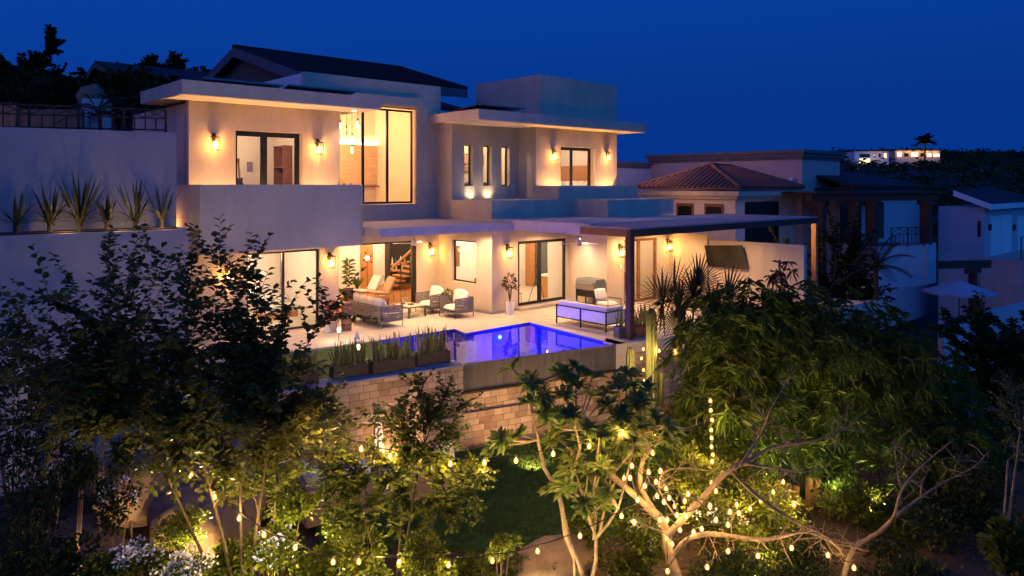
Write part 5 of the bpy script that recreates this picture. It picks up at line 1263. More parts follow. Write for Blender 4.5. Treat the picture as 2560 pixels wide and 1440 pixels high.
# folded garden umbrella
q = PZ(945, 1170, z0)
t = thing('folded_umbrella', 'tall folded pale garden umbrella with a dark cap against the stone wall', 'umbrella', q)
top_ = P(946, 1030, q.x*FW[0]+q.y*FW[1]); H_ = top_.z-q.z
mb = MB(); mb.tube([q, q+Vector((0, 0, H_))], .025, 8); mb.build('pole', 'greym', t)
mb = MB(); V = []; seg = 16
for (z, r) in ((H_-.04, .05), (H_-.25, .09), (H_-.7, .14), (H_-1.2, .17), (H_-1.25, .05)):
    for k in range(seg): V.append((q.x+r*(1 if k % 2 else .62)*math.cos(6.283*k/seg), q.y+r*(1 if k % 2 else .62)*math.sin(6.283*k/seg), q.z+z))
mb.add(V, [(i*seg+k, i*seg+(k+1) % seg, (i+1)*seg+(k+1) % seg, (i+1)*seg+k) for i in range(4) for k in range(seg)]); mb.build('canopy', 'cushion', t)
mb = MB(); mb.lathe([(.16, -.02), (.12, .05), (.03, .09), (.001, .1)], q+Vector((0, 0, H_)), 14); mb.build('cap', 'dark', t)
mb = MB(); mb.lathe([(.3, 0), (.3, .06), (.05, .09), (.001, .09)], q, 18); mb.build('foot', 'dark', t)
# slatted timber bench and orange garden posts
q = PZ(1690, 1225, GZ); d_ = 16.6; q = gp(1690, d_); q2 = gp(1772, d_)
t = thing('slatted_bench', 'brown slatted timber bench back seen between the bare tree limbs', 'bench', q)
for k in range(6):
    mb = MB(); z = .38+k*.09; mb.slab([q+Vector((0, 0, z)), q2+Vector((0, 0, z)), q2+Vector((0, 0, z+.07)), q+Vector((0, 0, z+.07))], (.02, .02, 0)); mb.build('slat', 'wood', t)
mb = MB(); mb.slab([q+Vector((0, 0, .35)), q2+Vector((0, 0, .35)), q2+Vector((.3, .35, .35)), q+Vector((.3, .35, .35))], (0, 0, .04)); mb.build('seat', 'wood', t)
for f_ in (.08, .92):
    p_ = q.lerp(q2, f_)
    for o_ in (Vector((.03, .03, 0)), Vector((.28, .32, 0))): mb = MB(); mb.tube([p_+o_, p_+o_+Vector((0, 0, .35 if o_.x > .1 else .9))], .03, 6); mb.build('leg', 'barkdk', t)
for i, px in enumerate((1946, 1970, 1990, 2024, 2044)):
    q = gp(px, 16.4+.1*i); q.z -= .1; mb = MB(); zt_ = P(px, 1205+(i % 3)*10, 16.4).z
    mb.lathe([(.085, 0), (.09, (zt_-q.z)*.5), (.08, zt_-q.z), (.001, zt_-q.z+.02)], q, 9)
    tag(mb.build('garden_post', 'wood'), ('leftmost of the orange lit garden posts under the mango tree', 'second orange lit garden post from the left under the mango tree', 'middle one of the orange lit garden posts', 'fourth orange lit garden post, just after the gap', 'rightmost of the orange lit garden posts')[i], 'post', 'orange lit garden posts')
# ================================================================== NEIGHBOURS
def cornice(mb, x0, x1, y0, y1, z, h=.5, o=.25):
    mb.box(x0-o, x1+o, y0-o, y1+o, z-h*.35, z); mb.box(x0-o*.55, x1+o*.55, y0-o*.55, y1+o*.55, z-h*.75, z-h*.352); mb.box(x0-o*.25, x1+o*.25, y0-o*.25, y1+o*.25, z-h, z-h*.752)
M['pinkwall'] = mat('terracotta_plaster', (.50, .36, .33), .9, .1, 1.2)
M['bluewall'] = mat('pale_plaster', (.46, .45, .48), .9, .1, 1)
t = thing('neighbour_house', 'boxy rendered neighbouring house with a dark cornice right of the villa', 'house', (40.5, 19.9, -4))
mb = MB(); mb.box(40.5, 45.4, 19.86, 30.4, -4, 6.5); mb.build('wall', 'pinkwall', t)
mb = MB(); cornice(mb, 40.5, 45.4, 19.86, 30.4, 6.85, .55, .28); mb.build('cornice', 'cornice', t)
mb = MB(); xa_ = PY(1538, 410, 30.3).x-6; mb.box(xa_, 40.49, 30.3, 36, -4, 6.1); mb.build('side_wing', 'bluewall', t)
mb = MB(); cornice(mb, xa_, 40.2, 30.3, 36, 6.35, .42, .2); mb.build('cornice', 'cornice', t)
q = PX(1983, 448, 40.5); mb = MB(); mb.lathe([(.001, -.1), (.12, -.06), (.12, .1), (.001, .12)], q+Vector((-.18, 0, 0)), 10); mb.build('flood_lamp', 'white', t)
t = thing('tiled_pavilion', 'lower house wing with a red tiled hip roof in front of the boxy neighbour', 'house', (33.4, 19.6, -4))
X0, X1, Y0_, Y1_ = 33.37, 40.3, 19.61, 26.2; ze = 4.62; ap = Vector((36.0, 22.9, 5.86))
mb = MB(); mb.box(X0+.55, X1, Y0_+.55, Y1_-.5, -4, 4.25); mb.build('wall', 'cream', t)
mb = MB(); mb.box(X0+.1, X1, Y0_+.1, Y1_-.1, 4.26, 4.52); mb.box(X0+.3, X1, Y0_+.3, Y1_-.3, 4.1, 4.258); mb.build('eaves', 'stucco', t)
mb = MB(); c_ = [Vector((X0, Y0_, ze)), Vector((X1, Y0_, ze)), Vector((X1, Y1_, ze)), Vector((X0, Y1_, ze))]; ap2 = Vector((38.2, 22.9, 5.8))
mb.slab([c_[3], c_[0], ap], (0, 0, .08)); mb.slab([c_[0], c_[1], ap2, ap], (0, 0, .08)); mb.slab([c_[2], c_[3], ap, ap2], (0, 0, .08)); mb.slab([c_[1], c_[2], ap2], (0, 0, .08))
rf = mb.build('tiled_roof', 'tilered', t)
mb = MB()
for k in range(21):
    y = Y0_+.15+(Y1_-Y0_-.3)*k/20; s_ = min(1, (y-Y0_)/(ap.y-Y0_), (Y1_-y)/(Y1_-ap.y)); mb.tube([(X0-.06, y, ze+.09), (X0+(ap.x-X0)*s_*.97, y, ze+.09+(ap.z-ze)*s_*.97)], .085, 6)
for k in range(22):
    x = X0+.15+(X1-X0-.2)*k/21; s_ = min(1, (x-X0)/(ap.x-X0)) if x < ap.x else min(1, (X1-x)/(X1-ap2.x)); mb.tube([(x, Y0_-.06, ze+.09), (x, Y0_+(ap.y-Y0_)*s_*.97, ze+.09+(ap.z-ze)*s_*.97)], .085, 6)
mb.tube([c_[0]+Vector((0, 0, .12)), ap+Vector((0, 0, .12))], .1, 7); mb.tube([c_[3]+Vector((0, 0, .12)), ap+Vector((0, 0, .12))], .1, 7); mb.tube([ap+Vector((0, 0, .12)), ap2+Vector((0, 0, .12))], .1, 7); mb.tube([c_[1]+Vector((0, 0, .12)), ap2+Vector((0, 0, .12))], .1, 7)
mb.build('tile_rolls', 'tilered', rf)
for (a_, b_) in ((1692, 1735), (1762, 1810)):
    ya, yb = PX(a_, 520, X0+.55).y, PX(b_, 520, X0+.55).y; mb = MB(); mb.box(X0+.5, X0+.549, min(ya, yb), max(ya, yb), 2.6, 3.85); o = mb.build('window', 'wooddk', t)
    mb = MB(); mb.box(X0+.49, X0+.499, min(ya, yb)+.12, max(ya, yb)-.12, 2.72, 3.7); mb.build('pane', 'tv', o)
xa_, xb_ = PY(1862, 520, Y0_+.55).x, PY(1945, 520, Y0_+.55).x; mb = MB(); mb.box(xa_, xb_, Y0_+.5, Y0_+.549, 1.2, 3.95); mb.build('terrace_door', 'tv', t)
# timber terrace pergola of the neighbour
t = thing('terrace_pergola', 'heavy dark timber pergola over the neighbouring terrace', 'pergola', (40, 15.5, 1.5))
K = lambda px, py, d: P(px, py, d)
ra, rb = K(2030, 500, 38), K(2345, 490, 40); mb = MB(); mb.slab([Vector((ra.x, ra.y, 4.0)), Vector((rb.x, rb.y, 4.0)), Vector((rb.x, rb.y, 4.38)), Vector((ra.x, ra.y, 4.38))], (.3, .5, 0)); mb.build('beam', 'beam', t)
mb = MB(); mb.slab([Vector((ra.x-.2, ra.y-.3, 4.385)), Vector((rb.x+.2, rb.y-.3, 4.385)), Vector((rb.x+2, rb.y+4, 4.385)), Vector((ra.x+2, ra.y+4.5, 4.385))], (0, 0, .09)); mb.build('roof_boards', 'beam', t)
for px in (2062, 2150, 2192, 2328):
    d_ = 38+2*(px-2030)/315; q = K(px, 600, d_); mb = MB(); mb.box(q.x-.24, q.x+.24, q.y+.02, q.y+.5, -1.2 if px < 2300 else 1.62, 3.75); mb.box(q.x-.34, q.x+.34, q.y-.08, q.y+.6, 3.752, 3.99); mb.build('post', 'beam', t)
t = thing('white_balcony', 'white rendered balcony block of the neighbouring terrace', 'balcony', (42, 15, 0))
ba, bb = K(2195, 612, 38.5), K(2312, 606, 39.6)
mb = MB(); mb.slab([Vector((ba.x, ba.y, -.55)), Vector((bb.x, bb.y, -.55)), Vector((bb.x, bb.y, 1.6)), Vector((ba.x, ba.y, 1.6))], (1.2, 3.2, 0)); mb.build('parapet', 'bluewall', t)
mb = MB(); mb.box(bb.x+.01, bb.x+1.4, bb.y-.1, bb.y+2, -.5, 1.68); mb.build('corner_pier', 'bluewall', t)
def railing(name, label, p, q, h, nb, m='iron', cross=False, bars=True, nh=0, r=.018, cat='railing'):
    t = thing(name, label, cat, p); d = q-p
    mb = MB(); mb.tube([p+Vector((0, 0, h)), q+Vector((0, 0, h))], r*1.3, 6); mb.tube([p+Vector((0, 0, .08)), q+Vector((0, 0, .08))], r, 6)
    if cross: mb.tube([p+Vector((0, 0, h*.62)), q+Vector((0, 0, h*.62))], r, 6)
    for k in range(nh): z = .08+(h-.08)*(k+1)/(nh+1); mb.tube([p+Vector((0, 0, z)), q+Vector((0, 0, z))], r*.55, 4)
    mb.build('rail', m, t)
    mb = MB()
    for k in range(nb+1):
        b_ = p+d*k/nb; big = k % 4 == 0; mb.tube([b_+Vector((0, 0, -.05 if big else .08)), b_+Vector((0, 0, h if big or not cross else h*.62 if k % 2 else h))], r*(1.9 if big else .9), 5)
        if cross and k < nb and k % 2 == 0:
            c_ = p+d*(k+2)/nb if k+2 <= nb else q; mb.tube([b_+Vector((0, 0, h*.63)), c_+Vector((0, 0, h*.98))], r*.7, 4); mb.tube([b_+Vector((0, 0, h*.98)), c_+Vector((0, 0, h*.63))], r*.7, 4)
    mb.build('balusters', m, t)
    return t
railing('iron_railing', 'patterned iron railing on the white neighbouring balcony', Vector((K(2228, 610, 38.8).x, K(2228, 610, 38.8).y, 1.63)), Vector((K(2310, 606, 39.5).x, K(2310, 606, 39.5).y, 1.63)), .95, 8, cross=True)
# wall behind that terrace
t = thing('terrace_house', 'blue dusk lit house wall seen through the neighbouring terrace pergola', 'house', (45, 17, -3))
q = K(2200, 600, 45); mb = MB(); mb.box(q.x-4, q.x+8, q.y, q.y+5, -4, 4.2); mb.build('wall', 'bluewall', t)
mb = MB(); mb.slab([(q.x-5, q.y-.6, 4.7), (q.x+5.5, q.y-.6, 4.7), (q.x+5, q.y+3, 5.6), (q.x-4.5, q.y+3, 5.6)], (0, 0, .12)); mb.box(q.x-4.8, q.x+5.3, q.y-.5, q.y+3, 4.3, 4.69); mb.build('roof', 'tile', t)
for px in (2110, 2200): w_ = PY(px, 560, q.y); mb = MB(); mb.box(w_.x-.5, w_.x+.5, q.y-.04, q.y-.004, 1.6, 3.8); mb.build('terrace_door', 'tv', t)
# right hand house
c0 = P(2462, 520, 46)
t = thing('roofed_house', 'white doored house with a dark pitched roof at the right edge', 'house', (c0.x, c0.y, -4))
xl = c0.x; yc = c0.y; yl_ = PX(2346, 500, xl).y
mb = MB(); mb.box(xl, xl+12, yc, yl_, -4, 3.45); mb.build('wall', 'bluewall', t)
mb = MB(); mb.slab([(xl-.45, yc-.45, 3.5), (xl+14, yc-.45, 3.5), (xl+14, yc+3.4, 4.6), (xl-.45, yl_-1, 4.35)], (0, 0, .14)); mb.build('roof', 'tile', t)
mb = MB(); mb.slab([(xl-.47, yc-.47, 3.3), (xl-.47, yl_-1, 4.15), (xl-.47, yl_-1, 4.5), (xl-.47, yc-.47, 3.66)], (.06, 0, 0)); mb.box(xl-.4, xl+14, yc-.47, yc-.42, 3.32, 3.66); mb.build('eaves_fascia', 'white', t)
for (a_, b_) in ((2475, 2527), (2543, 2600)):
    xa_, xb_ = PY(a_, 580, yc).x, PY(b_, 580, yc).x; mb = MB(); mb.box(xa_, xb_, yc-.05, yc-.004, PY(a_, 655, yc).z, PY(a_, 541, yc).z); o = mb.build('door', 'white', t)
    mb = MB(); mb.box((xa_+xb_)/2-.012, (xa_+xb_)/2+.012, yc-.058, yc-.051, PY(a_, 652, yc).z, PY(a_, 544, yc).z); mb.build('meeting_rail', 'greym', o)
for px in (2472, 2533): w_ = PY(px, 568, yc); mb = MB(); mb.box(w_.x-.1, w_.x+.1, yc-.14, yc-.004, w_.z-.2, w_.z+.2); mb.build('wall_lamp', 'dark', t)
w0, w1 = PX(2452, 565, xl).y, PX(2444, 565, xl).y; mb = MB(); mb.box(xl-.03, xl-.004, min(w0, w1), max(w0, w1), 1.6, 2.6); mb.build('slit_window', 'tv', t)
bz_ = PY(2500, 660, yc-1.8).z; mb = MB(); mb.box(xl-.9, xl+12, yc-2.2, yc-.003, -4, bz_); mb.build('terrace_block', 'pinkwall', t)
railing('steel_railing', 'thin horizontal wire railing on the terrace of the right hand house', Vector((xl-.8, yc-2.1, bz_)), Vector((xl+8, yc-2.1, bz_)), PY(2430, 614, yc-2.1).z-bz_, 6, 'greym', nh=7, r=.025)
# lower pergola post and timber brackets
q = P(2432, 690, 38); t = thing('timber_bracket_post', 'dark timber post with stepped brackets below the right hand house', 'post', (q.x, q.y, -3))
mb = MB(); mb.box(q.x-.16, q.x+.16, q.y-.16, q.y+.16, -4, .55); mb.build('post', 'beam', t)
mb = MB(); mb.slab([(q.x-1.6, q.y+1.0, .56), (q.x+.9, q.y-.6, .56), (q.x+.9, q.y-.6, .95), (q.x-1.6, q.y+1.0, .95)], (.1, .15, 0)); mb.box(q.x-.7, q.x+.7, q.y-.2, q.y+.2, .3, .555); mb.build('bracket', 'beam', t)
# white umbrella with table
q = P(2398, 700, 33); t = thing('white_umbrella', 'open white garden umbrella on the dark terrace at right', 'umbrella', (q.x, q.y, -3.6))
mb = MB(); V = [q]; R_ = 1.45
for k in range(8): V.append(q+Vector((R_*math.cos(.785*k+.3), R_*math.sin(.785*k+.3), -.52)))
V.append(q+Vector((0, 0, -.06)))
for k in range(8): V.append(q+Vector((R_*math.cos(.785*k+.3), R_*math.sin(.785*k+.3), -.60)))
mb.add(V, [(0, 1+k, 1+(k+1) % 8) for k in range(8)]+[(9, 10+(k+1) % 8, 10+k) for k in range(8)]+[(1+k, 10+k, 10+(k+1) % 8, 1+(k+1) % 8) for k in range(8)]); mb.build('canopy', 'umb', t)
mb = MB(); mb.tube([Vector((q.x, q.y, -3.6)), q], .035, 8); mb.build('pole', 'greym', t)
mb = MB(); mb.lathe([(.4, 0), (.4, .08), (.001, .1)], (q.x, q.y, -3.6), 14); mb.build('foot', 'dark', t)
# low white wall by the umbrella
t = thing('terrace_wall', 'low pale wall stepping down behind the white umbrella', 'wall', P(2480, 800, 34))
a_, b_ = P(2360, 790, 31), P(2620, 750, 35); mb = MB(); mb.slab([Vector((a_.x, a_.y, -4.4)), Vector((b_.x, b_.y, -4.4)), Vector((b_.x, b_.y, -.55)), Vector((a_.x, a_.y, -.95))], (.2, .3, 0)); mb.build('masonry', 'bluewall', t)
# ---------------- upper left plot
t = thing('gabled_house', 'dark gabled house behind the railing at the upper left', 'house', P(300, 300, 40))
c = P(238, 158, 40); xg2 = c.x; e2 = PX(178, 245, xg2); R2 = 10
mb = MB(); hw = abs(e2.y-c.y); mb.slab([(xg2, c.y-hw, e2.z), (xg2+R2, c.y-hw, e2.z), (xg2+R2, c.y, c.z), (xg2, c.y, c.z)], (0, 0, .14)); mb.slab([(xg2, c.y, c.z), (xg2+R2, c.y, c.z), (xg2+R2, c.y+hw, e2.z), (xg2, c.y+hw, e2.z)], (0, 0, .14)); mb.build('tiled_roof', 'tile', t)
mb = MB()
for s_ in (-1, 1): mb.slab([(xg2-.04, c.y+s_*hw, e2.z-.25), (xg2-.04, c.y, c.z-.25), (xg2-.04, c.y, c.z+.02), (xg2-.04, c.y+s_*hw, e2.z+.02)], (.05, 0, 0))
mb.build('barge_board', 'concrete', t)
mb = MB(); mb.slab([(xg2+.4, c.y-hw+.4, 4), (xg2+.4, c.y+hw-.4, 4), (xg2+.4, c.y+hw-.4, e2.z+.2), (xg2+.4, c.y, c.z-.1), (xg2+.4, c.y-hw+.4, e2.z+.2)], (.3, 0, 0)); mb.box(xg2+.7, xg2+R2, c.y-hw+.4, c.y-hw+.6, 4, e2.z); mb.build('gable_wall', 'beam', t)
ry_ = YT+.2
railing('iron_railing', 'black iron railing with crossed panels on top of the tall left wall', Vector((PY(-60, 320, ry_).x, ry_, zr-.13)), Vector((PY(415, 330, ry_).x, ry_, zr)), PY(100, 262, ry_).z-zr+.08, 16, cross=True, r=.02)
t = thing('terrace_plinth', 'pale plastered plinth walls behind the black railing', 'wall', P(150, 300, 27))
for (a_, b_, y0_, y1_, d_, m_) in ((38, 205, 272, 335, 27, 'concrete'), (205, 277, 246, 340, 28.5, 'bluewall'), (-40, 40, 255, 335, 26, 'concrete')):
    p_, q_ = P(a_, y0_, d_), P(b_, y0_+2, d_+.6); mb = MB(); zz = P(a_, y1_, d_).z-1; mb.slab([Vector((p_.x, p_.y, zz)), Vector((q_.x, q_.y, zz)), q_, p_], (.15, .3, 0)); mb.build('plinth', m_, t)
point(P(10, 318, 25.2), 9, (1, .42, .08), .1)
for i, (px, py, d, a_, c_, lab) in enumerate(((232, 243, 29.5, .55, .5, 'pale rounded boulder on the plinth by the gabled house'),)): boulder(lab, P(px, py, d), a_, a_*.8, c_, 20+i)
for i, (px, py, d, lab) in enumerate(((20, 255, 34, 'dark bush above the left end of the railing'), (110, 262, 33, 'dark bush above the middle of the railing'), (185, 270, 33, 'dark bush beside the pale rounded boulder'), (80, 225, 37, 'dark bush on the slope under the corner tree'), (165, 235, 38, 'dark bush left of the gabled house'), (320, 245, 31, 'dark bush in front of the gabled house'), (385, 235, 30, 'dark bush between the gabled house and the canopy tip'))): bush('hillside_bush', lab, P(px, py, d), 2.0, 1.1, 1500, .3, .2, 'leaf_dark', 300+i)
for i, (px, py, d) in enumerate(((245, 285, 26.5), (385, 270, 25.0), (330, 255, 27.5))):
    q = P(px, py, d); feather_palm(('dark palm in front of the pale plinth behind the railing', 'dark palm at the railing end beside the canopy tip', 'dark palm before the gabled house wall')[i], Vector((q.x, q.y, q.z-1.3)), q, 12, 1.2, 'leaf_dark', 40+i, .08, 'dark palms behind the railing')
# solar panels on the flat roofs
def solar(label, p, q, dep, rise, grp='solar panels on the flat roofs'):
    t = thing('solar_panel', label, 'solar panel', p, 0, grp); d = (q-p); back = Vector((0, dep, -rise))
    mb = MB(); mb.slab([p, q, q+back, p+back], (0, 0, .035)); mb.build('panel', 'solar', t)
    mb = MB(); mb.tube([p, q], .035, 6); mb.tube([p+back, q+back], .03, 6); mb.build('frame', 'nickel', t)
    mb = MB()
    for f_ in (.15, .85): mb.tube([p.lerp(q, f_), p.lerp(q, f_)-Vector((0, 0, max(.05, p.z-ZCT)))], .02, 5)
    mb.build('stand', 'greym', t)
yy = YCF+.7
for i, (a_, b_) in enumerate((((508, 194), (708, 215)), ((724, 212), (893, 230)))):
    p_, q_ = PY(a_[0], a_[1], yy), PY(b_[0], b_[1], yy); z_ = (p_.z+q_.z)/2; p_.z = q_.z = z_
    solar(('longer solar panel over the left end of the left canopy', 'solar panel over the right end of the left canopy')[i], p_, q_, 1.0, z_-ZCT-.06)
q0, q1_ = PY(1200, 261, YR0+.35), PY(1311, 272, YR0+.35); z_ = q0.z; q1_.z = z_
solar('solar panel raised on the corner of the right canopy', q0, q1_, 2.0, z_-zrt-.06)
q0 = q0+Vector((-.35, .25, .02)); 
# ================================================================== FAR HILLS
def hillz(d, u):
    px = CX+FL*u/d
    tgt = 386+(0 if px < 2380 else (px-2380)*.006)+3*noise.noise(Vector((u*.03, 0, 0)))
    ridge = ZC+(HZ-tgt)*300/FL
    k = min(1, max(0, (d-95)/205)); k = k*k*(3-2*k)
    side = min(1, max(0, (px-1850)/230))
    return -4.55+(ridge+4.55)*k*side+side*k*(1-k)*14*fbm(u*1.0, d, .02)+side*k*.6*fbm(u, d, .09)*(1 if d < 290 else .2)
V = []; F = []; nd, nu = 70, 110
for j in range(nd+1):
    for i in range(nu+1):
        d = 95+(330-95)*j/nd; u = 30*d/300+(300*d/300-30*d/300)*i/nu; V.append((FW[0]*d+RT[0]*u, FW[1]*d+RT[1]*u, hillz(d, u)))
for j in range(nd):
    for i in range(nu): a = j*(nu+1)+i; F.append((a, a+1, a+nu+2, a+nu+1))
mb = MB(); mb.add(V, F); struct('hill', mb, 'hill', 'dark scrubby hill on the right horizon', 'hill', smooth=True)
V = []; F = []; nd, nu = 30, 50                     # slope at upper left
for j in range(nd+1):
    for i in range(nu+1):
        d = 34+50*j/nd; px = -500+720*i/nu; u = (px-CX)/FL*d; k = j/nd; edge = min(1, max(0, (225-px)/200))
        V.append((FW[0]*d+RT[0]*u, FW[1]*d+RT[1]*u, 5+8.5*k*edge-4*(1-edge)+1.2*fbm(u, d, .12)))
for j in range(nd):
    for i in range(nu): a = j*(nu+1)+i; F.append((a, a+1, a+nu+2, a+nu+1))
mb = MB(); mb.add(V, F); struct('slope', mb, 'darkhill', 'dark wooded slope at the upper left', 'hill', smooth=True)
# shrubs on the far hill as one mass
rng = np.random.default_rng(77); n = 5200; dd = 100+200*rng.random(n)**.8; px_ = rng.uniform(1990, 2620, n); uu = (px_-CX)/FL*dd
zz = np.array([hillz(a_, b_) for a_, b_ in zip(dd, uu)])
B = np.stack([FW[0]*dd+RT[0]*uu, FW[1]*dd+RT[1]*uu, zz-.2], 1); B = np.repeat(B, 3, 0)+rng.normal(0, .7, (n*3, 3))
keep = np.array([True]*len(B))
V, F = leaf_batch(B, np.tile((0, 0, 1.), (len(B), 1))+rng.normal(0, .5, (len(B), 3)), rng.uniform(.3, .9, len(B)), rng.uniform(.8, 2.2, len(B)), rng=rng)
mb = MB(); mb.addnp(V, F); tag(mb.build('scrub', 'leaf_dark'), 'dark scrub covering the far hill', 'scrub', kind='stuff')
# two lit houses on the hill
def farhouse(label, px0, px1, ytop, ybot, d, m, roofm=None, wins=(), lit='lightwin'):
    p, q = P(px0, ybot, d), P(px1, ybot, d); H_ = P(px0, ytop, d).z-p.z
    t = thing('hilltop_house', label, 'house', p, 0, 'lit houses on the far hill'); d_ = (q-p); n_ = Vector((FW[0], FW[1], 0))
    mb = MB(); mb.slab([p+Vector((0, 0, -3)), q+Vector((0, 0, -3)), q+Vector((0, 0, H_)), p+Vector((0, 0, H_))], n_*8); mb.build('wall', m, t)
    mb = MB(); mb.slab([p-n_*.4-d_*.03+Vector((0, 0, H_+.01)), q-n_*.4+d_*.03+Vector((0, 0, H_+.01)), q-n_*.4+d_*.03+Vector((0, 0, H_+.35)), p-n_*.4-d_*.03+Vector((0, 0, H_+.35))], n_*9); mb.build('roof', roofm or 'tile', t)
    for (a_, b_, y0_, y1_, em) in wins:
        w0, w1 = p+d_*a_-n_*.03, p+d_*b_-n_*.03; mb = MB(); mb.slab([w0+Vector((0, 0, H_*y0_)), w1+Vector((0, 0, H_*y0_)), w1+Vector((0, 0, H_*y1_)), w0+Vector((0, 0, H_*y1_))], n_*.02); mb.build('lit_window' if em else 'window', lit if em else 'tv', t)
    return t, p, q, H_
M['lightwin2'] = emit('lit_facade_lamp', (1, .55, .18), 3.0, False)
farhouse('white two storey house with a few lit windows on the far hill', 2136, 2222, 378, 412, 225, 'white', None, ((.15, .45, .1, .45, 1), (.55, .62, .55, .8, 0), (.7, .77, .55, .8, 0), (.86, .93, .5, .85, 1), (.15, .45, .55, .8, 0)))
t, p, q, H_ = farhouse('long hilltop house edged with golden lights', 2238, 2350, 377, 393, 230, 'cream', None, ((.05, .13, .1, .75, 1), (.2, .3, .1, .65, 0), (.36, .5, .1, .7, 1), (.56, .66, .1, .65, 0), (.72, .8, .1, .6, 1), (.86, .98, .1, .5, 1)), 'lightwin2')
for f_ in (.1, .3, .5, .7, .9): point(p.lerp(q, f_)-Vector((FW[0], FW[1], 0))*1.2+Vector((0, 0, H_*.85)), 45, (1, .5, .14), .2)
point(P(2185, 398, 222), 35, (.9, .85, .6), .3); point(P(2210, 386, 222), 40, (1, .5, .2), .2)
c = P(2312, 358, 228); feather_palm('tall palm silhouetted above the hilltop house', Vector((c.x, c.y, c.z-6)), c, 18, 4.2, 'leaf_dark', 60, .3, None, .4)
# ================================================================== STRINGS OF BULBS
def strand(label, bulbs, ends=(), pw=2.2, hang=.10, name='string_lights', lit=None, cable=True, r=.042, every=1, K_=2.5):
    """bulbs: world points of the bulbs; the cable runs just above them, sagging between hangers"""
    t = thing(name, label, 'string lights', bulbs[0])
    if cable:
        pth = [b_+Vector((0, 0, hang)) for b_ in bulbs]
        if ends: pth = [ends[0]]+pth+[ends[1]]
        sm = []
        for i in range(len(pth)-1):
            L_ = (pth[i+1]-pth[i]).length
            for s_ in (0, .25, .5, .75): sm.append(pth[i].lerp(pth[i+1], s_)-Vector((0, 0, .035*L_*4*s_*(1-s_))))
        sm.append(pth[-1]); mb = MB(); mb.tube(sm, .009, 4); mb.build('cable', 'cable', t)
    for i, b_ in enumerate(bulbs):
        mb = MB(); mb.lathe([(.014, .05), (.018, .06), (.018, .10), (.008, .105), (.001, .105)], b_, 7); so = mb.build('socket', 'cable', t)
        mb = MB(); mb.lathe([(.001, -.034), (.018, -.03), (.024, -.008), (.018, .02), (.006, .045)], b_, 8); mb.build('filament', 'bulb', so, smooth=True)
        mb = MB(); mb.lathe([(.001, -r*1.05), (r*.62, -r*.85), (r, -.05*r), (r*.75, .7*r), (.013, .04)], b_, 10); mb.build('bulb', 'globe', so, smooth=True)  # outer shell glows to draw the halo round each bulb
        if i % every == 0: point(b_+Vector((0, 0, -.0)), pw*every*K_, (1, .60, .20), .075)
def B(lst, d0, d1): n = len(lst); return [P(x, y, d0+(d1-d0)*i/max(1, n-1)) for i, (x, y) in enumerate(lst)]
strand('string of warm bulbs running down past the boulders to the bright bush', B([(478, 1190), (537, 1243), (598, 1296), (660, 1337), (738, 1369)], 11.8, 11.0), (P(400, 1120, 11.9), P(800, 1385, 11.0)), 6)
strand('upper string of warm bulbs crossing in front of the stone wall', B([(778, 1073), (836, 1100), (903, 1123), (975, 1141), (1051, 1150), (1126, 1160), (1211, 1157), (1290, 1152), (1383, 1135), (1473, 1116), (1557, 1082)], 10.9, 12.0), (P(720, 1040, 10.9), P(1585, 1060, 12.1)), 6.0)
strand('lower string of warm bulbs along the bottom centre', B([(833, 1405), (897, 1404), (998, 1406), (1121, 1412), (1231, 1402), (1344, 1378), (1450, 1340), (1554, 1290)], 10.9, 12.0), (P(760, 1385, 10.9), P(1600, 1255, 12.2)), 4.0)
strand('straight vertical strand of bulbs hanging below the mango tree', B([(1776, 1002), (1777, 1026), (1780, 1050), (1778, 1075), (1779, 1095), (1779, 1117), (1782, 1137), (1780, 1154)], 14.7, 14.4), (), 3.0, .05)
strand('short strand of bulbs hanging between the column cacti on the pool pillar', B([(1608, 873), (1604, 896), (1609, 925), (1610, 953)], 18.9, 18.6), (), 5, .05)
strand('pair of bulbs strung on the wall right of the tallest cactus', B([(1648, 877), (1687, 876)], 19.2, 18.0), (), 6, .08)
tb = [(1575, 1195), (1594, 1250), (1632, 1132), (1651, 1178), (1665, 1222), (1643, 1240), (1673, 1245), (1687, 1265), (1693, 1288), (1650, 1300), (1586, 1306), (1667, 1345), (1669, 1428), (1734, 1330), (1754, 1322), (1820, 1312), (1825, 1280), (1847, 1283), (1612, 1215), (1622, 1180), (1668, 1300), (1700, 1325), (1715, 1290), (1775, 1265), (1640, 1205), (1580, 1165), (1660, 1255), (1680, 1360), (1790, 1300), (1720, 1235)]
strand('tangle of bulbs wound round the fork of the bare tree', [P(x, y, 12.2+.5*((i*37) % 10)/10-.25) for i, (x, y) in enumerate(tb)], (), 1.3, .06)
tb = [(1790, 1228), (1779, 1207), (1902, 1252), (1875, 1272), (1933, 1230), (1958, 1205)]
strand('bulbs climbing behind the dark limbs towards the orange posts', [P(x, y, 13.2+.3*i) for i, (x, y) in enumerate(tb)], (), 4, .06)
tb = [(1768, 1418), (1820, 1378), (1895, 1390), (1979, 1370), (2070, 1388), (2135, 1420)]
strand('bulbs dangling under the lowest spreading limb of the bare tree', [P(x, y, 11.9) for i, (x, y) in enumerate(tb)], (), 3, .06)
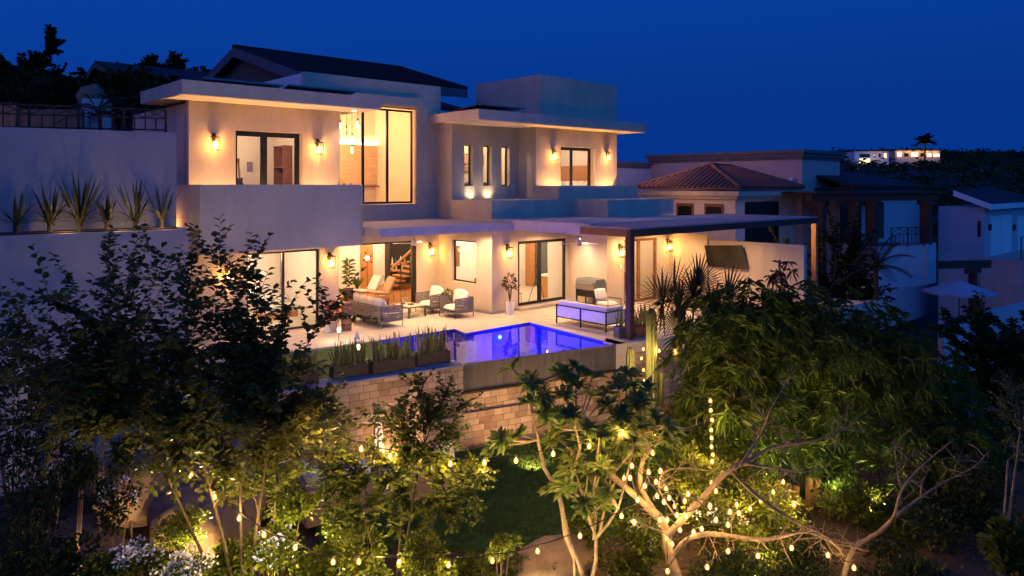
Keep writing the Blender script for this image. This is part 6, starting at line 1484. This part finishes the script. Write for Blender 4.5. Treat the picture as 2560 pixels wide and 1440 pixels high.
# garden spotlights on short stakes, hidden low in the planting, some added as fill
def garden_spot(label, q, target, pw, col=(1, .70, .26), ang=95):
    t = thing('garden_spotlight', label, 'spotlight', q, 0, 'ground spotlights in the planting')
    d = (Vector(target)-q).normalized(); h = q+Vector((0, 0, .16))
    mb = MB(); mb.tube([q, h], .012, 6); mb.build('stake', 'black', t)
    mb = MB(); mb.tube([h-d*.06, h, h+d*.07], [.025, .045, .05], 10); mb.build('housing', 'black', t)
    spot(h+d*.09, target, pw, col, ang, .7, .04)
garden_spot('stake spotlight lighting the big round leaved tree from the boulders', gp(520, 12.9)+Vector((0, 0, .5)), P(600, 950, 11.2), 480, (1, .74, .22), 115)
garden_spot('stake spotlight below the right side of the big round leaved tree', gp(760, 12.6), P(740, 960, 10.9), 620, (1, .72, .2), 115)
garden_spot('stake spotlight in front of the big round leaved tree at the bottom edge', gp(560, 10.6), P(560, 900, 11.2), 90, (1, .74, .28), 110)  # unseen fill lamp added to light the crown from the camera side
garden_spot('stake spotlight among the flowering bushes aimed up at the big tree', gp(330, 10.9), P(370, 900, 11.2), 40, (1, .74, .28), 100)  # second unseen fill lamp added for the front of the crown
garden_spot('stake spotlight right of the bare tree aimed up at the mango crown', gp(1880, 13.2), P(1950, 900, 16.2), 230, (1, .80, .28), 110)  # unseen lamp added to lift the near leaves of the mango
garden_spot('stake spotlight between the white blossom and the boulders', gp(450, 12.6)+Vector((0, 0, .35)), P(430, 1230, 15.2), 240, (1, .62, .26), 100)  # added lamp, strengthens the warm bulb light on the boulders
garden_spot('stake spotlight lighting the pink wall foot at the left', gp(180, 13.3), P(370, 1050, 19.6), 150, (1, .62, .34), 90)
garden_spot('stake spotlight at the feet of the frangipani trees', gp(1370, 11.6), P(1430, 1010, 12.4), 230, (1, .74, .30), 110)  # added lamp in place of the light from patio and bulbs
garden_spot('stake spotlight under the slender green tree', gp(1020, 12.6), P(1010, 1150, 11.7), 330, (1, .76, .24), 120)
garden_spot('stake spotlight under the middle of the mango tree', gp(1930, 15.6), P(1900, 950, 16.2), 280, (1, .78, .25), 120)
garden_spot('stake spotlight under the right side of the mango tree', gp(2180, 15.6), P(2180, 1000, 16.2), 170, (1, .8, .3), 110)
garden_spot('stake spotlight washing the stone wall under the pool', gp(1330, 18.2), P(1330, 1040, 20.5), 150, (1, .60, .28), 110)
garden_spot('stake spotlight washing the stone wall behind the folded umbrella', gp(1010, 18.0), P(960, 1030, 19.4), 75, (1, .60, .28), 110)
point(P(690, 1395, 11.2), 9, (1, .92, .45), .05); point(P(950, 1395, 11.1), 9, (1, .68, .2), .05); point(P(1660, 980, 20.3), 30, (1, .62, .25), .1); point(P(1600, 1000, 19.0), 8, (1, .62, .25), .1)
strand('loose bulbs glowing deep among the shrubs behind the bare tree', [P(x, y, d) for (x, y, d) in ((1712, 1252, 14.0), (1842, 1262, 14.4), (1560, 1196, 13.6), (1635, 1085, 14.2), (1985, 1262, 15.0), (1745, 1160, 14.8))], (), 15, .06, cable=False)  # strong extra bulbs put in to make the shrubs glow
point((34.0, 25.0, 7.4), 130, (1, .50, .42), .2)  # unseen lamp added to tint the neighbour's side wall pink
point((31.2, 22.6, 4.6), 45, (1, .50, .2), .2)  # added fill point standing in for balcony light on the tiled pavilion
point(P(2090, 1215, 16.0), 14, (.9, 1, .5), .06)

point(P(2226, 712, 40.5), 30, (1, .5, .18), .1)
# grass blades on the lower lawn and fallen leaves under the trees
rng = np.random.default_rng(5); n = 30000
dd = rng.uniform(14.3, 21, n); px_ = rng.uniform(820, 1900, n); uu = (px_-CX)/FL*dd
Bg = np.stack([FW[0]*dd+RT[0]*uu, FW[1]*dd+RT[1]*uu, np.full(n, GZ+.085)], 1)
lp_ = np.array([(q.x, q.y) for q in [P(1160, 0, 14.7), P(1560, 0, 15.3), P(2050, 0, 17.6), P(2050, 0, 23.8), P(1700, 0, 23.4), P(1300, 0, 20.4), P(900, 0, 18.4), P(760, 0, 17.2), P(800, 0, 14.9)]])
ins = np.zeros(n, bool); j = len(lp_)-1
for i in range(len(lp_)):
    c_ = ((lp_[i, 1] > Bg[:, 1]) != (lp_[j, 1] > Bg[:, 1])) & (Bg[:, 0] < (lp_[j, 0]-lp_[i, 0])*(Bg[:, 1]-lp_[i, 1])/(lp_[j, 1]-lp_[i, 1]+1e-9)+lp_[i, 0]); ins ^= c_; j = i
Bg = Bg[ins]; n = len(Bg)
V, F = leaf_batch(Bg, np.tile((0, 0, 1.), (n, 1))+rng.normal(0, .35, (n, 3)), rng.uniform(.05, .11, n), rng.uniform(.012, .02, n), U=runit(rng, n), droop=.1, rng=rng)
mb = MB(); mb.addnp(V, F); tag(mb.build('grass', leafmat('grass_blades', [(.03, .075, .008), (.05, .11, .012), (.08, .12, .02)], .25)), 'short green grass of the lower lawn', 'grass', kind='stuff')
n = 2600; dd = rng.uniform(10, 17, n); px_ = rng.uniform(0, 2560, n); uu = (px_-CX)/FL*dd
Bg = np.stack([FW[0]*dd+RT[0]*uu, FW[1]*dd+RT[1]*uu, np.zeros(n)], 1)
for i in range(n): Bg[i, 2] = gz(Bg[i, 0], Bg[i, 1])+.02
Dl = rng.normal(0, 1, (n, 3)); Dl[:, 2] *= .15
V, F = leaf_batch(Bg, Dl, rng.uniform(.05, .13, n), rng.uniform(.03, .06, n), U=np.tile((0, 0, 1.), (n, 1)), rng=rng)
mb = MB(); mb.addnp(V, F); tag(mb.build('leaf_litter', leafmat('fallen_leaf', [(.16, .08, .03), (.24, .15, .05), (.09, .05, .02)], .1)), 'dry fallen leaves scattered over the garden earth', 'leaf litter', kind='stuff')
# ================================================================== INSIDE THE VILLA
def iw(name, label, cat, mb, m, group=None, **k): return tag(mb.build(name, m, **k), label, cat, group)
# --- living room
YB_ = 30.49
def ry(px, py, y=YB_): return PY(px, py, y)
a, b = ry(901, 700), ry(931, 700)
t = thing('timber_cladding', 'tall knotty timber wall panel at the back of the living room', 'panel', (a.x, YB_-.06, .02))
mb = MB(); mb.box(a.x, b.x, YB_-.06, YB_-.004, .025, 3.0); mb.build('board', 'wood', t)
mb = MB()
for (px, py) in ((912, 632), (925, 640), (912, 668), (926, 655), (908, 650)): q = ry(px, py); mb.tube([(q.x, YB_-.064, q.z), (q.x, YB_-.075, q.z)], .045, 8)
mb.build('knots', 'dark', t)
a, b = ry(962, 650), PY(1038, 650, YB_)
t = thing('bar_cabinet', 'dark bar cabinet with two timber shelves of bottles behind the stairs', 'bar', (a.x, YB_-.4, .02))
mb = MB(); mb.box(a.x, b.x+1.2, YB_-.03, YB_-.004, .03, 2.95); mb.box(a.x, a.x+.05, YB_-.4, YB_-.031, .03, 2.95); mb.build('back_panel', 'dark', t)
for py in (657, 672):
    z = ry(1000, py).z; mb = MB(); mb.box(a.x+.051, b.x+1.2, YB_-.38, YB_-.032, z-.06, z); mb.build('shelf', 'wood', t)
z = ry(1000, 690).z; mb = MB(); mb.box(a.x+.051, b.x+1.2, YB_-.45, YB_-.032, .03, z); mb.build('counter', 'dark', t)
r_ = random.Random(8); cols = [M['white'], M['flower'], mat('amber_glass', (.35, .13, .03), .2, .2, 5), mat('blue_glass', (.08, .12, .35), .2, .2, 5), mat('green_glass', (.06, .16, .07), .2, .2, 5), M['nickel']]
k = 0
shelfname = {657: 'upper', 672: 'lower'}
bp = {}
for py in (657, 672):
    z = ry(1000, py).z
    for i in range(17):
        x = a.x+.14+i*.165+r_.uniform(-.03, .03); h = r_.uniform(.22, .36); w = r_.uniform(.035, .05)
        mb = MB(); mb.lathe([(w, 0), (w, h*.6), (w*.35, h*.75), (w*.35, h), (.001, h)], (x, YB_-.2+r_.uniform(-.08, .08), z+.002), 8)
        tag(mb.build('bottle', cols[r_.randrange(6)]), 'bottle among the row on the '+shelfname[py]+' timber shelf of the bar', 'bottle', 'bottles on the '+shelfname[py]+' bar shelf')
# stairs
t = thing('staircase', 'open timber staircase with a sloping wooden handrail in the living room', 'stairs', PZ(1012, 752, .02))
s0 = PY(1002, 745, 28.4); stx = s0.x
for i in range(8):
    mb = MB(); z = .2+i*.19; mb.box(stx-.35+.27*i, stx+.0+.27*i, 28.4, 29.4, z, z+.06); mb.build('tread', 'wood', t)
    mb = MB(); mb.box(stx-.34+.27*i, stx-.31+.27*i, 28.42, 29.38, z-.13, z-.002); mb.build('riser', 'dark', t)
mb = MB(); mb.slab([(stx-.55, 28.36, .95), (stx+1.7, 28.36, 2.53), (stx+1.7, 28.36, 2.65), (stx-.55, 28.36, 1.07)], (0, .06, 0)); mb.build('handrail', 'wood', t)
mb = MB()
for i in range(5): x = stx-.5+.5*i; mb.box(x-.02, x+.02, 28.37, 28.41, .03+max(0, (x-stx+.35)*.7), .98+(x-stx+.55)*.70)
mb.build('balusters', 'black', t)
# lounge chairs
def lounge(q, rz, label, m):
    t = thing('lounge_chair', label, 'chair', q, rz, 'leather lounge chairs in the living room')
    mb = MB(); mb.slab([(-.1, -.33, .36), (.62, -.33, .44), (.62, -.33, .52), (-.1, -.33, .44)], (0, .66, 0)); mb.build('seat', m, t, world=False, bevel=.03)
    mb = MB(); mb.slab([(-.12, -.33, .44), (-.42, -.33, 1.0), (-.34, -.33, 1.04), (-.02, -.33, .48)], (0, .66, 0)); mb.build('backrest', m, t, world=False, bevel=.03)
    mb = MB()
    for y in (-.36, .36): mb.tube([(.58, y, 0), (.55, y, .42), (-.1, y, .36), (-.45, y, 1.05), (-.62, y, 0)], .012, 5)
    mb.build('frame', 'black', t, world=False)
q = PZ(925, 752, .02); lounge(q, rad(178), 'cream lounge chair nearer the house plants in the living room', 'cushion')
q = PZ(960, 756, .02); lounge(q, rad(172), 'tan leather lounge chair nearer the stairs in the living room', 'tan')
q = PZ(955, 762, .02); t = thing('ottoman', 'low round dark ottoman under the tan lounge chair', 'stool', q); mb = MB(); mb.lathe([(.26, 0), (.3, .06), (.3, .26), (.22, .32), (.001, .33)], q, 16); mb.build('seat', 'wooddk', t)
q = PY(918, 700, 29.6); q.z = .02; t = thing('floor_lamp', 'slim floor lamp with a round white globe before the timber panel', 'lamp', q)
mb = MB(); mb.lathe([(.15, 0), (.15, .02), (.012, .03), (.012, 1.9), (.001, 1.9)], q, 12); mb.build('stand', 'black', t)
mb = MB(); zz = PY(918, 645, 29.6).z; mb.lathe([(.001, -.1), (.07, -.07), (.1, 0), (.07, .07), (.001, .1)], (q.x, q.y, zz), 14); mb.build('globe', 'ledwarm', t, smooth=True)
q = PZ(872, 752, .02); t = thing('house_plant', 'tall rubber plant in a dark pot at the living room opening', 'plant', q)
pot(t, q, .26, .5, 'planter'); 
r2 = np.random.default_rng(9); Bq = []; Dq = []
for i in range(34): zz = .65+1.1*i/34; Bq.append((q.x, q.y, zz)); an = i*2.4; Dq.append((math.cos(an), math.sin(an), .35))
V, F = leaf_batch(np.array(Bq), np.array(Dq), .36*np.ones(34), .17*np.ones(34), droop=.2, rng=r2); mb = MB(); mb.addnp(V, F); mb.build('foliage', 'leaf_mango', t)
mb = MB(); mb.tube([q+Vector((0, 0, .4)), q+Vector((.03, 0, 1.75))], .012, 5); mb.build('stem', 'barkdk', t)
q = PZ(893, 748, .02); t = thing('house_plant', 'bright bird nest fern in a pale pot beside the rubber plant', 'plant', q); pot(t, q, .17, .45, 'white')
mb = MB(); r_ = random.Random(4)
for k in range(14): blade(mb, q+Vector((0, 0, .42)), k*.45, rad(r_.uniform(50, 80)), .6, .13, .06, 4)
mb.build('foliage', 'leaf_bright', t)
q = PZ(848, 770, .02); t = thing('house_plant', 'small leafy plant low behind the column at the living room edge', 'plant', q); pot(t, q, .14, .25, 'white'); bushy(t, (q.x, q.y, .5), .2, .25, 90, .14, .06, 'leaf_citrus', 6)
q = PZ(1012, 757, .02); t = thing('pampas_vase', 'pale dried grass in a vase on the floor near the folded doors', 'vase', q); pot(t, q, .11, .22, 'cushion'); bushy(t, (q.x, q.y, .34), .12, .16, 90, .12, .03, leafmat('dry_grass', [(.5, .38, .24), (.62, .5, .34)], .3), 7)
# --- left ground floor room : picture and white sofa
yb = 26.59; a, b = PY(700, 660, yb), PY(748, 690, yb)
t = thing('wall_picture', 'grey abstract picture on the back wall of the ground floor bedroom', 'picture', (a.x, yb, 1.5))
mb = MB(); mb.box(a.x, b.x, yb-.05, yb-.002, .95, 2.35); mb.build('canvas', mat('grey_canvas', (.34, .29, .25), .8, .5, 1.5), t)
mb = MB(); mb.box(b.x-.32, b.x-.12, yb-.056, yb-.051, 1.15, 1.6); mb.build('dark_patch', 'wooddk', t)
q = PZ(705, 800, .03); t = thing('daybed', 'white daybed with folded blankets inside the left ground floor window', 'bed', q)
mb = MB(); mb.box(q.x-.5, q.x+1.5, q.y+.35, q.y+1.3, .04, .22); mb.build('base', 'wood', t)
mb = MB(); mb.box(q.x-.48, q.x+1.48, q.y+.37, q.y+1.28, .222, .48); mb.build('mattress', 'cushion', t, bevel=.05)
for i in range(3): mb = MB(); mb.pillow((q.x-.1+i*.6, q.y+1.12, .62), .55, .42, .18, Matrix.Rotation(rad(60), 4, 'X')); mb.build('pillow', 'white', t, smooth=True)
# --- upper left room
yb = 27.19; a = PY(625, 415, 26.9)
t = thing('wall_picture', 'small violet picture on the wall of the upper left bedroom', 'picture', (a.x, yb, a.z)); mb = MB(); a0_, b0_ = PY(617, 405, yb), PY(631, 428, yb); mb.box(a0_.x, b0_.x, yb-.04, yb-.002, b0_.z, a0_.z); mb.build('canvas', mat('violet_print', (.22, .16, .30), .7, .4, 5), t)
xb = XUR-.41; a0_, b0_ = PX(706, 366, xb), PX(731, 470, xb); ya_, yb2 = b0_.y, a0_.y
t = thing('bookcase', 'tall dark brown shelf unit at the right of the upper left bedroom', 'shelf', (xb, ya_, 3.76))
mb = MB(); mb.box(xb-.03, xb, ya_, yb2, 3.76, a0_.z); mb.build('back_panel', 'wooddk', t)
for y_ in (ya_, yb2-.04): mb = MB(); mb.box(xb-.35, xb-.031, y_, y_+.04, 3.76, a0_.z); mb.build('side_panel', 'wooddk', t)
for k in range(4): z = 3.9+(a0_.z-3.95)*k/3; mb = MB(); mb.box(xb-.35, xb-.032, ya_+.041, yb2-.041, z, z+.045); mb.build('shelf', 'wooddk', t)
q = PY(607, 458, 26.7); t = thing('guitar', 'dark electric guitar leaning on the wall of the upper left bedroom', 'guitar', q)
mb = MB(); z_ = q.z-.3; mb.slab([(q.x-.14, 26.9, z_), (q.x+.14, 26.9, z_), (q.x+.17, 26.93, z_+.2), (q.x+.09, 26.95, z_+.34), (q.x+.12, 26.97, z_+.5), (q.x-.12, 26.97, z_+.5), (q.x-.09, 26.95, z_+.34), (q.x-.17, 26.93, z_+.2)], (0, .05, 0)); mb.build('guitar_body', 'dark', t)
mb = MB(); mb.slab([(q.x-.028, 26.95, z_+.45), (q.x+.028, 26.95, z_+.45), (q.x+.025, 27.1, z_+1.05), (q.x-.025, 27.1, z_+1.05)], (0, .03, 0)); mb.box(q.x-.04, q.x+.04, 27.09, 27.12, z_+1.05, z_+1.22); mb.build('guitar_neck', 'wooddk', t)
# --- stair hall : pendants, lit niche, rail, leaf
for i, (px, py) in enumerate(((851, 312), (866, 326), (880, 345), (880, 372), (894, 308), (897, 318))):
    q = PY(px, py, 27.0); lab = ('pendant bulb hanging closest to the left block wall', 'unlit slim pendant between the lit hall pendants', 'middle long hall pendant above the lowest one', 'lowest teardrop pendant bulb in the stair hall', 'hall pendant bulb nearest the black window mullion', 'shorter pendant touching the mullion in the stair hall')[i]
    t = thing('pendant_lamp', lab, 'pendant lamp', q, 0, 'pendant bulbs in the stair hall')
    mb = MB(); mb.tube([q+Vector((0, 0, .22)), Vector((q.x, q.y, 8.89))], .008, 4); mb.build('cord', 'cable', t)
    mb = MB(); mb.lathe([(.035, .08), (.035, .2), (.012, .22), (.001, .22)], q, 8); mb.build('socket', 'bronze', t)
    mb = MB(); mb.lathe([(.001, -.2), (.04, -.17), (.05, -.06), (.035, .06), (.02, .08)], q, 10); mb.build('bulb', 'lbulb' if i != 1 else 'nickel', t, smooth=True)
a0_, b0_ = PY(908, 362, 29.5), PY(991, 463, 29.5)
t = thing('niche_panel', 'sand coloured wall panel washed by a light strip in the stair hall', 'panel', (a0_.x, 29.5, b0_.z))
mb = MB(); mb.box(a0_.x-3.5, b0_.x, 29.38, 29.597, b0_.z, a0_.z); mb.build('panel', mat('travertine', (.56, .42, .27), .7, .16, 2, stretch=(.6, 1, 5)), t)
mb = MB(); mb.box(a0_.x-3.5, b0_.x-.02, 29.44, 29.58, a0_.z+.004, a0_.z+.03); mb.build('light_strip', 'ledwarm', t)
mb = MB(); mb.box(a0_.x-3.4, b0_.x+.35, 29.2, 29.3, b0_.z-.09, b0_.z-.03); iw('hall_rail', 'thin brown handrail below the lit panel in the stair hall', 'rail', mb, 'wooddk')
q = PY(867, 470, 26.6); t = thing('leaf_plant', 'single big green leaf rising above the balcony wall in the stair hall', 'plant', q); mb = MB()
for (az, el, l_) in ((2.2, 1.2, .55), (.6, 1.0, .35), (3.8, 1.1, .3)): blade(mb, q+Vector((0, 0, -.35)), az, el, l_+.35, .2, .03, 4)
mb.build('leaves', 'leaf_bright', t)
mb = MB(); mb.lathe([(.13, -.9), (.16, -.4), (.15, -.36), (.001, -.38)], q, 12); mb.build('pot', 'white', t)
# --- slit window room and right bedroom
for i, (px, py, w, h) in enumerate(((1166, 398, .22, .5), (1166, 424, .3, .22), (1211, 401, .2, .5), (1256, 408, .2, .5))):
    q = PY(px, py, 26.58); t = thing('wall_picture', ('picture seen through the first slit window', 'small low picture seen through the first slit window', 'dark framed picture seen through the middle slit window', 'picture seen through the last slit window')[i], 'picture', q, 0, 'pictures in the slit window room')
    mb = MB(); mb.box(q.x-w*1.4, q.x+w*1.4, 26.54, 26.578, q.z-h/2, q.z+h/2); mb.build('frame', 'wooddk', t); mb = MB(); mb.box(q.x-w*1.2, q.x+w*1.2, 26.53, 26.538, q.z-h/2+.05, q.z+h/2-.05); mb.build('canvas', 'tan', t)
q = PY(1170, 455, 26.2); mb = MB(); mb.box(q.x-.4, q.x+3.2, 25.7, 26.5, 4.12, 4.95); iw('dark_cabinet', 'dark low cabinet behind the slit windows', 'cabinet', mb, 'greym', bevel=.02)
xb2 = XBR-.31; a0_, b0_ = PX(1396, 416, xb2), PX(1482, 470, xb2)
t = thing('bed', 'bed with an orange brown timber headboard and white pillows in the right bedroom', 'bed', (xb2-2.1, b0_.y, 4.23))
mb = MB(); mb.box(xb2-.1, xb2-.003, b0_.y-.3, a0_.y+.4, 4.23, a0_.z); mb.build('headboard', 'wood', t)
mb = MB(); mb.box(xb2-2.1, xb2-.103, b0_.y-.2, a0_.y+.2, 4.23, 4.62); mb.build('mattress', 'white', t, bevel=.05)
for k in range(5): mb = MB(); mb.pillow((xb2-.32, b0_.y+.05+k*.5, 4.85), .44, .5, .2, Matrix.Rotation(rad(-62), 4, 'Y')); mb.build('pillow', 'white', t, smooth=True)
# --- kitchen seen through the patio doors
yb = 25.59
a0_, b0_ = PY(1347, 640, 25.0), PY(1391, 640, 25.0)
t = thing('tall_fridge', 'tall dark double door fridge with two long bright handles in the kitchen', 'fridge', (a0_.x, 25, .03))
mb = MB(); mb.box(a0_.x, b0_.x, 25.0, yb-.003, .03, 2.55); mb.build('fridge_body', 'greym', t)
m_ = (a0_.x+b0_.x)/2
for s_ in (-1, 1):
    mb = MB(); mb.box(min(m_, m_+s_*(b0_.x-a0_.x)/2)+.006, max(m_, m_+s_*(b0_.x-a0_.x)/2)-.006, 24.97, 24.998, .06, 2.5); o = mb.build('fridge_door', 'greym', t)
    mb = MB(); mb.tube([(m_+s_*.08, 24.93, .95), (m_+s_*.08, 24.93, 2.0)], .014, 6); mb.build('handle', 'nickel', o)
for (p0_, p1_, lab, m) in ((1324, 1330, 'narrow upright timber strip beside the kitchen fridge', 'wood'), (1392, 1404, 'broad timber panel right of the kitchen fridge', 'wood')):
    x0_, x1_ = PY(p0_, 640, 25.3).x, PY(p1_, 640, 25.3).x; mb = MB(); mb.box(x0_, x1_+.1, 25.2, yb-.003, .03, 2.6); iw('timber_cladding', lab, 'cladding', mb, m)
q = PZ(1398, 752, .03); z_ = .92; t = thing('kitchen_island', 'kitchen island with a white top and timber side inside the sliding door', 'counter', q)
mb = MB(); mb.box(q.x+.25, q.x+1.9, q.y+.3, q.y+1.3, .03, z_); mb.build('side_panel', 'wood', t); mb = MB(); mb.box(q.x+.2, q.x+2.0, q.y+.2, q.y+1.4, z_+.002, z_+.07); mb.build('worktop', 'white', t)
q = PZ(1345, 757, .03); t = thing('tripod', 'black tripod with a small camera head standing inside the sliding door', 'tripod', q); hd = q+Vector((0, 0, 1.25))
for k in range(3):
    an = k*2.09+.5; mb = MB(); mb.tube([hd, q+Vector((.42*math.cos(an), .42*math.sin(an), 0))], .013, 5); mb.build('leg', 'black', t)
mb = MB(); mb.tube([q+Vector((0, 0, .8)), hd+Vector((0, 0, .2))], .02, 6); mb.box(hd.x-.08, hd.x+.08, hd.y-.05, hd.y+.05, hd.z+.2, hd.z+.32); mb.build('camera_head', 'black', t)
q = PY(1317, 655, yb); mb = MB(); mb.box(q.x-.04, q.x+.04, yb-.02, yb-.003, q.z-.08, q.z+.08); iw('wall_switch', 'small black switch plate on the white wall inside the sliding door', 'switch', mb, 'black')
q = PZ(1303, 760, .03); t = thing('side_stool', 'small brown stool carrying a dark plant just inside the sliding door edge', 'stool', q); mb = MB(); mb.box(q.x-.15, q.x+.15, q.y+.1, q.y+.4, .42, .46); mb.build('seat', 'wood', t); mb = MB()
for dx in (-.12, .12):
    for dy in (.13, .37): mb = MB(); mb.tube([(q.x+dx, q.y+dy, .03), (q.x+dx, q.y+dy, .42)], .018, 5); mb.build('leg', 'wood', t)
# kitchen fronts behind the timber door
yb = 21.79; t = thing('kitchen_cabinets', 'timber kitchen cabinets with a pale splashback behind the timber door', 'cabinet', (23.5, yb-.6, .03))
mb = MB(); mb.box(22.7, 26.5, yb-.6, yb-.003, .03, .9); mb.build('base_units', 'wood', t); mb = MB(); mb.box(22.65, 26.5, yb-.64, yb-.003, .902, .95); mb.build('worktop', 'white', t); mb = MB(); mb.box(22.7, 26.5, yb-.38, yb-.003, 1.5, 2.9); mb.build('wall_units', 'wood', t)
# square window : picture, table
q = PX(1140, 640, 20.6); mb = MB(); mb.box(18.75, 20.6, 22.0, 23.2, .72, .78); t = thing('dining_table', 'timber table top seen through the square window', 'table', (19.6, 22.6, .03)); mb.build('tabletop', 'wood', t)
for x in (18.85, 20.5):
    for y in (22.1, 23.1): mb = MB(); mb.box(x-.04, x+.04, y-.04, y+.04, .03, .718); mb.build('leg', 'wood', t)
mb = MB(); mb.lathe([(.06, 0), (.09, .12), (.05, .25), (.04, .3), (.001, .3)], (19.0, 22.9, .79), 12); iw('vase', 'small dark vase on the timber table behind the square window', 'vase', mb, 'wooddk')
q = PY(1143, 640, 25.58); mb = MB(); mb.box(q.x-.12, q.x+.12, 25.54, 25.588, q.z-.45, q.z+.45); iw('narrow_picture', 'narrow dark framed picture seen through the square window', 'picture', mb, 'wooddk')
